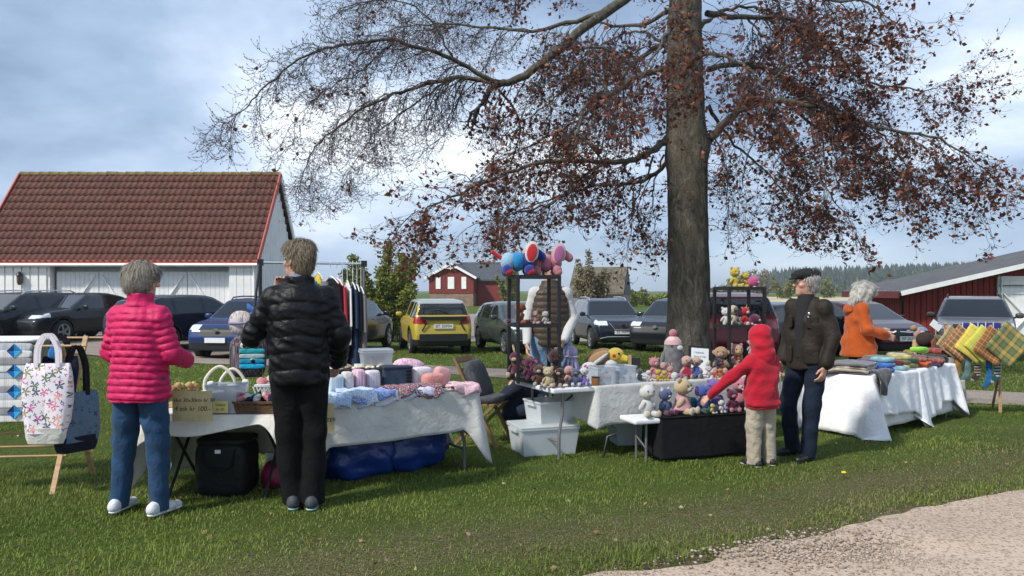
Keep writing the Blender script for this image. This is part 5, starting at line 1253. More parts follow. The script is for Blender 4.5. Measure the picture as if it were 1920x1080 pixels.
def garment(label, m, u, z0, z1, w, th, m2=None, hem=None, tw=0.):
    p = P0.lerp(P1, u/RL); t = thing('hanging_garment', label, 'garment', (p.x, p.y, 0), rr+tw, 'clothes on the rail')
    MB().tube([(0, 0, BZ-.005), (0, .012, BZ+.02), (0, .02, BZ), (0, 0, BZ-.06)], .003, 5).tube([(0, -w*.42, z0-.05), (0, -w*.2, z0-.005), (0, 0, z0+.02), (0, w*.2, z0-.005), (0, w*.42, z0-.05)], .006, 6).tube([(0, 0, BZ-.06), (0, 0, z0+.02)], .003, 5).build('hanger', M_PL, t)
    secs = [(z1, 0, 0, th*.75, w*.55), (z1+.02, 0, 0, th*.8, w*.56), ((z0+z1)/2, .01, 0, th*.6, w*.47), (z0-.16, 0, 0, th*.55, w*.43), (z0-.06, 0, 0, th*.4, w*.40), (z0, 0, 0, th*.2, w*.14)]
    V = MB().loft(secs, 30, 2.6); V.v = [(x+.012*math.sin(y*38+z*4), y, z) for x, y, z in V.v]; V.build('cloth', m, t)
    for s_ in (-1, 1): MB().loft([(z0-.42 if z1 < z0-.5 else z1+.04, 0, s_*w*.56, th*.45, .05), (z0-.07, 0, s_*w*.42, th*.45, .06)], 12).build('sleeve', m2 or m, t)
    if hem: MB().loft([(z1-.06, 0, 0, th*.9, w*.58), (z1+.02, 0, 0, th*.82, w*.565)], 24, 2.4).build('hem', hem, t)
    return t
REDDOT = print_mat('red dotted cotton', (.42, .02, .04), [(.75, .68, .66)], 26, 2, .012)
garment('bright blue baby top hung on the rail behind the woman in black', colr('sky blue', (.01, .22, .60)), .42, 1.66, 1.36, .13, .05, tw=R(55))
garment('yellow and grey baby top hung beside the bright blue one', colr('yellow', (.58, .44, .05)), .53, 1.66, 1.30, .13, .05, colr('grey', (.2, .2, .21)), tw=R(50))
garment('black long garment hung on the rail next to the red dotted dress', C_BLACK, .655, 1.62, .80, .34, .06, tw=R(20))
garment('red dress with small white dots and a pale frilled hem', REDDOT, .715, 1.60, 1.02, .34, .055, hem=print_mat('pink frill', (.62, .36, .38), [(.7, .6, .6)], 20, 4, .03), tw=R(12))
garment('mustard yellow long scarf-like dress on the rail', colr('mustard', (.36, .20, .02)), .765, 1.55, .70, .22, .03)
garment('white shirt on a pale hanger beside the mustard dress', C_WHITE, .81, 1.58, .98, .34, .03)
garment('navy blue tunic hung on the rail', colr('navy', (.02, .035, .075)), .865, 1.56, .78, .36, .045)
garment('dark blue-grey trousers hung on the rail end', colr('blue grey', (.05, .065, .10)), .905, 1.54, .76, .30, .03)
garment('taupe patterned blouse hung at the end of the rail', print_mat('taupe print', (.16, .14, .13), [(.05, .05, .06), (.40, .30, .22), (.3, .28, .27)], 9, 4, .05), .945, 1.52, .86, .34, .05)
bk = thing('kids_backpack', 'black printed backpack with teal striped front and white eyes on the rail', 'backpack', at(466, 704, 7.08), R(8)); bk.scale = (1.07,)*3
SPECK = print_mat('speckled black print', (.014, .014, .018), [(.30, .22, .24), (.10, .10, .13), (.25, .12, .14)], 22, 4, .018)
soft('bag_body', SPECK, (0, 0, .16), (.30, .17, .36), bk, e=.55, noise=.006)
for i, cc in enumerate(((.012, .32, .36), (.32, .46, .47), (.008, .25, .42), (.01, .36, .60))): soft('stripe', colr('teal %d' % i, cc), (.045, -.088, .215-.043*i), (.21, .035, .042), bk, e=.5)
for x, z in ((-.02, .265), (.06, .265), (.05, .135)):
    ball('eye', C_WHITE, (x, -.092, z), (.030, .014, .030), bk); ball('pupil', EYE, (x+.006, -.106, z-.004), (.017, .008, .018), bk)
MB().tube([(0, 0, .33), (.0, .0, .40)], .012, 6).build('loop', C_BLACK, bk)
bn = thing('baby_bonnet', 'round pale patterned baby bonnet with tassels hung on the rail brace', 'bonnet', at(452, 634, 7.1), R(10))
BON = print_mat('bonnet print', (.58, .52, .52), [(.16, .13, .18), (.45, .33, .10), (.24, .22, .30), (.42, .30, .26)], 6, 4, .07)
soft('cap', BON, (0, 0, .14), (.21, .10, .22), bn, e=.85, noise=.005); MB().tube([(-.10, -.03, .14), (0, -.09, .14), (.10, -.03, .14)], .012, 6).build('band', colr('violet grey', (.30, .27, .38)), bn)
for x in (-.03, .0, .03): MB().tube([(x, -.05, .03), (x*1.2, -.055, -.07)], .006, 5).build('tassel', colr('ochre', (.40, .28, .07)), bn)
tuf = thing('balloon_ribbon', 'blue ribbon bow tied to the clothes rail upright', 'ribbon', at(464, 582, 7.12), 0)
for a in (-.5, .2, .8): soft('loop', colr('ribbon blue', (.05, .14, .45)), (.05*math.cos(a), 0, .03*math.sin(a*3)), (.11, .03, .035), tuf, (0, a, 0), .8)

# ================================================================ long table B
PAT = [print_mat('pink baby print', (.62, .42, .48), [(.45, .10, .30), (.70, .62, .66), (.5, .2, .36)], 14, 4, .028), print_mat('white floral muslin', (.66, .64, .66), [(.45, .42, .52), (.56, .40, .46), (.36, .40, .50)], 14, 4, .024),
       print_mat('aqua print', (.52, .62, .68), [(.25, .42, .55), (.66, .66, .66)], 12, 4, .028), colr('pale grey stripe', (.58, .56, .56)), colr('peach', (.60, .36, .30))]
for i, (px, v, w, h, m_, lab) in enumerate(((628, .22, .12, .155, 2, 'aqua and white printed cloth pouch on the long table'), (651, .24, .075, .165, 3, 'pale striped standing cloth books between printed pouches'), (672, .26, .085, .175, 0, 'pink and magenta printed cloth pouch on the long table'), (697, .29, .12, .165, 1, 'white floral muslin bundle beside the navy box'))):
    o = soft('cloth_pouch', PAT[m_], on(fB, px, v, h/2), (w, .12, h), None, (0, 0, rB), .38, .006); tag(o, lab, 'pouch')
nb = thing('fabric_box', 'navy blue fabric box on the long table', 'box', on(fB, 741, .34), rB-.15)
MB().box((0, 0, .085), (.24, .18, .17)).build('box_body', mat('navy fabric box', (.022, .042, .075), .8, .35, 14, .4, 60), nb, .012); MB().box((0, -.0, .172), (.25, .19, .02)).build('lid', mat('navy lid', (.016, .026, .05), .8, .2), nb, .006)
for k in range(5): soft('strap', C_BLACK, (.09, -.085+.0*k, .14-.028*k), (.05, .02, .018), nb, e=.5)
o = soft('pink_pouch', colr('salmon pink', (.60, .26, .23)), on(fB, 812, .16, .06), (.20, .13, .125), None, (0, 0, rB), .55, .004); tag(o, 'plain salmon pink zip pouch at the right of the long table', 'pouch')
o = soft('printed_pouch', PAT[1], on(fB, 790, .30, .085), (.20, .10, .16), None, (0, 0, rB), .5, .006); tag(o, 'white and rose printed pouch behind the salmon pouch', 'pouch')
o = soft('ruffled_cloth', PAT[0], on(fB, 768, .42, .125), (.30, .16, .19), None, (0, 0, rB), .75, .016); tag(o, 'ruffled pink and white baby blankets heaped behind the pouches', 'blanket')
o = soft('rose_pouch', colr('rose', (.62, .33, .33)), on(fB, 828, .32, .08), (.16, .10, .15), None, (0, .25, rB), .6, .006); tag(o, 'pale rose bib leaning behind the salmon pouch', 'bib')
tr_ = thing('display_tray', 'dark tray of cream trinkets raised at the back of the long table', 'tray', on(fB, 652, .52), rB+R(-14))
MB().box((.08, 0, .14), (.62, .26, .045)).build('tray_board', mat('dark stained board', (.018, .012, .014), .6), tr_); 
for x in (-.18, .34): MB().box((x, 0, .06), (.04, .2, .118)).build('support', mat('dark stained board', (0, 0, 0)), tr_)
for i in range(34): ball('trinket', mat('cream trinket %d' % (i % 4), [(.50, .40, .22), (.62, .56, .42), (.36, .25, .10), (.60, .58, .52)][i % 4], .6), (random.uniform(-.2, .36), random.uniform(-.10, .10), .172), (random.uniform(.014, .03), random.uniform(.014, .026), .012), tr_)
o = soft('yellow_pennant', colr('lemon', (.58, .52, .16)), on(fB, 640, .50, .24), (.09, .02, .13), None, (0, .5, rB), .6); tag(o, 'lemon yellow cloth triangle standing on the dark tray', 'cloth')
cb = box_open('clear lidded box of dark buttons at the back of the long table', M_CLEAR, on(fB, 705, .60, .17), rB-.2, .26, .18, .12, lid=M_CLEAR)
for i in range(14): ball('button', colr('button %d' % (i % 4), [(.02, .03, .10), (.30, .02, .04), (.55, .5, .5), (.1, .02, .06)][i % 4]), (random.uniform(-.09, .09), random.uniform(-.06, .06), .02+.05*random.random()), .022, cb)
MB().box((0, .12, -.09), (.3, .2, .17)).build('riser', C_LINEN, cb)
BLU = [print_mat('blue baby print %d' % i, c, p, 16, 4, .022) for i, (c, p) in enumerate((((.20, .36, .66), [(.6, .65, .7)]), ((.50, .60, .74), [(.12, .25, .55), (.7, .7, .72)]), ((.07, .14, .42), [(.4, .5, .7)]), ((.60, .64, .70), [(.25, .4, .65), (.5, .3, .4)]), ((.04, .035, .05), [(.5, .1, .15), (.55, .5, .5)]), ((.58, .36, .40), [(.66, .6, .6), (.5, .2, .3)])))]
for i, (px, v, w, lay, lab) in enumerate(((622, .03, .20, (0, 1), 'stack of mid blue baby cloths at the table front'), (668, .045, .24, (1, 2, 1), 'pale blue printed baby cloths folded over the table edge'), (712, .05, .20, (3, 2), 'white and royal blue folded baby trousers on the long table'), (752, .055, .20, (3, 0, 4), 'olive and white folded baby cloths on the long table'), (798, .06, .22, (4, 3, 4), 'black and red printed folded cloths on the long table'), (864, .05, .24, (5, 5), 'pink striped blankets stacked at the corner of the long table'))):
    p = on(fB, px, v); folded(lab, None, p, rB+random.uniform(-.12, .12), (w, .27, .022*len(lay)+.012), layers=len(lay), mats=[BLU[k] for k in lay], grp='folded baby cloths')
sign('buff paper sign hung at the end of the long table', CARD, (-1.385, 5.655, HB-.01), rB+R(-8), .17, .22, [('KLUTER', -.055, -.125, .042)], 0)
BAGB = mat('blue plastic bag', (.006, .030, .17), .34, .08, 6, 1., 16)
for i, (px, D, d, lab) in enumerate(((672, 6.28, (.60, .42, .42), 'blue plastic bag sagging under the long table'), (765, 6.58, (.70, .46, .45), 'larger bulging blue plastic bag under the long table'))):
    p = gat(px, D); o = soft('plastic_bag', BAGB, (p.x, p.y, d[2]*.44), d, None, (0, 0, rB), .74, .036, 20, 48, 30); tag(o, lab, 'bag')
# ================================================================ wooden chair
ch = thing('folding_chair', 'wooden folding chair with grey quilted cushion beside the plush table', 'chair', gat(905, 7.62), R(-22)); ch.scale = (.92, .92, .92)
for y in (-.21, .21):
    MB().bar((.26, y, 0), (-.24, y*.95, .92), .028, .04, (0, 1, 0)).build('leg', M_WOOD2, ch); MB().bar((-.24, y*.88, 0), (.20, y*.88, .43), .028, .04, (0, 1, 0)).build('leg', M_WOOD2, ch)
for k in range(5): MB().box((-.12+.078*k, 0, .44), (.06, .42, .018)).build('seat_slat', M_WOOD2, ch)
for z in (.66, .78, .89): MB().box((-.24+(.92-z)*.543, 0, z), (.022, .40, .06), (0, R(-28), 0)).build('back_slat', M_WOOD2, ch)
GC = cloth('grey chenille', (.085, .09, .10), 120, 30, .35)
soft('cushion', GC, (-.05, 0, .68), (.13, .40, .44), ch, (0, R(-24), 0), .5, .016); soft('cushion', GC, (.03, 0, .485), (.40, .40, .09), ch, (0, 0, 0), .5, .012)
o = MB().box((0, 0, 0), (.07, .004, .12)).build('paper_tag', M_PL, None, loc=at(888, 745, 6.6), rot=(0, .5, .3)); tag(o, 'white paper price tag hanging by the corner of the long table', 'tag')
# ================================================================ plush stall: shelves
def shelf(label, loc, rz, w, d, H_, levels):
    t = thing('metal_shelf', label, 'shelf', loc, rz)
    for x in (-w/2, w/2):
        for y in (-d/2, d/2): MB().box((x, y, H_/2), (.030, .030, H_)).build('post', M_BSH, t, .003)
    for z in levels:
        MB().box((0, 0, z), (w-.01, d-.01, .018)).build('shelf_board', M_BSH, t)
        for y in (-d/2, d/2): MB().box((0, y, z+.002), (w-.034, .022, .034)).build('rail', M_BSH, t)
        for x in (-w/2, w/2): MB().box((x, 0, z+.002), (.022, d-.034, .034)).build('rail', M_BSH, t)
    return t
S1 = at(1001, 0, 7.28); S1.z = HC+.012; s1z = S1.z; s1r = R(16)
shelf('taller open black metal shelf of plush toys with two elephants on top', S1, s1r, .40, .30, .99, (.03, .525, .975))
S2 = at(1386, 0, 8.02); S2.z = HC+.012; shelf('shorter open black metal shelf beside the child in red hoodie', S2, R(14), .40, .30, .885, (.03, .48, .87))
def on1(px, dy, z): p = at(px, 0, S1.y+dy); p.z = s1z+z; return p
def on2(px, dy, z): p = at(px, 0, S2.y+dy); p.z = S2.z+z; return p
# big elephants on top
def elephant(label, loc, rz, s, cols, ear, ear2, trunk, legc, tail, footc):
    t = thing('plush_elephant', label, 'plush toy', loc, rz, 'plush toys for sale')   # looks along +X
    for i, cc in enumerate(cols): ball('body_band', cc, (s*(-.30+.27*i), 0, s*.42), (s*.23, s*(.26 if i != 1 else .285), s*(.27 if i != 1 else .29)), t)
    ball('head', cols[-1] if trunk is None else ear2, (s*.42, 0, s*.68), (s*.22, s*.21, s*.23), t)
    tk = trunk or cols[-1]
    MB().tube([(s*.55, 0, s*.66), (s*.70, 0, s*.58), (s*.74, 0, s*.48)], [s*.15, s*.13, s*.09], 12).build('trunk', tk, t); ball('trunk_tip', tk, (s*.70, 0, s*.56), s*.125, t)
    for q in (-1, 1):
        ball('ear', ear2, (s*.36, q*s*.22, s*.70), (s*.20, s*.06, s*.33), t, (q*R(14), R(14), 0)); ball('inner_ear', ear, (s*.36, q*s*.265, s*.68), (s*.15, s*.045, s*.27), t, (q*R(14), R(14), 0))
        for x in (-.34, .30): ball('leg', legc, (s*x, q*s*.19, s*.17), (s*.16, s*.14, s*.17), t); ball('foot', footc, (s*(x+.03), q*s*.23, s*.12), (s*.135, s*.11, s*.12), t)
        ball('eye', EYE, (s*.60, q*s*.12, s*.76), s*.02, t)
    if tail: MB().tube([(-s*.50, 0, s*.52), (-s*.66, 0, s*.62), (-s*.76, 0, s*.70)], [s*.07, s*.065, s*.06], 10).build('tail', tail, t); ball('tail_tip', tail, (-s*.76, 0, s*.70), s*.06, t)
    return t
RD, NV, LBL, SKY, WT = W_('red', (.62, .02, .03)), W_('royal blue', (.012, .04, .30)), W_('light blue', (.36, .60, .78)), W_('sky', (.012, .28, .60)), W_('white', (.74, .74, .72))
PK, DPK, LIL = W_('pink', (.62, .22, .29)), W_('mauve', (.42, .13, .30)), W_('lilac', (.46, .40, .62))
elephant('red, white and blue striped crochet elephant on top of the black shelf', on1(972, -.05, .985), R(8), .32, (LBL, SKY, NV), RD, WT, NV, NV, RD, RD)
elephant('pink and mauve crochet elephant beside the striped one on the shelf', on1(1025, .10, .985), R(2), .31, (PK, PK, W_('rose', (.55, .16, .24))), DPK, W_('blush', (.68, .45, .45)), PK, PK, None, W_('salmon', (.66, .28, .27)))
# middle board
BRN, ORG, DBR, PLM, CRM = W_('brown', (.10, .035, .018)), W_('rust orange', (.36, .085, .015)), W_('dark brown', (.035, .012, .009)), W_('plum', (.11, .008, .045)), W_('cream', (.62, .48, .28))
PEA, TAN, GRY, YEL, MGR = W_('peach', (.64, .36, .30)), W_('tan', (.44, .28, .14)), W_('grey', (.12, .12, .125)), W_('yellow', (.66, .48, .05)), W_('grey white', (.55, .54, .54))
ORB, TEAL, DGR, BLU_, PUR, BBL = W_('orange', (.66, .22, .03)), W_('teal', (.02, .20, .32)), W_('dark green', (.008, .065, .05)), W_('violet blue', (.06, .11, .42)), W_('purple', (.22, .13, .45)), W_('slate blue', (.09, .13, .26))
plush('rust brown crochet monkey on the middle board of the taller shelf', on1(974, .0, .537), R(-20), .20, ORG, 'monkey', BRN, BRN)
blob('plum crochet ball toy at the edge of the middle board', on1(953, -.06, .537), CAMF, .055, PLM, ORG)
plush('small blush pink crochet pig on the middle board', on1(1002, -.08, .537), R(-70), .125, PEA, 'bear', W_('blush', (0, 0, 0)), PEA)
plush('white cow toy with pink muzzle lying on the middle board', on1(1022, -.09, .537), R(-60), .12, MGR, 'cow', PEA, PEA)
plush('dark brown crochet bear in the corner of the middle board', on1(1046, -.02, .537), R(-80), .09, DBR, 'bear', BRN)
# on the table, left part
plush('plum crochet rabbit with cream ears inside the taller shelf', on1(968, -.02, .04), R(-110), .235, PLM, 'bunny', W_('cream', (0, 0, 0)), PEA)
plush('plum crochet elephant with pink inner ears at the shelf foot', on1(992, -.16, .03), R(-75), .20, PLM, 'elephant', PLM, W_('rose', (0, 0, 0)))
plush('chocolate brown crochet bear at the shelf foot', on(fC, 1010, .22), CAMF, .185, BRN, 'bear', MGR)
plush('cream crochet teddy bear sitting at the table front', on(fC, 1028, .10), CAMF, .175, CRM, 'bear', W_('pale cream', (.68, .60, .45)))
plush('dark brown monkey with pale face ring beside the cream teddy', on(fC, 1051, .08), R(-120), .165, DBR, 'monkey', PEA)
plush('black-brown bat-eared toy standing behind the cream teddy', on(fC, 1042, .42), CAMF, .30, DBR, 'cat', DBR)
plush('coral pink and blue crochet bird toy on the plush table', on(fC, 1066, .16), R(-60), .17, PEA, 'bird', BBL, ORB)
plush('white and blue crochet penguin on the plush table', on(fC, 1079, .08), CAMF, .155, BBL, 'bird', WT, ORB)
plush('white and violet crochet kitten on the plush table', on(fC, 1095, .07), CAMF, .16, W_('white', (0, 0, 0)), 'cat', PUR, dress=PUR)
ot = thing('plush_octopus', 'lilac crochet octopus with hanging tentacles beside the shelf post', 'plush toy', on(fC, 1071, .44), 0, 'plush toys for sale')
ball('head', LIL, (0, 0, .27), (.062, .06, .06), ot); ball('brim', LIL, (0, 0, .225), (.072, .07, .018), ot)
for k in range(8):
    a = k*PI/4; MB().tube([(math.cos(a)*.03, math.sin(a)*.03, .22), (math.cos(a)*.065, math.sin(a)*.06, .12), (math.cos(a)*.06, math.sin(a)*.055, .01)], .016, 6).build('tentacle', LIL, ot)
mk = thing('plush_mushroom', 'white crochet toadstool with red patches on the plush table', 'plush toy', on(fC, 1105, .36), 0, 'plush toys for sale')
ball('stem', CRM, (0, 0, .05), (.05, .05, .06), mk); ball('cap', WT, (0, 0, .125), (.075, .07, .05), mk)
for a in (-2.2, -1.5, -.8): ball('spot', RD, (.06*math.cos(a), .056*math.sin(a), .135), (.022, .02, .018), mk)
dk = thing('plush_duck', 'large yellow-headed crochet duck with brown wings lying over the boxes', 'plush toy', on(fC, 1132, .40), R(-20), 'plush toys for sale')
ball('body', W_('golden brown', (.26, .12, .02)), (-.05, 0, .20), (.15, .10, .085), dk, (0, R(-24), 0)); ball('head', YEL, (.12, -.02, .235), (.085, .075, .072), dk)
MB().loft([(0, 0, 0, .04, .03), (.075, 0, 0, .028, .012)], 10).build('beak', YEL, dk, loc=(.17, -.04, .215), rot=(R(10), R(98), 0)); ball('eye', EYE, (.165, -.08, .255), .011, dk); ball('patch', W_('red', (0, 0, 0)), (.12, -.088, .235), (.02, .012, .018), dk)
ball('wing', TAN, (-.03, -.09, .21), (.12, .025, .055), dk, (0, R(-28), 0)); ball('wing_edge', WT, (-.02, -.108, .19), (.11, .015, .018), dk, (0, R(-38), 0)); ball('breast', WT, (.08, -.03, .155), (.07, .07, .05), dk)
for i, (px, v, w, lab) in enumerate(((1127, .12, .19, 'clear plastic box of small crochet pieces on the plush table'), (1166, .13, .19, 'second clear plastic box with pink and blue crochet pieces'))):
    b_ = box_open(lab, M_CLEAR, on(fC, px, v), rC, w, .2, .155, taper=.97)
    for k in range(12): ball('crochet_piece', [PEA, LBL, WT, SKY, LIL][(k+i) % 5], (random.uniform(-.07, .07), random.uniform(-.06, .06), .03+.08*random.random()), random.uniform(.018, .032), b_)
jr = thing('amber_jar', 'small amber brown jar with dark lid on the plush table', 'jar', on(fC, 1117, .03), 0)
MB().loft([(0, 0, 0, .036, .036), (.05, 0, 0, .040, .040), (.066, 0, 0, .036, .036)], 18).build('jar_body', mat('amber glass', (.22, .085, .02), .25, .15, 20, coat=.5), jr); MB().loft([(.066, 0, 0, .039, .039), (.078, 0, 0, .039, .039)], 18).build('lid', DBR, jr)
ps = thing('wooden_stake', 'short pale wooden stake standing behind the clear boxes', 'stake', on(fC, 1181, .42), 0); MB().box((0, 0, .11), (.028, .02, .22)).build('stake_post', M_WOOD, ps); MB().box((.06, .02, .15), (.085, .04, .08)).build('black_tag', M_DKST, ps)
# on the table, middle part
plush('charcoal crochet hippo at the front of the plush table', on(fC, 1199, .14), R(-30), .115, GRY, 'bear', W_('light grey', (.36, .36, .36)))
plush('white crochet lamb with pink feet lying beside the hippo', on(fC, 1216, .10), R(-75), .10, WT, 'cow', PK)
plush('pink crochet unicorn behind the white lamb', on(fC, 1226, .30), R(-70), .195, PK, 'unicorn', W_('blush', (0, 0, 0)), RD)
plush('yellow crochet bear lying at the table front', on(fC, 1234, .06), CAMF, .105, YEL, 'bear', ORB)
plush('golden crochet chick next to the yellow bear', on(fC, 1246, .05), R(-60), .095, YEL, 'bird', YEL, ORB)
plush('peach crochet pig behind the golden chick', on(fC, 1243, .26), CAMF, .15, PEA, 'cow', PEA)
plush('salmon crochet bunny on the plush table', on(fC, 1257, .16), R(-100), .12, W_('salmon', (0, 0, 0)), 'bunny', PEA)
blob('white egg-shaped crochet toy on the plush table', on(fC, 1265, .04), CAMF, .085, WT, WT)
blob('pink crochet strawberry-like ball on the plush table', on(fC, 1276, .05), CAMF, .07, DPK, PK)
gp = thing('plush_whale', 'tall grey crochet figure with pink pompom hat on the plush table', 'plush toy', on(fC, 1262, .52), CAMF-PI/2, 'plush toys for sale')
MB().loft([(0, 0, 0, .10, .09), (.05, 0, 0, .105, .095), (.20, 0, 0, .10, .09), (.30, 0, 0, .088, .08), (.345, 0, 0, .06, .055), (.36, 0, 0, .02, .02)], 22).build('body', W_('mid grey', (.16, .155, .16)), gp)
MB().loft([(.30, 0, 0, .092, .084), (.335, 0, 0, .085, .078), (.375, 0, 0, .05, .046), (.39, 0, 0, .01, .01)], 20).build('hat', W_('blush', (0, 0, 0)), gp); ball('pompom', PK, (0, 0, .415), .042, gp)
ball('snout', WT, (-.055, .075, .27), (.03, .02, .026), gp); ball('eye', EYE, (.03, .078, .29), .010, gp)
for q in (-1, 1): ball('fin', W_('mid grey', (0, 0, 0)), (q*.10, 0, .17), (.025, .04, .075), gp, (0, q*R(-14), 0))
plush('grey-haired crochet doll in a red and white dress on the plush table', on(fC, 1287, .14), R(-80), .215, W_('skin pink', (.62, .40, .33)), 'monkey', GRY, dress=W_('crimson', (.40, .015, .05)))
plush('grey-haired crochet doll in a blue dress beside the framed notice', on(fC, 1305, .12), R(-95), .205, W_('skin pink', (0, 0, 0)), 'monkey', GRY, dress=BLU_)
fr = thing('framed_notice', 'white notice in a black frame leaning on the plush table', 'frame', on(fC, 1311, .34), R(6)); fr.rotation_euler = (R(-10), R(5), R(8))
MB().box((0, .008, .14), (.225, .016, .30)).build('frame', M_DKST, fr); MB().box((.004, -.002, .137), (.185, .006, .262)).build('notice', mat('white notice paper', (.72, .76, .78), .6, .02), fr)
for zt, s_, w_ in ((.215, 'Priser', .034), (.172, 'Vipps', .034)): pass
M_GINK = mat('grey green ink', (.20, .27, .28), .8)
text('lettering', 'Heklede', .030, M_GINK, fr, (-.004, -.0062, .222), (PI/2, 0, 0)); text('lettering', 'figurer til salgs', .022, M_GINK, fr, (.002, -.0062, .183), (PI/2, 0, 0))
blob('small white crochet ball at the corner of the framed notice', on(fC, 1327, .30, .085), CAMF, .07, WT, WT)
plush('pale pink crochet mouse by the framed notice', on(fC, 1329, .08), CAMF, .11, W_('pale pink', (.66, .52, .54)), 'monkey', WT)
plush('navy and dark grey crochet bear behind the orange crab', on(fC, 1347, .22), R(-70), .17, W_('dark slate', (.035, .035, .06)), 'bear', W_('crimson', (0, 0, 0)))
plush('orange crochet crab-like toy at the table front', on(fC, 1350, .06), CAMF, .085, ORB, 'monkey', RD)
blob('red crochet ladybird by the orange toy', on(fC, 1341, .05), CAMF, .06, RD, ORB)
plush('tan crochet mouse with round ears at the foot of the shorter shelf', on2(1352, -.18, .02), R(-110), .26, TAN, 'monkey', PEA)
plush('peach and yellow crochet lion at the foot of the shorter shelf', on2(1380, -.10, .04), R(-80), .26, PEA, 'bear', YEL)
plush('black-nosed brown crochet dog inside the shorter shelf', on2(1368, -.02, .04), CAMF, .20, BRN, 'bear', DBR)
blob('cream crochet bread-roll toy on the plush table', on(fC, 1368, .08), CAMF, .06, CRM, CRM)
plush('russet crochet fox beside the child\'s arm', on(fC, 1384, .22), R(-100), .19, W_('russet', (.26, .06, .02)), 'cat', CRM)
plush('grey crochet mouse peeping by the red hood', on2(1410, -.10, .20), R(-100), .16, MGR, 'monkey', PEA)
# shorter shelf boards
plush('cream and white crochet cow on the middle board of the shorter shelf', on2(1374, -.06, .492), R(-70), .205, W_('pale cream', (0, 0, 0)), 'cow', GRY)
plush('white crochet rabbit half hidden by the shelf post', on2(1361, -.02, .492), CAMF, .18, WT, 'bear', WT)
plush('red and white crochet reindeer on the shorter shelf', on2(1396, -.06, .492), R(-60), .19, RD, 'unicorn', WT, RD)
blob('plum crochet ball toy with white snout on the shorter shelf', on2(1415, -.08, .492), R(-50), .13, PLM, WT, w=1.2)
plush('larger yellow crochet bear on top of the shorter shelf', on2(1377, -.04, .88), R(-70), .205, YEL, 'bear', W_('pale yellow', (.68, .56, .18)))
plush('smaller yellow crochet bear on top of the shorter shelf', on2(1397, .0, .88), R(-60), .155, YEL, 'bear', W_('pale yellow', (0, 0, 0)))
blob('pink crochet ball toy with white snout on top of the shorter shelf', on2(1413, -.04, .88), R(-50), .135, W_('bright pink', (.58, .10, .26)), WT, w=1.1)
# on the low bench
plush('white crochet cat sitting at the end of the low bench', on(fE, 1213, .12), R(-70), .275, WT, 'cat', W_('pale cream', (0, 0, 0)))
plush('slate blue crochet mouse with plum trousers on the low bench', on(fE, 1246, .14), R(-55), .235, BBL, 'cat', WT, dress=None, feet=PLM)
plush('cream crochet bear in a pink dress on the low bench', on(fE, 1278, .13), R(-40), .315, CRM, 'bear', W_('pale cream', (0, 0, 0)), dress=W_('pink dress', (.66, .33, .38)))
blob('teal crochet ball behind the bear in the pink dress', on(fE, 1297, .24), CAMF, .145, TEAL, TEAL)
plush('violet blue crochet elephant with pink inner ears on the low bench', on(fE, 1318, .13), R(-60), .25, BLU_, 'elephant', BLU_, DPK, feet=DGR)
plush('purple crochet unicorn behind the violet elephant', on(fE, 1338, .24), R(-70), .29, PUR, 'unicorn', LIL, WT)
plush('white crochet lamb lying at the front of the low bench', on(fE, 1352, .06), R(-60), .115, WT, 'cow', GRY)
plush('pale yellow crochet chick beside the lamb on the bench', on(fE, 1336, .05), R(-60), .09, W_('pale yellow', (0, 0, 0)), 'bird', WT, ORB)
plush('plum crochet bear with pink soles on the low bench', on(fE, 1372, .11), R(-80), .20, PLM, 'bear', PK)
plush('pink crochet rabbit sitting behind the child\'s hand', on(fE, 1386, .22), CAMF, .29, PK, 'bear', W_('blush', (0, 0, 0)))
plush('plum and white crochet dog next to the pink rabbit', on(fE, 1402, .12), CAMF, .20, PLM, 'cow', WT)
# crates under the table
def crate(label, px, D, w, d, h, rz, m=M_MILK, lid=False):
    p = gat(px, D); t = box_open(label, m, p, rz, w, d, h, lid=m if lid else None, taper=.88)
    for s_ in (-1, 1): MB().box((s_*w*.52, 0, h-.03), (.03, d*.5, .022)).build('handle', m, t)
    return t
c1 = crate('milky plastic storage crate on the grass under the plush table', 1018, 7.22, .56, .42, .25, R(18), lid=True); c2 = crate('second milky crate stacked on the first under the plush table', 1032, 7.34, .40, .34, .20, R(26)); c2.location.z = .268
crate('small milky crate on the grass behind the low bench', 1178, 7.62, .34, .30, .20, R(10))

# ================================================================ knitwear table D
KN = {n: wool('knit '+n, c) for n, c in dict(charcoal=(.075, .07, .075), grey=(.16, .15, .16), cream=(.44, .38, .30), navy=(.02, .03, .09), blue=(.05, .17, .55), aqua=(.22, .42, .48), maroon=(.13, .02, .025), lemon=(.46, .42, .18), olive=(.12, .13, .065), green=(.025, .065, .02), rust=(.30, .06, .02), black=(.012, .012, .014), red=(.28, .015, .03), white=(.62, .62, .60), violet=(.10, .035, .12)).items()}
folded('pile of charcoal and cream knitted jumpers at the end of the knitwear table', None, on(fD, 1598, .30), rD+.25, (.40, .40, .13), layers=4, mats=[KN['charcoal'], KN['cream'], KN['cream'], KN['grey']], cat='jumper', name='knitted_jumper')
hj = thing('hanging_jumper', 'dark grey jumper slipping over the edge of the knitwear table', 'jumper', fD(.02, .28), rD); 
sheet('knit_body', KN['charcoal'], lambda u, v: (.30*(u-.5)*(1-.15*v)+.14-.20*v*0, -.30-.045*math.sin(v*2.)-.012*math.sin(u*14)*v, .055-.26*v*(1-.85*(2*u-1)**2)), 22, 12, hj, .018)
sheet('knit_fold', KN['grey'], lambda u, v: (.30*(u-.5)+.13, -.285-.03*math.sin(v*2.)-.008*math.sin(u*11+1)*v, .060-.17*v*(1-.9*(2*u-1)**2)), 22, 10, hj, .018)
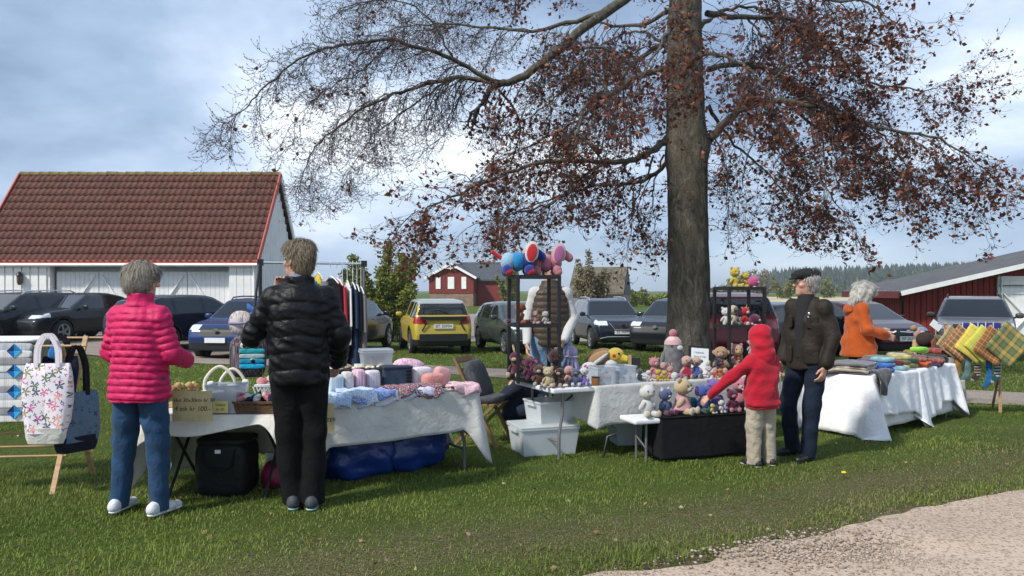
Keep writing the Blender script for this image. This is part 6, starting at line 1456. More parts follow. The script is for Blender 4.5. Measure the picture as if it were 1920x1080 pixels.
for i, (px, v, c_, d_, lab) in enumerate(((1690, .40, 'rust', (.16, .12, .09), 'rust brown knitted hat near the middle of the knitwear table'), (1705, .46, 'green', (.18, .12, .07), 'moss green knitted scarf behind the plaid blankets'), (1668, .30, 'maroon', (.15, .12, .08), 'maroon knitted hat between the shawl and the socks'), (1640, .22, 'charcoal', (.18, .14, .10), 'black-grey knitted cap beside the jumper pile'), (1740, .42, 'violet', (.16, .12, .10), 'violet-brown knitted bonnet by the fringed hat'), (1768, .14, 'black', (.14, .12, .08), 'black knitted mittens at the far corner of the knitwear table'))):
    o = soft('knitted_hat', KN[c_], on(fD, px, v, d_[2]*.5), d_, None, (random.uniform(-.2, .2), random.uniform(-.2, .2), random.uniform(0, 3)), .7, .012); tag(o, lab, 'knitwear')
for i, (px, v, lay, w, lab) in enumerate(((1630, .36, ('navy', 'violet'), .26, 'dark navy knitted hat pile behind the jumpers'), (1655, .10, ('blue', 'blue', 'aqua'), .15, 'bright blue folded mittens on the knitwear table'), (1677, .12, ('aqua', 'maroon'), .07, 'aqua and maroon rolled socks on the knitwear table'), (1686, .13, ('lemon', 'olive', 'lemon'), .08, 'lemon striped rolled socks beside the maroon ones'), (1702, .15, ('olive', 'green'), .09, 'olive knitted ball at the end of the sock row'), (1645, .52, ('green', 'olive'), .30, 'dark green knitted shawl at the back of the knitwear table'), (1682, .55, ('white', 'cream'), .14, 'small white knitted lace piece at the back of the knitwear table'))):
    folded(lab, None, on(fD, px, v), rD+random.uniform(-.2, .2), (w, .24, .05*len(lay)+.01), layers=len(lay), mats=[KN[k] for k in lay], cat='knitwear', name='knitted_piece', e=.55)
TR1 = tartan('red tartan', (.26, .02, .02), (.02, .02, .03), (.45, .14, .03), (.05, .08, .03), 3); TR2 = tartan('dark plaid', (.035, .045, .025), (.16, .03, .03), (.02, .02, .02), (.22, .13, .05), 3)
TR3 = tartan('orange tartan', (.50, .09, .02), (.24, .02, .02), (.03, .02, .02), (.6, .25, .05), 4)
for i, (px, v, ms, d, lab) in enumerate(((1716, .24, (TR2, TR1, TR2), (.24, .24, .13), 'dark plaid wool blankets piled on the knitwear table'), (1722, .10, (TR3, TR3, TR1), (.13, .22, .12), 'glowing orange tartan rolls on the knitwear table'), (1745, .16, (TR1, TR2), (.16, .22, .10), 'red tartan bundle beside the orange rolls'), (1752, .05, (KN['navy'], TR1), (.14, .16, .09), 'navy and white striped mittens at the far end of the knitwear table'), (1762, .30, (TR1, TR2, TR1), (.26, .24, .17), 'tall pile of red and brown plaid blankets at the table end'))):
    folded(lab, None, on(fD, px, v), rD+random.uniform(-.2, .2), d, layers=len(ms), mats=list(ms), cat='blanket', name='plaid_blanket', e=.5)
o = soft('neon_cloth', colr('neon green', (.26, .58, .06)), on(fD, 1722, .34, .15), (.24, .16, .07), None, (0, .12, rD), .55, .022); tag(o, 'neon green knitted cloth on the plaid blankets', 'cloth')
hb = thing('fringed_hat', 'dark brown felt hat with tan fringe on the knitwear table', 'hat', on(fD, 1734, .52), rD)
MB().loft([(0, 0, 0, .10, .09), (.16, 0, 0, .10, .09)], 16).build('stand', M_DKST, hb); ball('crown', mat('dark brown felt', (.028, .018, .016), .95, .2), (.02, 0, .24), (.115, .11, .10), hb)
for k in range(11): MB().tube([(-.05+.02*k-.05, -.12, .28-.01*abs(k-5)), (-.05+.018*k-.06, -.15, .06)], .009, 5).build('fringe', mat('tan fringe', (.26, .16, .06), .9, .3) if k % 2 else KN['rust'], hb)
sv = thing('sheepskin_slippers', 'olive and moss green felted bag behind the fringed hat', 'bag', on(fD, 1756, .58), rD); soft('felt_body', KN['olive'], (0, 0, .14), (.2, .14, .28), sv, (0, .3, 0), .6, .01)
dl = thing('doll', 'small knitted doll with pink skirt standing behind the fringed hat', 'doll', on(fD, 1716, .74), 0)
MB().loft([(0, 0, 0, .05, .05), (.22, 0, 0, .03, .03)], 12).build('stand', M_WOOD, dl); ball('body', PEA, (.03, 0, .30), (.05, .04, .07), dl); ball('head', TAN, (-.02, 0, .37), .04, dl); ball('skirt', W_('blush', (0, 0, 0)), (.08, -.01, .29), (.06, .04, .05), dl)
wc = thing('price_card', 'tilted white price card above the knitwear table end', 'sign', on(fD, 1755, .62), R(0)); MB().box((0, 0, .40), (.15, .004, .095), (0, R(38), 0)).build('card', M_PL, wc); MB().tube([(0, .01, 0), (0, .01, .40)], .007, 6).build('stick', M_WOOD, wc)
o = soft('mustard_yarn', wool('knit mustard', (.34, .24, .05)), on(fD, 1702, .62, .06), (.13, .12, .12), None, (0, 0, 0), .9, .01); tag(o, 'mustard yarn ball at the back of the knitwear table', 'yarn')
# ================================================================ rack of woven cloths
KR = Vector((5.28, 9.42, 0)); kr = R(4); rk = thing('wooden_rack', 'light wooden rack hung with woven check cloths and socks', 'rack', KR, kr)
for x in (0, .70):
    MB().bar((x, 0, 0), (x, .0, 1.12), .022, .03).build('leg', M_WOOD, rk); MB().bar((x+.05, .22, .0), (x, .0, .55), .020, .026).build('leg', M_WOOD2, rk)
for z in (1.10, .415): MB().tube([(-.10, -.015, z), (.76, -.015, z)], .008, 8).build('rail', M_WOOD if z < 1 else M_CHR, rk)
tgs = thing('tag_strip', 'strip of royal blue tags clipped along the top of the rack', 'tags', KR, kr)
for i in range(5): MB().box((.24+.098*i, -.035, 1.075), (.092, .003, .065)).build('tag', mat('royal blue tag', (.03, .035, .25), .6), tgs); MB().box((.19+.098*i, -.04, 1.08), (.008, .006, .07)).build('clip', M_PL, tgs)
Y1, Y2 = (.62, .47, .06), (.50, .50, .07)
CH = [tartan('check beige', (.42, .32, .20), (.30, .05, .03), (.58, .46, .12), (.16, .20, .08), 3), tartan('check red gold', (.32, .09, .05), (.62, .50, .16), (.09, .14, .05), (.30, .05, .04), 3), tartan('check yellow', Y1, (.66, .55, .16), Y2, (.40, .40, .05), 3),
      tartan('check lime', Y2, Y1, (.30, .38, .05), (.64, .56, .2), 3), tartan('check red orange', (.26, .06, .03), (.52, .34, .05), (.10, .11, .05), (.55, .14, .03), 3), tartan('check olive gold', (.12, .16, .065), (.06, .10, .04), (.52, .36, .06), (.48, .22, .05), 3)]
for i, (x, z, a, s, lab) in enumerate(((.05, .88, 38, .30, 'beige and red check cloth hung first on the rack'), (.15, .86, 40, .34, 'red and gold striped check cloth on the rack'), (.30, .86, 36, .36, 'bright yellow check cloth on the rack'), (.38, .86, 42, .33, 'lime yellow check cloth between the bright yellow and red-orange ones'), (.49, .84, 34, .36, 'red-orange check cloth with yellow corner on the rack'), (.66, .86, 40, .40, 'olive green check cloth with gold bands at the rack end'))):
    t = thing('woven_cloth', lab, 'cloth', KR+Vector((x, -.06-.022*i, z)), kr+R(random.uniform(-5, 5)), 'woven cloths on the rack')
    sh = sheet('cloth', CH[i], lambda u, v, s=s, i=i: ((u-.5)*s, .010*math.sin(u*6+i)+.006*math.sin(v*9), (v-.5)*s), 10, 10, t, .008); sh.rotation_euler = (0, R(a), 0)
    MB().bar((0, .02, s*.55), (0, .04, 1.09-z), .008).build('clip', M_WOOD, t)
def sock(label, m, x, z, L, m2=None, w=.085):
    t = thing('hanging_sock', label, 'sock', KR+Vector((x, -.05, z)), kr, 'socks on the rack'); mb = MB()
    mb.tube([(0, 0, 0), (.004, 0, -L*.5), (.0, 0, -L*.72), (-.02, 0, -L*.86), (-.06, 0, -L)], [w*.5, w*.46, w*.48, w*.5, w*.34], 14); mb.v = [(a, b*.35, c) for a, b, c in mb.v]; mb.build('sock_leg', m, t)
    if m2:
        for k in range(6): q = MB().tube([(.002, 0, -L*(.08+.13*k)), (.002, 0, -L*(.13+.13*k))], w*.51, 14); q.v = [(a, b*.38, c) for a, b, c in q.v]; q.build('stripe', m2, t)
    ball('toe', m2 or m, (-.058, 0, -L), (w*.34, w*.13, w*.3), t); return t
sock('pale grey woollen sock pinned on the rack', KN['grey'] if False else wool('knit pale grey', (.34, .33, .31)), .02+.02, .69, .26); sock('ochre woollen sock pinned beside the pale grey one', wool('knit ochre', (.34, .17, .03)), .125, .69, .26); sock('grey-teal woollen sock on the rack', wool('knit teal grey', (.12, .22, .24)), .24, .68, .25)
sock('brown sock with cream bands on the rack', wool('knit dark brown', (.05, .03, .02)), .36, .67, .25, KN['cream']); sock('long bright blue sock hanging lowest on the rack', wool('knit strong blue', (.008, .14, .36)), .50, .68, .34); sock('white and dark striped sock at the rack end', KN['green'] if False else wool('knit dark teal', (.01, .09, .09)), .60, .68, .28, KN['white'])
sock('dark red sock half hidden by the tablecloth', KN['maroon'], -.06, .66, .20)
lc = thing('linen_towel', 'long beige linen towel hanging below the rack rail', 'towel', KR+Vector((.09, -.05, .42)), kr)
sheet('towel_cloth', cloth('raw linen', (.40, .38, .33), 300, 10, .1), lambda u, v: ((u-.5)*(.22+.06*v), .012*math.sin(u*12)*v-.02, -.36*v), 14, 14, lc, .004)
o = ball('hem_weight', M_WOOD, KR+Vector((-.06, -.12, .20)), (.045, .04, .05)); tag(o, 'round pale wooden weight clipped to the tablecloth hem beside the rack', 'weight')
# ================================================================ people
def skin_mat(name, col):
    m, t, b = base_mat(name); g = NT(t); co = g.n('ShaderNodeTexCoord').outputs['Object']
    g.l(g.ramp(g.noise(co, 22, 4), [(.3, tuple(c*.86 for c in col)), (.7, tuple(min(1, c*1.08) for c in col))]), b.inputs['Base Color'])
    b.inputs['Roughness'].default_value = .5; b.inputs['Subsurface Weight'].default_value = .08; b.inputs['Subsurface Radius'].default_value = (.01, .004, .002); return m
SKIN = skin_mat('fair skin', (.50, .28, .20))
def hair_mat(name, col, col2):
    m, t, b = base_mat(name); g = NT(t); co = g.n('ShaderNodeTexCoord').outputs['Object']
    mp = g.n('ShaderNodeMapping'); mp.inputs['Scale'].default_value = (1, 1, .14); g.l(co, mp.inputs[0]); f = g.noise(mp.outputs[0], 210, 4, .75, 1.0)
    g.l(g.ramp(f, [(.3, col), (.68, col2)]), b.inputs['Base Color']); b.inputs['Roughness'].default_value = .55; g.bump(f, .8, .012, b); return m
def puffer(name, col, rough=.52): return mat(name, col, rough, .08, 14, .6, 38, spec=.2)
def denim(name, col): return cloth(name, col, 400, 9, .16, .85)
IRIS = mat('dark iris', (.03, .03, .035), .1, 0); EYEW = mat('eye white', (.70, .68, .66), .2, 0)
def vv(*a): return np.array(a, float)
def hand(F, w, d, n, th, s=1., curl=.35, k=.008):
    """palm, four fingers of different lengths with two bends each, and a thumb leaving the side of the palm"""
    d = d/np.linalg.norm(d); n = n-d*(n@d); n /= np.linalg.norm(n); th = th-d*(th@d)-n*(th@n); th /= np.linalg.norm(th)
    for o in (-.020, 0, .020): F.cone(w+th*o*.7*s, w+d*.085*s+th*o*1.15*s, .019*s, .017*s, .012, flat=(n, .72))
    for i, (o, L) in enumerate(((-.032, .058), (-.011, .072), (.011, .078), (.032, .070))):
        p = w+d*.082*s+th*o*s; a = d*1.; ang_ = 0
        for j, f in enumerate((.45, .32, .23)):
            ang_ += curl*(1., 1.2, .8)[j]; dd = d*math.cos(ang_)+n*math.sin(ang_); q = p+dd*L*f*s; F.cone(p, q, (.0092-.0006*j)*s, (.0086-.0007*j)*s, .004); p = q
    p = w+d*.022*s+th*.030*s; q = p+(d*.70+th*.62+n*.25)*.042*s; r_ = q+(d*.92+th*.15+n*.35)*.032*s
    F.cone(p, q, .0125*s, .0108*s, k); F.cone(q, r_, .0105*s, .0092*s, .005)
def person(label, loc, face, S, J, hs=1., yaw=0., pitch=0., cat='person', skin=SKIN):
    """J: joint places for a figure 1.70 m tall looking along +Y, +X its right"""
    t = thing('person', label, cat, loc, face-PI/2); g = lambda k, d: vv(*J.get(k, d))*S
    j = dict(pel=g('pel', (0, 0, .93)), che=g('che', (0, 0, 1.28)), neck=g('neck', (0, .0, 1.44)), head=g('head', (0, .02, 1.59)),
             sr=g('sr', (.155, -.005, 1.35)), sl=g('sl', (-.155, -.005, 1.35)), er=g('er', (.21, -.02, 1.11)), el=g('el', (-.21, -.02, 1.11)), wr=g('wr', (.24, .08, .86)), wl=g('wl', (-.24, .08, .86)),
             hr=g('hr', (.088, 0, .90)), hl=g('hl', (-.088, 0, .90)), kr=g('kr', (.10, .02, .49)), kl=g('kl', (-.10, .02, .49)), ar=g('ar', (.11, -.02, .085)), al=g('al', (-.11, -.02, .085)))
    j['S'] = S; j['t'] = t; P = np.array([j[k] for k in ('pel', 'che', 'head', 'er', 'el', 'wr', 'wl', 'kr', 'kl', 'ar', 'al', 'sr', 'sl')]); lo = P.min(0)-.24*S*max(1, hs); hi = P.max(0)+.26*S*max(1, hs); lo[2] = max(lo[2], -.02)
    F = SDF(lo, hi, .0085*max(S, .8)); hc = j['head']; q = hs*S; M = np.array(Euler((pitch, 0, yaw)).to_matrix()); H = lambda x, y, z: hc+M@(vv(x, y, z)*q); rot = (pitch, 0, yaw)
    j['H'] = H; j['M'] = M; j['q'] = q; j['rot'] = rot
    F.ell(H(0, -.010, .022), vv(.075, .093, .100)*q, .02, rot); F.ell(H(0, .030, -.060), vv(.054, .066, .066)*q, .03, rot); F.ell(H(0, .074, -.098), .024*q, .02)
    F.cone(H(0, .084, .022), H(0, .108, -.022), .008*q, .0155*q, .012); F.ell(H(0, .075, .036), vv(.055, .02, .013)*q, .012, rot)
    for s_ in (-1, 1):
        F.ell(H(s_*.077, -.006, -.010), vv(.011, .024, .034)*q, .008, (pitch, 0, yaw+s_*.35)); F.ell(H(s_*.045, .058, -.025), vv(.022, .026, .022)*q, .015, rot)
        F.ell(H(s_*.031, .096, .014), vv(.017, .013, .011)*q, .006, rot, cut=True)
    F.ell(H(0, .086, -.055), vv(.024, .012, .006)*q, .006, rot); F.ell(H(0, .083, -.066), vv(.021, .012, .007)*q, .006, rot)
    F.cone(j['neck']-vv(0, 0, .05)*S, H(0, -.012, -.07), .058*S, .052*q, .025)
    F.cone(j['pel'], j['che'], .115*S, .125*S, .05, flat=((0, 1, 0), .75)); F.cone(j['che'], j['neck'], .12*S, .055*S, .04)
    for s_ in ('r', 'l'):
        F.chain([j['che']*.4+j['s'+s_]*.6, j['s'+s_], j['e'+s_], j['w'+s_]], [.06*S, .052*S, .040*S, .027*S], .03)
        F.chain([j['h'+s_], j['k'+s_], j['a'+s_]], [.085*S, .055*S, .036*S], .03); F.cone(j['pel'], j['h'+s_], .11*S, .085*S, .05)
        F.cone(j['a'+s_]-vv(0, .01, .03)*S, j['a'+s_]+vv(0, .05, -.045)*S, .026*S, .022*S, .02)
        d = j.get('d'+s_, None); dd = vv(*J['d'+s_]) if 'd'+s_ in J else j['w'+s_]-j['e'+s_]; sg_ = 1 if s_ == 'r' else -1
        nn = vv(*J['n'+s_]) if 'n'+s_ in J else vv(-sg_, .1, -.1); tt = vv(*J['t'+s_]) if 't'+s_ in J else vv(0, 1, .35)
        hand(F, j['w'+s_]+dd/np.linalg.norm(dd)*.01*S, dd, nn, tt, S*1.02, J.get('curl', .38))
    F.build('body', skin, t)
    for s_ in (-1, 1):
        e = ball('eye', EYEW, H(s_*.031, .083, .014), .0125*q, t); ball('iris', IRIS, H(s_*.031, .0925, .014), .0062*q, t)
    return j
def chains(j, s_): return j['s'+s_], j['e'+s_], j['w'+s_]
def torso_field(j, lo_z, hi_z, pad, h=.010):
    P = np.array([j[k] for k in ('pel', 'che', 'neck', 'sr', 'sl', 'er', 'el', 'wr', 'wl')]); lo = P.min(0)-.26*j['S']; hi = P.max(0)+.22*j['S']; lo[2] = min(lo[2], lo_z-.03); return SDF(lo, hi, h*max(j['S'], .8))
def jacket(j, m, secs, arm, name='jacket', quilt=None, collar=None, wr=.0, wf=40, sleeves='rl', k=.035, cuff=True, hmul=1.):
    """secs: torso sections (z,cx,cy,rx,ry) for a 1.70 m figure; arm: radii at shoulder, elbow, cuff"""
    S = j['S']; A = [(z*S, cx*S, cy*S, rx*S, ry*S) for z, cx, cy, rx, ry in secs]; F = torso_field(j, A[0][0], A[-1][0], 0, .0095*hmul)
    F.loft(A, .03, 2.3, quilt)
    for s_ in sleeves:
        a, b, c = chains(j, s_); c2 = b+(c-b)*.97; q = (quilt[0], quilt[1], .0) if quilt else None
        F.cone(a*.55+vv(0, 0, a[2])*.45, a, arm[0]*S*1.12, arm[0]*S*1.08, k); F.cone(a, b, arm[0]*S, arm[1]*S, k, quilt=q); F.cone(b, c2, arm[1]*S, arm[2]*S, k*.6, quilt=q)
    if collar:
        z0, z1, r0, r1, cy = collar; n = j['neck']
        F.loft([(z0*S, n[0], n[1]+cy*S, r0*S, r0*S*.95), (z1*S, n[0], n[1]+(cy-.005)*S, r1*S, r1*S*.95)], .015)
    if wr: F.wrinkle(wr, wf)
    F.clip_z(A[0][0])
    return F.build(name, m, j['t'])
def trousers(j, m, r=(.105, .075, .062), wr=.006, wf=55, name='trousers', top=.98, hem=.05, seat=(.165, .125)):
    S = j['S']; P = np.array([j[k] for k in ('pel', 'hr', 'hl', 'kr', 'kl', 'ar', 'al')]); lo = P.min(0)-.22*S; hi = P.max(0)+.2*S; lo[2] = max(lo[2], 0); F = SDF(lo, hi, .010*max(S, .8))
    pz = j['pel'][2]; F.loft([(pz-.10*S, j['pel'][0], j['pel'][1]-.005*S, seat[0]*S, seat[1]*S), (pz, j['pel'][0], j['pel'][1]-.01*S, seat[0]*S, seat[1]*S), (pz+.10*S, j['pel'][0], j['pel'][1], seat[0]*.9*S, seat[1]*.9*S)], .03)
    for s_ in ('r', 'l'):
        h, k_, a = j['h'+s_], j['k'+s_], j['a'+s_]; F.cone(h, k_, r[0]*S, r[1]*S, .02); F.cone(k_, a-vv(0, 0, .03)*S, r[1]*S, r[2]*S, .03)
    F.wrinkle(wr*S, wf/S); 
    if hem: F.clip_z(min(j['ar'][2], j['al'][2])-hem*S)
    return F.build(name, m, j['t'])
def shoes(j, m, sole, toe=None, L=.27, lift=(0, 0)):
    S = j['S']
    for i, s_ in enumerate(('r', 'l')):
        a = j['a'+s_]; d = vv(*(toe[i] if toe else ((.12, 1, 0) if s_ == 'r' else (-.12, 1, 0)))); d /= np.linalg.norm(d); b = vv(a[0], a[1], 0)+vv(0, 0, lift[i])
        he, to = b-d*.065*S+vv(0, 0, .045*S), b+d*(L-.12)*S+vv(0, 0, .036*S); F = SDF(np.minimum(he, to)-.09*S, np.maximum(he, to)+.13*S, .0075*max(S, .75))
        F.cone(he, to, .037*S, .034*S, .015, flat=((0, 0, 1), .80)); F.cone(he+vv(0, 0, .02)*S, b+d*.01*S+vv(0, 0, .090*S), .037*S, .040*S, .025); F.ell(b+d*.09*S+vv(0, 0, .042*S), vv(.038, .042, .034)*S, .025); F.clip_z(b[2]+.014)
        o = F.build('shoe', m, j['t']); G = SDF(np.minimum(he, to)-.09*S, np.maximum(he, to)+.09*S, .0075*max(S, .75)); G.cone(he, to, .043*S, .039*S, .02); G.clip_z(b[2]+.002, b[2]+.026*S); G.build('sole', sole, o)
def strands(o, j, crown, m, L, n):
    """locks lying over the hair's surface, running down from the crown"""
    me = o.data; V = np.empty(len(me.vertices)*3, np.float32); me.vertices.foreach_get('co', V); V = V.reshape(-1, 3); N = np.empty(len(me.vertices)*3, np.float32); me.vertices.foreach_get('normal', N); N = N.reshape(-1, 3)
    rg_ = np.random.default_rng(len(V)); idx = rg_.integers(0, len(V), n); P = V[idx]+rg_.normal(size=(n, 3))*.004; N = N[idx]; q = j['q']
    d = P-np.array(crown); d[:, 2] -= .04; d += rg_.normal(size=(n, 3))*.035; d -= N*(d*N).sum(1, keepdims=True); d /= np.linalg.norm(d, axis=1, keepdims=True)+1e-9
    l = (L*q*rg_.uniform(.5, 1.3, n))[:, None]; s_ = np.cross(d, N); s_ /= np.linalg.norm(s_, axis=1, keepdims=True)+1e-9; w = (.0022*rg_.uniform(.6, 1.5, n))[:, None]
    lift = (rg_.uniform(.001, .007, n))[:, None]
    p1 = P+d*l*.5+N*lift; p2 = P+d*l-N*.004*l/.05+N*lift*rg_.uniform(-.6, 1.3, n)[:, None]; p2[:, 2] -= .25*l[:, 0]*.3
    W4 = np.stack([P-s_*w, P+s_*w, p1+s_*w*1.2, p1-s_*w*1.2, p2+s_*w*.3, p2-s_*w*.3], 1).reshape(-1, 3); b = np.arange(n)[:, None]*6
    F = np.concatenate([b+np.array([[0, 1, 2, 3]]), b+np.array([[3, 2, 4, 5]])], 1).reshape(-1, 4)
    stuff(new_obj('hair_strands', mesh_np('hair_strands', W4, F, True), m, o))
def hair(j, m, parts, cuts, wr=.003, wf=120, name='hair', L=.055, ns=5000):
    q, H, rot = j['q'], j['H'], j['rot']; c = j['head']; F = SDF(c-.24*q, c+.22*q, .0075*max(j['S'], .8))
    for p, r in parts: F.ell(H(*p), vv(*r)*q, .03, rot)
    for p, r in cuts: F.ell(H(*p), vv(*r)*q, .012, rot, cut=True)
    F.wrinkle(wr*q, wf/q); o = F.build(name, m, j['t']); strands(o, j, H(0, -.03, .14), m, L, ns); return o
FACECUT = [((0, .115, -.05), (.085, .075, .10)), ((0, .03, -.16), (.12, .16, .085))]
# ---- woman in the pink quilted jacket
PJ = puffer('hot pink down jacket', (.50, .016, .098)); JEAN = denim('blue jeans', (.020, .058, .125))
x0 = gat(262, 5.2); j = person('woman with grey bob in a hot pink quilted jacket and blue jeans', (x0.x, x0.y, 0), R(78), .985, dict(er=(.235, .02, 1.09), wr=(.18, .26, 1.03), el=(-.235, .01, 1.10), wl=(-.15, .26, 1.0), ar=(.155, .0, .085), al=(-.165, .01, .085), kr=(.125, .02, .49), kl=(-.13, .02, .49)), .97, R(-46), R(-6))
jacket(j, PJ, [(.775, 0, 0, .198, .150), (.80, 0, 0, .206, .156), (.90, 0, 0, .200, .150), (1.08, 0, -.005, .178, .134), (1.26, 0, -.01, .176, .128), (1.34, 0, -.01, .158, .114), (1.40, 0, -.005, .115, .095), (1.44, 0, 0, .085, .08)], (.066, .063, .054), quilt=(.047, .0135, .02, lambda X, Y: .18*np.abs(X)*X*0+.05*np.clip(np.abs(X)-.06, 0, 1)), collar=(1.37, 1.505, .090, .080, .01), wr=.0022, wf=90, hmul=.62)
trousers(j, JEAN, (.104, .076, .060), .0042, 60, seat=(.172, .13)); shoes(j, mat('white leather', (.62, .63, .66), .6, .10, 30, .4, 60), mat('white rubber', (.74, .75, .78), .6, .05), L=.28)
hair(j, hair_mat('ash grey blond hair', (.17, .145, .11), (.42, .38, .31)), [((0, -.018, .036), (.086, .103, .098)), ((0, -.052, -.015), (.082, .066, .080)), ((0, .025, .070), (.078, .080, .055)), ((.060, -.01, -.005), (.026, .065, .06)), ((-.060, -.01, -.005), (.026, .065, .06))], FACECUT, .0016, 60)
gl = MB(); Hq = j['H']
for s_ in (-1, 1): gl.tube([Hq(s_*.031+.022*math.cos(a), .112, .014+.018*math.sin(a)) for a in np.linspace(0, 2*PI, 13)], .0018, 5, False); gl.tube([Hq(s_*.053, .11, .018), Hq(s_*.080, -.0, .01)], .0018, 5)
gl.build('glasses', M_STEEL, j['t'])
# ---- woman in the black jacket
x0 = gat(562, 5.30); j = person('tall woman with short dark blond hair in a black puffer jacket and black trousers', (x0.x, x0.y, 0), R(100), 1.075, dict(el=(-.30, .07, 1.10), wl=(-.165, .20, 1.36), dl=(.25, -.05, 1), nl=(.3, -.9, .1), tl=(.8, .4, .2), er=(.25, .0, 1.12), wr=(.23, .17, .93), ar=(.085, .0, .085), al=(-.045, .03, .085), kr=(.085, .03, .49), kl=(-.075, .03, .49), head=(-.01, .02, 1.59), curl=.55), .97, R(48), R(4))
BP_ = puffer('black down jacket', (.0045, .0048, .0065), .46)
jacket(j, BP_, [(.80, 0, 0, .172, .138), (.83, 0, 0, .180, .145), (.95, 0, 0, .184, .143), (1.12, 0, -.01, .185, .140), (1.27, 0, -.015, .180, .134), (1.34, 0, -.015, .162, .12), (1.40, 0, -.012, .118, .10), (1.43, 0, -.01, .095, .09)], (.072, .070, .058), quilt=(.112, .012, .03, lambda X, Y: .12*np.abs(X)), collar=(1.36, 1.485, .100, .090, .0), wr=.0034, wf=75, hmul=.68)
trousers(j, cloth('black cotton trousers', (.0045, .0045, .0052), 300, 9, .2), (.102, .080, .072), .0045, 48, seat=(.165, .13)); shoes(j, mat('grey mesh shoe', (.035, .045, .05), .7, .2, 30), mat('pale teal rubber', (.30, .48, .48), .6))
hair(j, hair_mat('short dark blond hair', (.085, .062, .04), (.30, .235, .15)), [((0, -.017, .038), (.083, .101, .092)), ((0, -.050, -.02), (.070, .060, .072)), ((0, .025, .080), (.072, .076, .046)), ((.02, -.03, .10), (.046, .056, .038))], FACECUT+[((.088, .02, -.03), (.03, .04, .05)), ((-.088, .02, -.03), (.03, .04, .05))], .0022, 75)
ns = SDF(j['neck']-.2, j['neck']+.2, .009); n_ = j['neck']; ns.loft([(n_[2]+.0, n_[0], n_[1]+.015, .085, .085), (n_[2]+.075, n_[0], n_[1]+.02, .072, .072)], .01, 2); ns.wrinkle(.003, 70); ns.build('scarf', colr('grey blue scarf', (.20, .23, .30)), j['t'])
# ---- child in the red hoodie
x0 = gat(1428, 6.60); j = person('child in a red hooded sweatshirt and beige trousers reaching for a plush toy', (x0.x, x0.y, 0), R(112), .715, dict(sl=(-.15, .0, 1.255), sr=(.15, 0, 1.255), che=(0, 0, 1.20), neck=(0, .02, 1.36), head=(.0, .05, 1.525), el=(-.34, .12, 1.08), wl=(-.54, .28, .83), er=(.20, .05, 1.03), wr=(.14, .22, .90), ar=(.115, .0, .085), al=(-.115, .0, .085)), 1.16, R(10), R(-10))
RH = cloth('red fleece', (.40, .008, .024), 300, 7, .12)
jacket(j, RH, [(.73, 0, 0, .200, .165), (.76, 0, 0, .212, .172), (.80, 0, 0, .212, .172), (.95, 0, 0, .200, .165), (1.15, 0, .0, .195, .155), (1.27, 0, .0, .180, .13), (1.35, 0, .01, .10, .09)], (.078, .070, .050), name='hoodie', wr=.0065, wf=42)
jacket(j, RH, [(.70, 0, 0, .198, .163), (.77, 0, 0, .203, .166)], (.0001, .0001, .0001), name='hem_band', sleeves='')
q, H, rot = j['q'], j['H'], j['rot']; F = SDF(j['head']-.26*q, j['head']+.2*q, .008)
F.ell(H(0, -.012, .018), vv(.108, .122, .126)*q, .03, rot); F.ell(H(0, -.03, -.07), vv(.105, .10, .09)*q, .05, rot); F.cone(H(0, -.04, -.10), H(0, -.03, -.17), .10*q, .125*q, .05); F.ell(H(0, -.09, .07), vv(.05, .05, .055)*q, .05, rot)
F.ell(H(0, .13, -.02), vv(.078, .10, .095)*q, .02, rot, cut=True); F.wrinkle(.003, 60); F.build('hood', RH, j['t'])
trousers(j, cloth('beige cotton trousers', (.38, .33, .25), 300, 10, .12), (.106, .092, .080), .0036, 48, seat=(.165, .135)); shoes(j, mat('black trainer', (.012, .012, .014), .6, .2), mat('white trainer sole', (.66, .65, .62), .6), L=.29)
# ---- man with the flat cap
x0 = gat(1516, 6.95); j = person('man in a flat cap, dark brown jacket and dark jeans turning towards the child', (x0.x, x0.y, 0), R(-146), .995, dict(er=(.225, -.02, 1.10), wr=(.22, .07, .87), el=(-.23, -.03, 1.10), wl=(-.21, .06, .845), ar=(.145, .03, .085), al=(-.085, .13, .085), kr=(.135, .11, .49), kl=(-.095, .09, .49), head=(0, .035, 1.585)), 1., R(-36), R(-4))
WAX = cloth('dark brown waxed cotton', (.024, .0185, .0135), 300, 8, .22, .62)
jacket(j, WAX, [(.80, 0, 0, .180, .145), (.82, 0, 0, .188, .150), (1.0, 0, 0, .184, .146), (1.2, 0, -.005, .190, .142), (1.31, 0, -.01, .176, .128), (1.38, 0, -.01, .125, .10), (1.42, 0, -.01, .095, .088)], (.072, .064, .053), wr=.0055, wf=42, collar=(1.36, 1.455, .092, .088, -.005))
Fs = SDF(vv(-.2, .0, .85), vv(.2, .25, 1.5), .008); Fs.loft([(.90, 0, .098, .055, .055), (1.2, 0, .092, .058, .056), (1.40, 0, .045, .075, .07), (1.47, 0, .03, .068, .068)], .01); Fs.build('pullover', mat('black knit', (.010, .010, .012), .9, .2, 60, .3, 200), j['t'])
for s_ in (-1, 1):
    soft('pocket', WAX, (s_*.115, .118, .93), (.12, .03, .15), j['t'], (0, 0, s_*-.62), .35); soft('pocket', WAX, (s_*.112, .108, 1.22), (.10, .028, .11), j['t'], (0, 0, s_*-.66), .35)
ball('badge', M_CHR, (-.095, .132, 1.295), (.012, .006, .016), j['t']); ball('badge', M_CHR, (-.09, .134, 1.265), (.008, .006, .010), j['t'])
trousers(j, denim('dark indigo jeans', (.0085, .016, .032)), (.100, .076, .066), .0030, 44); shoes(j, mat('black leather shoe', (.010, .009, .009), .45, .2, 20), mat('black sole', (.008, .008, .008), .7), toe=((.25, 1, 0), (-.15, 1, 0)), L=.295)
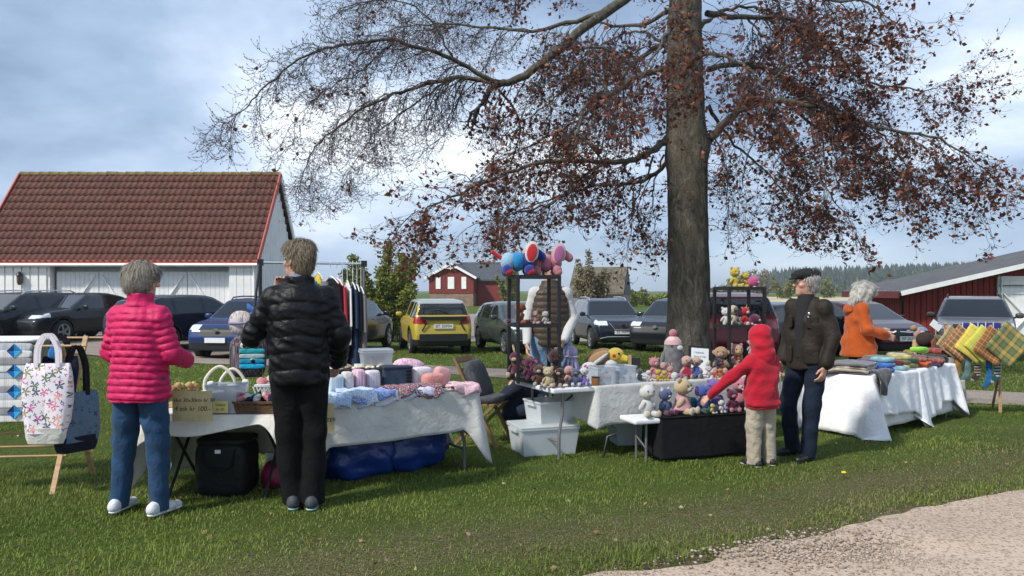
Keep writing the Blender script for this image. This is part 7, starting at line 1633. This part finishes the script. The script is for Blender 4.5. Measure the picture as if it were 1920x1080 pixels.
hair(j, hair_mat('cropped white hair', (.30, .28, .25), (.52, .50, .47)), [((0, -.025, .022), (.081, .098, .088)), ((0, -.05, -.03), (.068, .056, .05))], FACECUT+[((0, .10, .0), (.13, .105, .13)), ((.085, .02, -.03), (.03, .04, .05)), ((-.085, .02, -.03), (.03, .04, .05))], .001)
q, H, rot = j['q'], j['H'], j['rot']; F = SDF(j['head']-.2*q, j['head']+.22*q, .0075)
F.ell(H(0, -.018, .062), vv(.094, .118, .062)*q, .02, rot); F.ell(H(0, .035, .070), vv(.088, .092, .040)*q, .03, rot); F.ell(H(0, .105, .045), vv(.064, .05, .012)*q, .015, (rot[0]-.25, 0, rot[2])); F.wrinkle(.0012, 90); F.build('flat_cap', mat('black tweed', (.010, .010, .011), .95, .3, 120, .4, 220), j['t'])
gl = MB()
for s_ in (-1, 1): gl.tube([H(s_*.031+.020*math.cos(a), .112, .012+.015*math.sin(a)) for a in np.linspace(0, 2*PI, 13)], .0018, 5, False); gl.tube([H(s_*.052, .11, .016), H(s_*.080, -.0, .008)], .0018, 5)
gl.build('glasses', M_DKST, j['t'])
# ---- woman in the orange jacket
x0 = gat(1610, 9.62); j = person('woman with white wavy hair in a burnt orange jacket behind the knitwear table', (x0.x, x0.y, x0.z), R(-8), .945, dict(er=(.245, .04, 1.10), wr=(.17, .29, 1.02), el=(-.24, .03, 1.10), wl=(-.06, .31, 1.05), head=(0, .055, 1.575), neck=(0, .015, 1.43)), 1.02, R(18), R(-16))
OR = cloth('burnt orange cotton', (.40, .070, .006), 300, 8, .14, .75)
jacket(j, OR, [(.74, 0, .0, .225, .215), (.78, 0, .0, .23, .22), (.95, 0, 0, .215, .198), (1.15, 0, .0, .195, .165), (1.30, 0, -.005, .175, .14), (1.37, 0, -.005, .125, .11), (1.42, 0, 0, .09, .09)], (.080, .076, .060), wr=.0075, wf=38, collar=(1.35, 1.46, .105, .095, -.005))
Fh = SDF(vv(-.2, -.3, 1.15)*.945, vv(.2, .12, 1.55)*.945, .009); Fh.ell(vv(0, -.115, 1.355)*.945, vv(.115, .075, .075)*.945, .03); Fh.wrinkle(.004, 60); Fh.build('hood', OR, j['t'])
trousers(j, denim('dark trousers', (.012, .014, .02)), (.11, .085, .07)); shoes(j, mat('black leather shoe', (0, 0, 0)), mat('black sole', (0, 0, 0)))
hair(j, hair_mat('white wavy hair', (.42, .40, .35), (.72, .70, .65)), [((0, -.018, .034), (.092, .106, .098)), ((0, -.065, -.04), (.085, .066, .09)), ((0, .02, .08), (.09, .09, .06)), ((.07, -.01, -.03), (.04, .07, .09)), ((-.07, -.01, -.03), (.04, .07, .09)), ((0, -.09, -.12), (.07, .05, .06))], [((0, .125, -.04), (.075, .075, .11))], .0075, 75, L=.07, ns=9000)
ph = MB().box((0, 0, 0), (.07, .012, .14)).build('phone', M_PL, None, .004, loc=x0+Vector((.34, -.12, .985)), rot=(R(60), 0, R(70))); tag(ph, 'white phone held by the woman in the orange jacket', 'phone')
# ---- stallholder behind the shelf
x0 = gat(1032, 8.12); j = person('stallholder in a brown quilted vest, white sleeves and light jeans behind the black shelf', (x0.x, x0.y, 0), CAMF, 1.10, dict(sr=(.145, 0, 1.34), sl=(-.145, 0, 1.34), er=(.225, .0, 1.10), wr=(.225, .16, .86), el=(-.215, .0, 1.10), wl=(-.115, .20, .90)), .96, 0, R(-14))
jacket(j, cloth('off white knit', (.52, .52, .50), 200, 10, .1), [(.86, 0, 0, .14, .105), (1.2, 0, 0, .145, .105), (1.34, 0, 0, .13, .09), (1.42, 0, 0, .08, .075)], (.056, .052, .038), name='shirt', wr=.0016, wf=38)
jacket(j, puffer('brown down vest', (.058, .042, .030), .45), [(.83, 0, 0, .172, .135), (.86, 0, 0, .180, .140), (1.0, 0, 0, .180, .135), (1.2, 0, 0, .182, .13), (1.34, 0, 0, .160, .11), (1.42, 0, 0, .09, .085)], (.001, .001, .001), name='vest', quilt=(.066, .011, 0), sleeves='', collar=(1.37, 1.46, .095, .085, .0))
trousers(j, denim('light blue jeans', (.17, .27, .40)), (.112, .09, .075)); shoes(j, mat('white leather', (0, 0, 0)), mat('white rubber', (0, 0, 0)))
hair(j, hair_mat('brown hair', (.05, .03, .02), (.14, .09, .05)), [((0, -.022, .040), (.090, .108, .102)), ((0, -.06, -.03), (.085, .06, .11))], FACECUT)
# ---- child sitting under the table's edge
x0 = gat(968, 7.86); j = person('child in navy clothes sitting low behind the plush table by the wooden chair', (x0.x, x0.y, 0), R(-22), .72, dict(pel=(0, -.05, .36), che=(0, .06, .66), neck=(0, .11, .80), head=(0, .17, .93), sr=(.16, .09, .76), sl=(-.16, .09, .76), er=(.27, -.10, .60), wr=(.20, -.04, .72), el=(-.22, .2, .60), wl=(-.12, .36, .56), hr=(.09, -.03, .34), hl=(-.09, -.03, .34), kr=(.13, .34, .47), kl=(-.11, .33, .46), ar=(.13, .28, .085), al=(-.11, .26, .085)), 1.1, 0, R(-25))
NVY = mat('navy sweatshirt', (.010, .013, .030), .9, .2, 8, .3, 60)
jacket(j, NVY, [(.30, 0, -.06, .19, .16), (.45, 0, -.03, .19, .16), (.62, 0, .05, .185, .15), (.74, 0, .09, .165, .12), (.80, 0, .11, .10, .09)], (.078, .072, .056), wr=.003, wf=45)
trousers(j, denim('navy joggers', (.016, .024, .048)), (.11, .095, .075), .004, 50); shoes(j, mat('white leather', (0, 0, 0)), mat('white rubber', (0, 0, 0)))
hair(j, hair_mat('brown hair ', (.05, .03, .02), (.14, .09, .05)), [((0, -.022, .040), (.090, .108, .102)), ((0, -.05, -.02), (.08, .06, .08))], FACECUT)
# ================================================================ grass blades, stones
rg = np.random.default_rng(3)
def grass_points(n, d0, d1, pw):
    u = rg.random(n); D = (d0**pw+(d1**pw-d0**pw)*u)**(1/pw); X = rg.uniform(-1, 1, n)*(D*.70+1.6); return X, D
def blades(n, d0, d1, pw, hmin, hmax, wid, seed):
    X, Y = grass_points(n, d0, d1, pw); ed_ = edge_d(X, Y); wv = w2(X, Y, 3.)*.10+w2(X*3, Y*3, 2.)*.05
    patch = w2(X, Y, 1.3); worn = np.exp(-((ed_-.75-.25*w2(X, Y, .8))/.42)**2)
    keep = (ed_ > wv+rg.normal(size=n)*.04) & (track_d(X, Y) > .86+.1*w2(X, Y, 2.)) & (rg.random(n) > .34*worn*np.clip(.6+.9*w2(X*2.2, Y*2.2, 2.), 0, 1.6)+.10*np.clip(-patch, 0, 1)) & ~((Y > 19.6) & (X < -7))
    X, Y, ed_, worn, patch = X[keep], Y[keep], ed_[keep], worn[keep], patch[keep]; n = len(X)
    tuft = np.clip(w2(X*4, Y*4, 2.), -1, 1); far = sst(8, 16, Y)
    h = rg.uniform(hmin, hmax, n)*(1+.35*tuft+.25*patch)*(1-.45*worn)*(1+.35*np.exp(-((ed_-.12)/.12)**2)); a = rg.uniform(0, 2*PI, n); lean = rg.uniform(.15, 1.0, n)*h; flat = rg.random(n) < .10+.25*worn; lean = np.where(flat, lean*2.6, lean); h = np.where(flat, h*.35, h)
    Z = gz(X, Y)-.004; dx, dy = np.cos(a), np.sin(a); w = wid*rg.uniform(.7, 1.3, n)*(1+.9*far)
    B = np.stack([X, Y, Z], -1); side = np.stack([-dy, dx, 0*dx], -1)*w[:, None]/2; out = np.stack([dx, dy, 0*dx], -1)
    mid = B+out*(lean*.35)[:, None]+np.stack([0*X, 0*X, h*.62], -1); tip = B+out*lean[:, None]+np.stack([0*X, 0*X, h*rg.uniform(.75, 1, n)], -1)
    V = np.stack([B-side, B+side, mid+side*.75, mid-side*.75, tip], 1).reshape(-1, 3); b0 = np.arange(n)[:, None]*5
    F = np.concatenate([b0+np.array([[0, 1, 2]]), b0+np.array([[0, 2, 3]]), b0+np.array([[3, 2, 4]])], 1).reshape(-1, 3)
    dry = np.clip(.60*worn*rg.uniform(.2, 1.3, n)*np.clip(.7+.6*w2(X*1.7, Y*1.7, 1.8), .1, 1.4)+(rg.random(n) < .05)*.7+flat*rg.uniform(0, .6, n)+.12*np.clip(patch, 0, 1), 0, 1); br = rg.random(n)
    me = mesh_np('grass', V, F)
    for nm, q in (('dry', dry), ('tone', np.clip(br*.7+.25*w2(X, Y, 2.)+.15, 0, 1))): me.attributes.new(nm, 'FLOAT', 'POINT').data.foreach_set('value', np.repeat(q, 5).astype(np.float32))
    return me
def blade_mat():
    m, t, b = base_mat('grass blades'); g = NT(t); tn = g.n('ShaderNodeAttribute', attribute_name='tone').outputs['Fac']; dr = g.n('ShaderNodeAttribute', attribute_name='dry').outputs['Fac']
    c = g.ramp(tn, [(0, (.080, .120, .018)), (.5, (.165, .235, .034)), (1, (.27, .33, .065))]); c = g.mix(dr, c, (.32, .26, .14))
    g.l(c, b.inputs['Base Color']); b.inputs['Roughness'].default_value = .6; b.inputs['Specular IOR Level'].default_value = .25
    ts = g.n('ShaderNodeBsdfTranslucent'); g.l(c, ts.inputs['Color']); mx_ = g.n('ShaderNodeMixShader'); mx_.inputs[0].default_value = .36
    g.l(b.outputs[0], mx_.inputs[1]); g.l(ts.outputs[0], mx_.inputs[2]); g.l(mx_.outputs[0], [q for q in t.nodes if q.type == 'OUTPUT_MATERIAL'][0].inputs[0]); return m
M_BL = blade_mat()
stuff(tag(new_obj('grass', blades(380000, 3.2, 10.5, 1.5, .014, .038, .0050, 1), M_BL), 'short mown grass of the lawn round the stalls', 'grass'))
stuff(tag(new_obj('grass', blades(150000, 10.2, 29, 1.3, .022, .048, .010, 2), M_BL), 'short grass under the parked cars behind the stalls', 'grass'))
# loose stones on the road, thicker in the pothole and along the verge
def stones(n):
    V, F = [], []
    ico = np.array([(0, 0, 1), (.9, 0, .2), (.28, .85, .25), (-.72, .53, .2), (-.72, -.53, .22), (.28, -.85, .2), (0, 0, -.6)]); fc = [(0, 1, 2), (0, 2, 3), (0, 3, 4), (0, 4, 5), (0, 5, 1), (6, 2, 1), (6, 3, 2), (6, 4, 3), (6, 5, 4), (6, 1, 5)]
    Vs = []; k = 0
    while k < n:
        u = rg.random()
        if u < .45: x, y = rg.normal(2.15, .55), rg.normal(4.42, .17); s = rg.uniform(.005, .017)
        elif u < .52:
            s0 = rg.uniform(-1, 9); d = rg.normal(-.03, .10); x, y = .42+.887*s0-.461*d, 4.07+.461*s0+.887*d; s = rg.uniform(.003, .009)
        else: x, y = rg.uniform(-.5, 6.5), rg.uniform(3.1, 7); s = rg.uniform(.003, .010)
        if edge_d(x, y) > .03: continue
        M = np.array(Euler(rg.uniform(0, 6, 3)).to_matrix()); Vs.append((ico*rg.uniform(.7, 1.2, (7, 3))*s)@M.T*np.array([1, 1, .6])+np.array((x, y, .016+s*.1-.03*math.exp(-(((x-2.15)/.55)**2+((y-4.42)/.17)**2))))); k += 1
    V = np.concatenate(Vs); F = (np.arange(n)[:, None, None]*7+np.array(fc)[None]).reshape(-1, 3); return mesh_np('loose_stones', V, F)
def stone_mat():
    m, t, b = base_mat('road stones'); g = NT(t); g.l(g.ramp(g.n('ShaderNodeNewGeometry').outputs['Random Per Island'], [(0, (.21, .16, .12)), (.6, (.33, .26, .205)), (1, (.43, .36, .30))]), b.inputs['Base Color']); b.inputs['Roughness'].default_value = .9; return m
stuff(tag(new_obj('loose_stones', stones(4200), stone_mat()), 'loose stones scattered over the gravel road and its pothole', 'stones'))
# a dandelion and some fallen leaves
dn = thing('dandelion', 'single yellow dandelion in the grass in front of the man', 'flower', gat(1580, 6.15)); MB().tube([(0, 0, 0), (.01, 0, .05)], .003, 5).build('stem', M_BL, dn); ball('flower_head', mat('dandelion yellow', (.70, .48, .02), .8), (.01, 0, .055), (.02, .02, .010), dn)

def litter(n):
    D = rg.uniform(3.6, 9, n); X = rg.uniform(-1, 1, n)*D*.72; k = edge_d(X, D) > -.1; P = np.stack([X, D, gz(X, D)+.022], -1)[k]; return P
stuff(tag(leaf_cloud('fallen_leaves', leaf_mat('withered leaves', [(0, (.13, .065, .03)), (.6, (.22, .13, .06)), (.9, (.34, .26, .15)), (1, (.6, .57, .48))], .1), litter(420), .035, None, .6, 8, .0), 'withered beech leaves and petals scattered on the lawn', 'leaves'))

# ================================================================ the air
hzm = bpy.data.materials.new('pale air'); hzm.use_nodes = True; hn = hzm.node_tree; hn.nodes.clear()
ho_ = hn.nodes.new('ShaderNodeOutputMaterial'); pv = hn.nodes.new('ShaderNodeVolumePrincipled'); pv.inputs['Color'].default_value = (.80, .90, 1, 1); pv.inputs['Density'].default_value = .00030; pv.inputs['Anisotropy'].default_value = .1
hn.links.new(pv.outputs[0], ho_.inputs['Volume'])
stuff(MB().box((0, 3250, 31), (13600, 8200, 76)).build('haze', hzm))
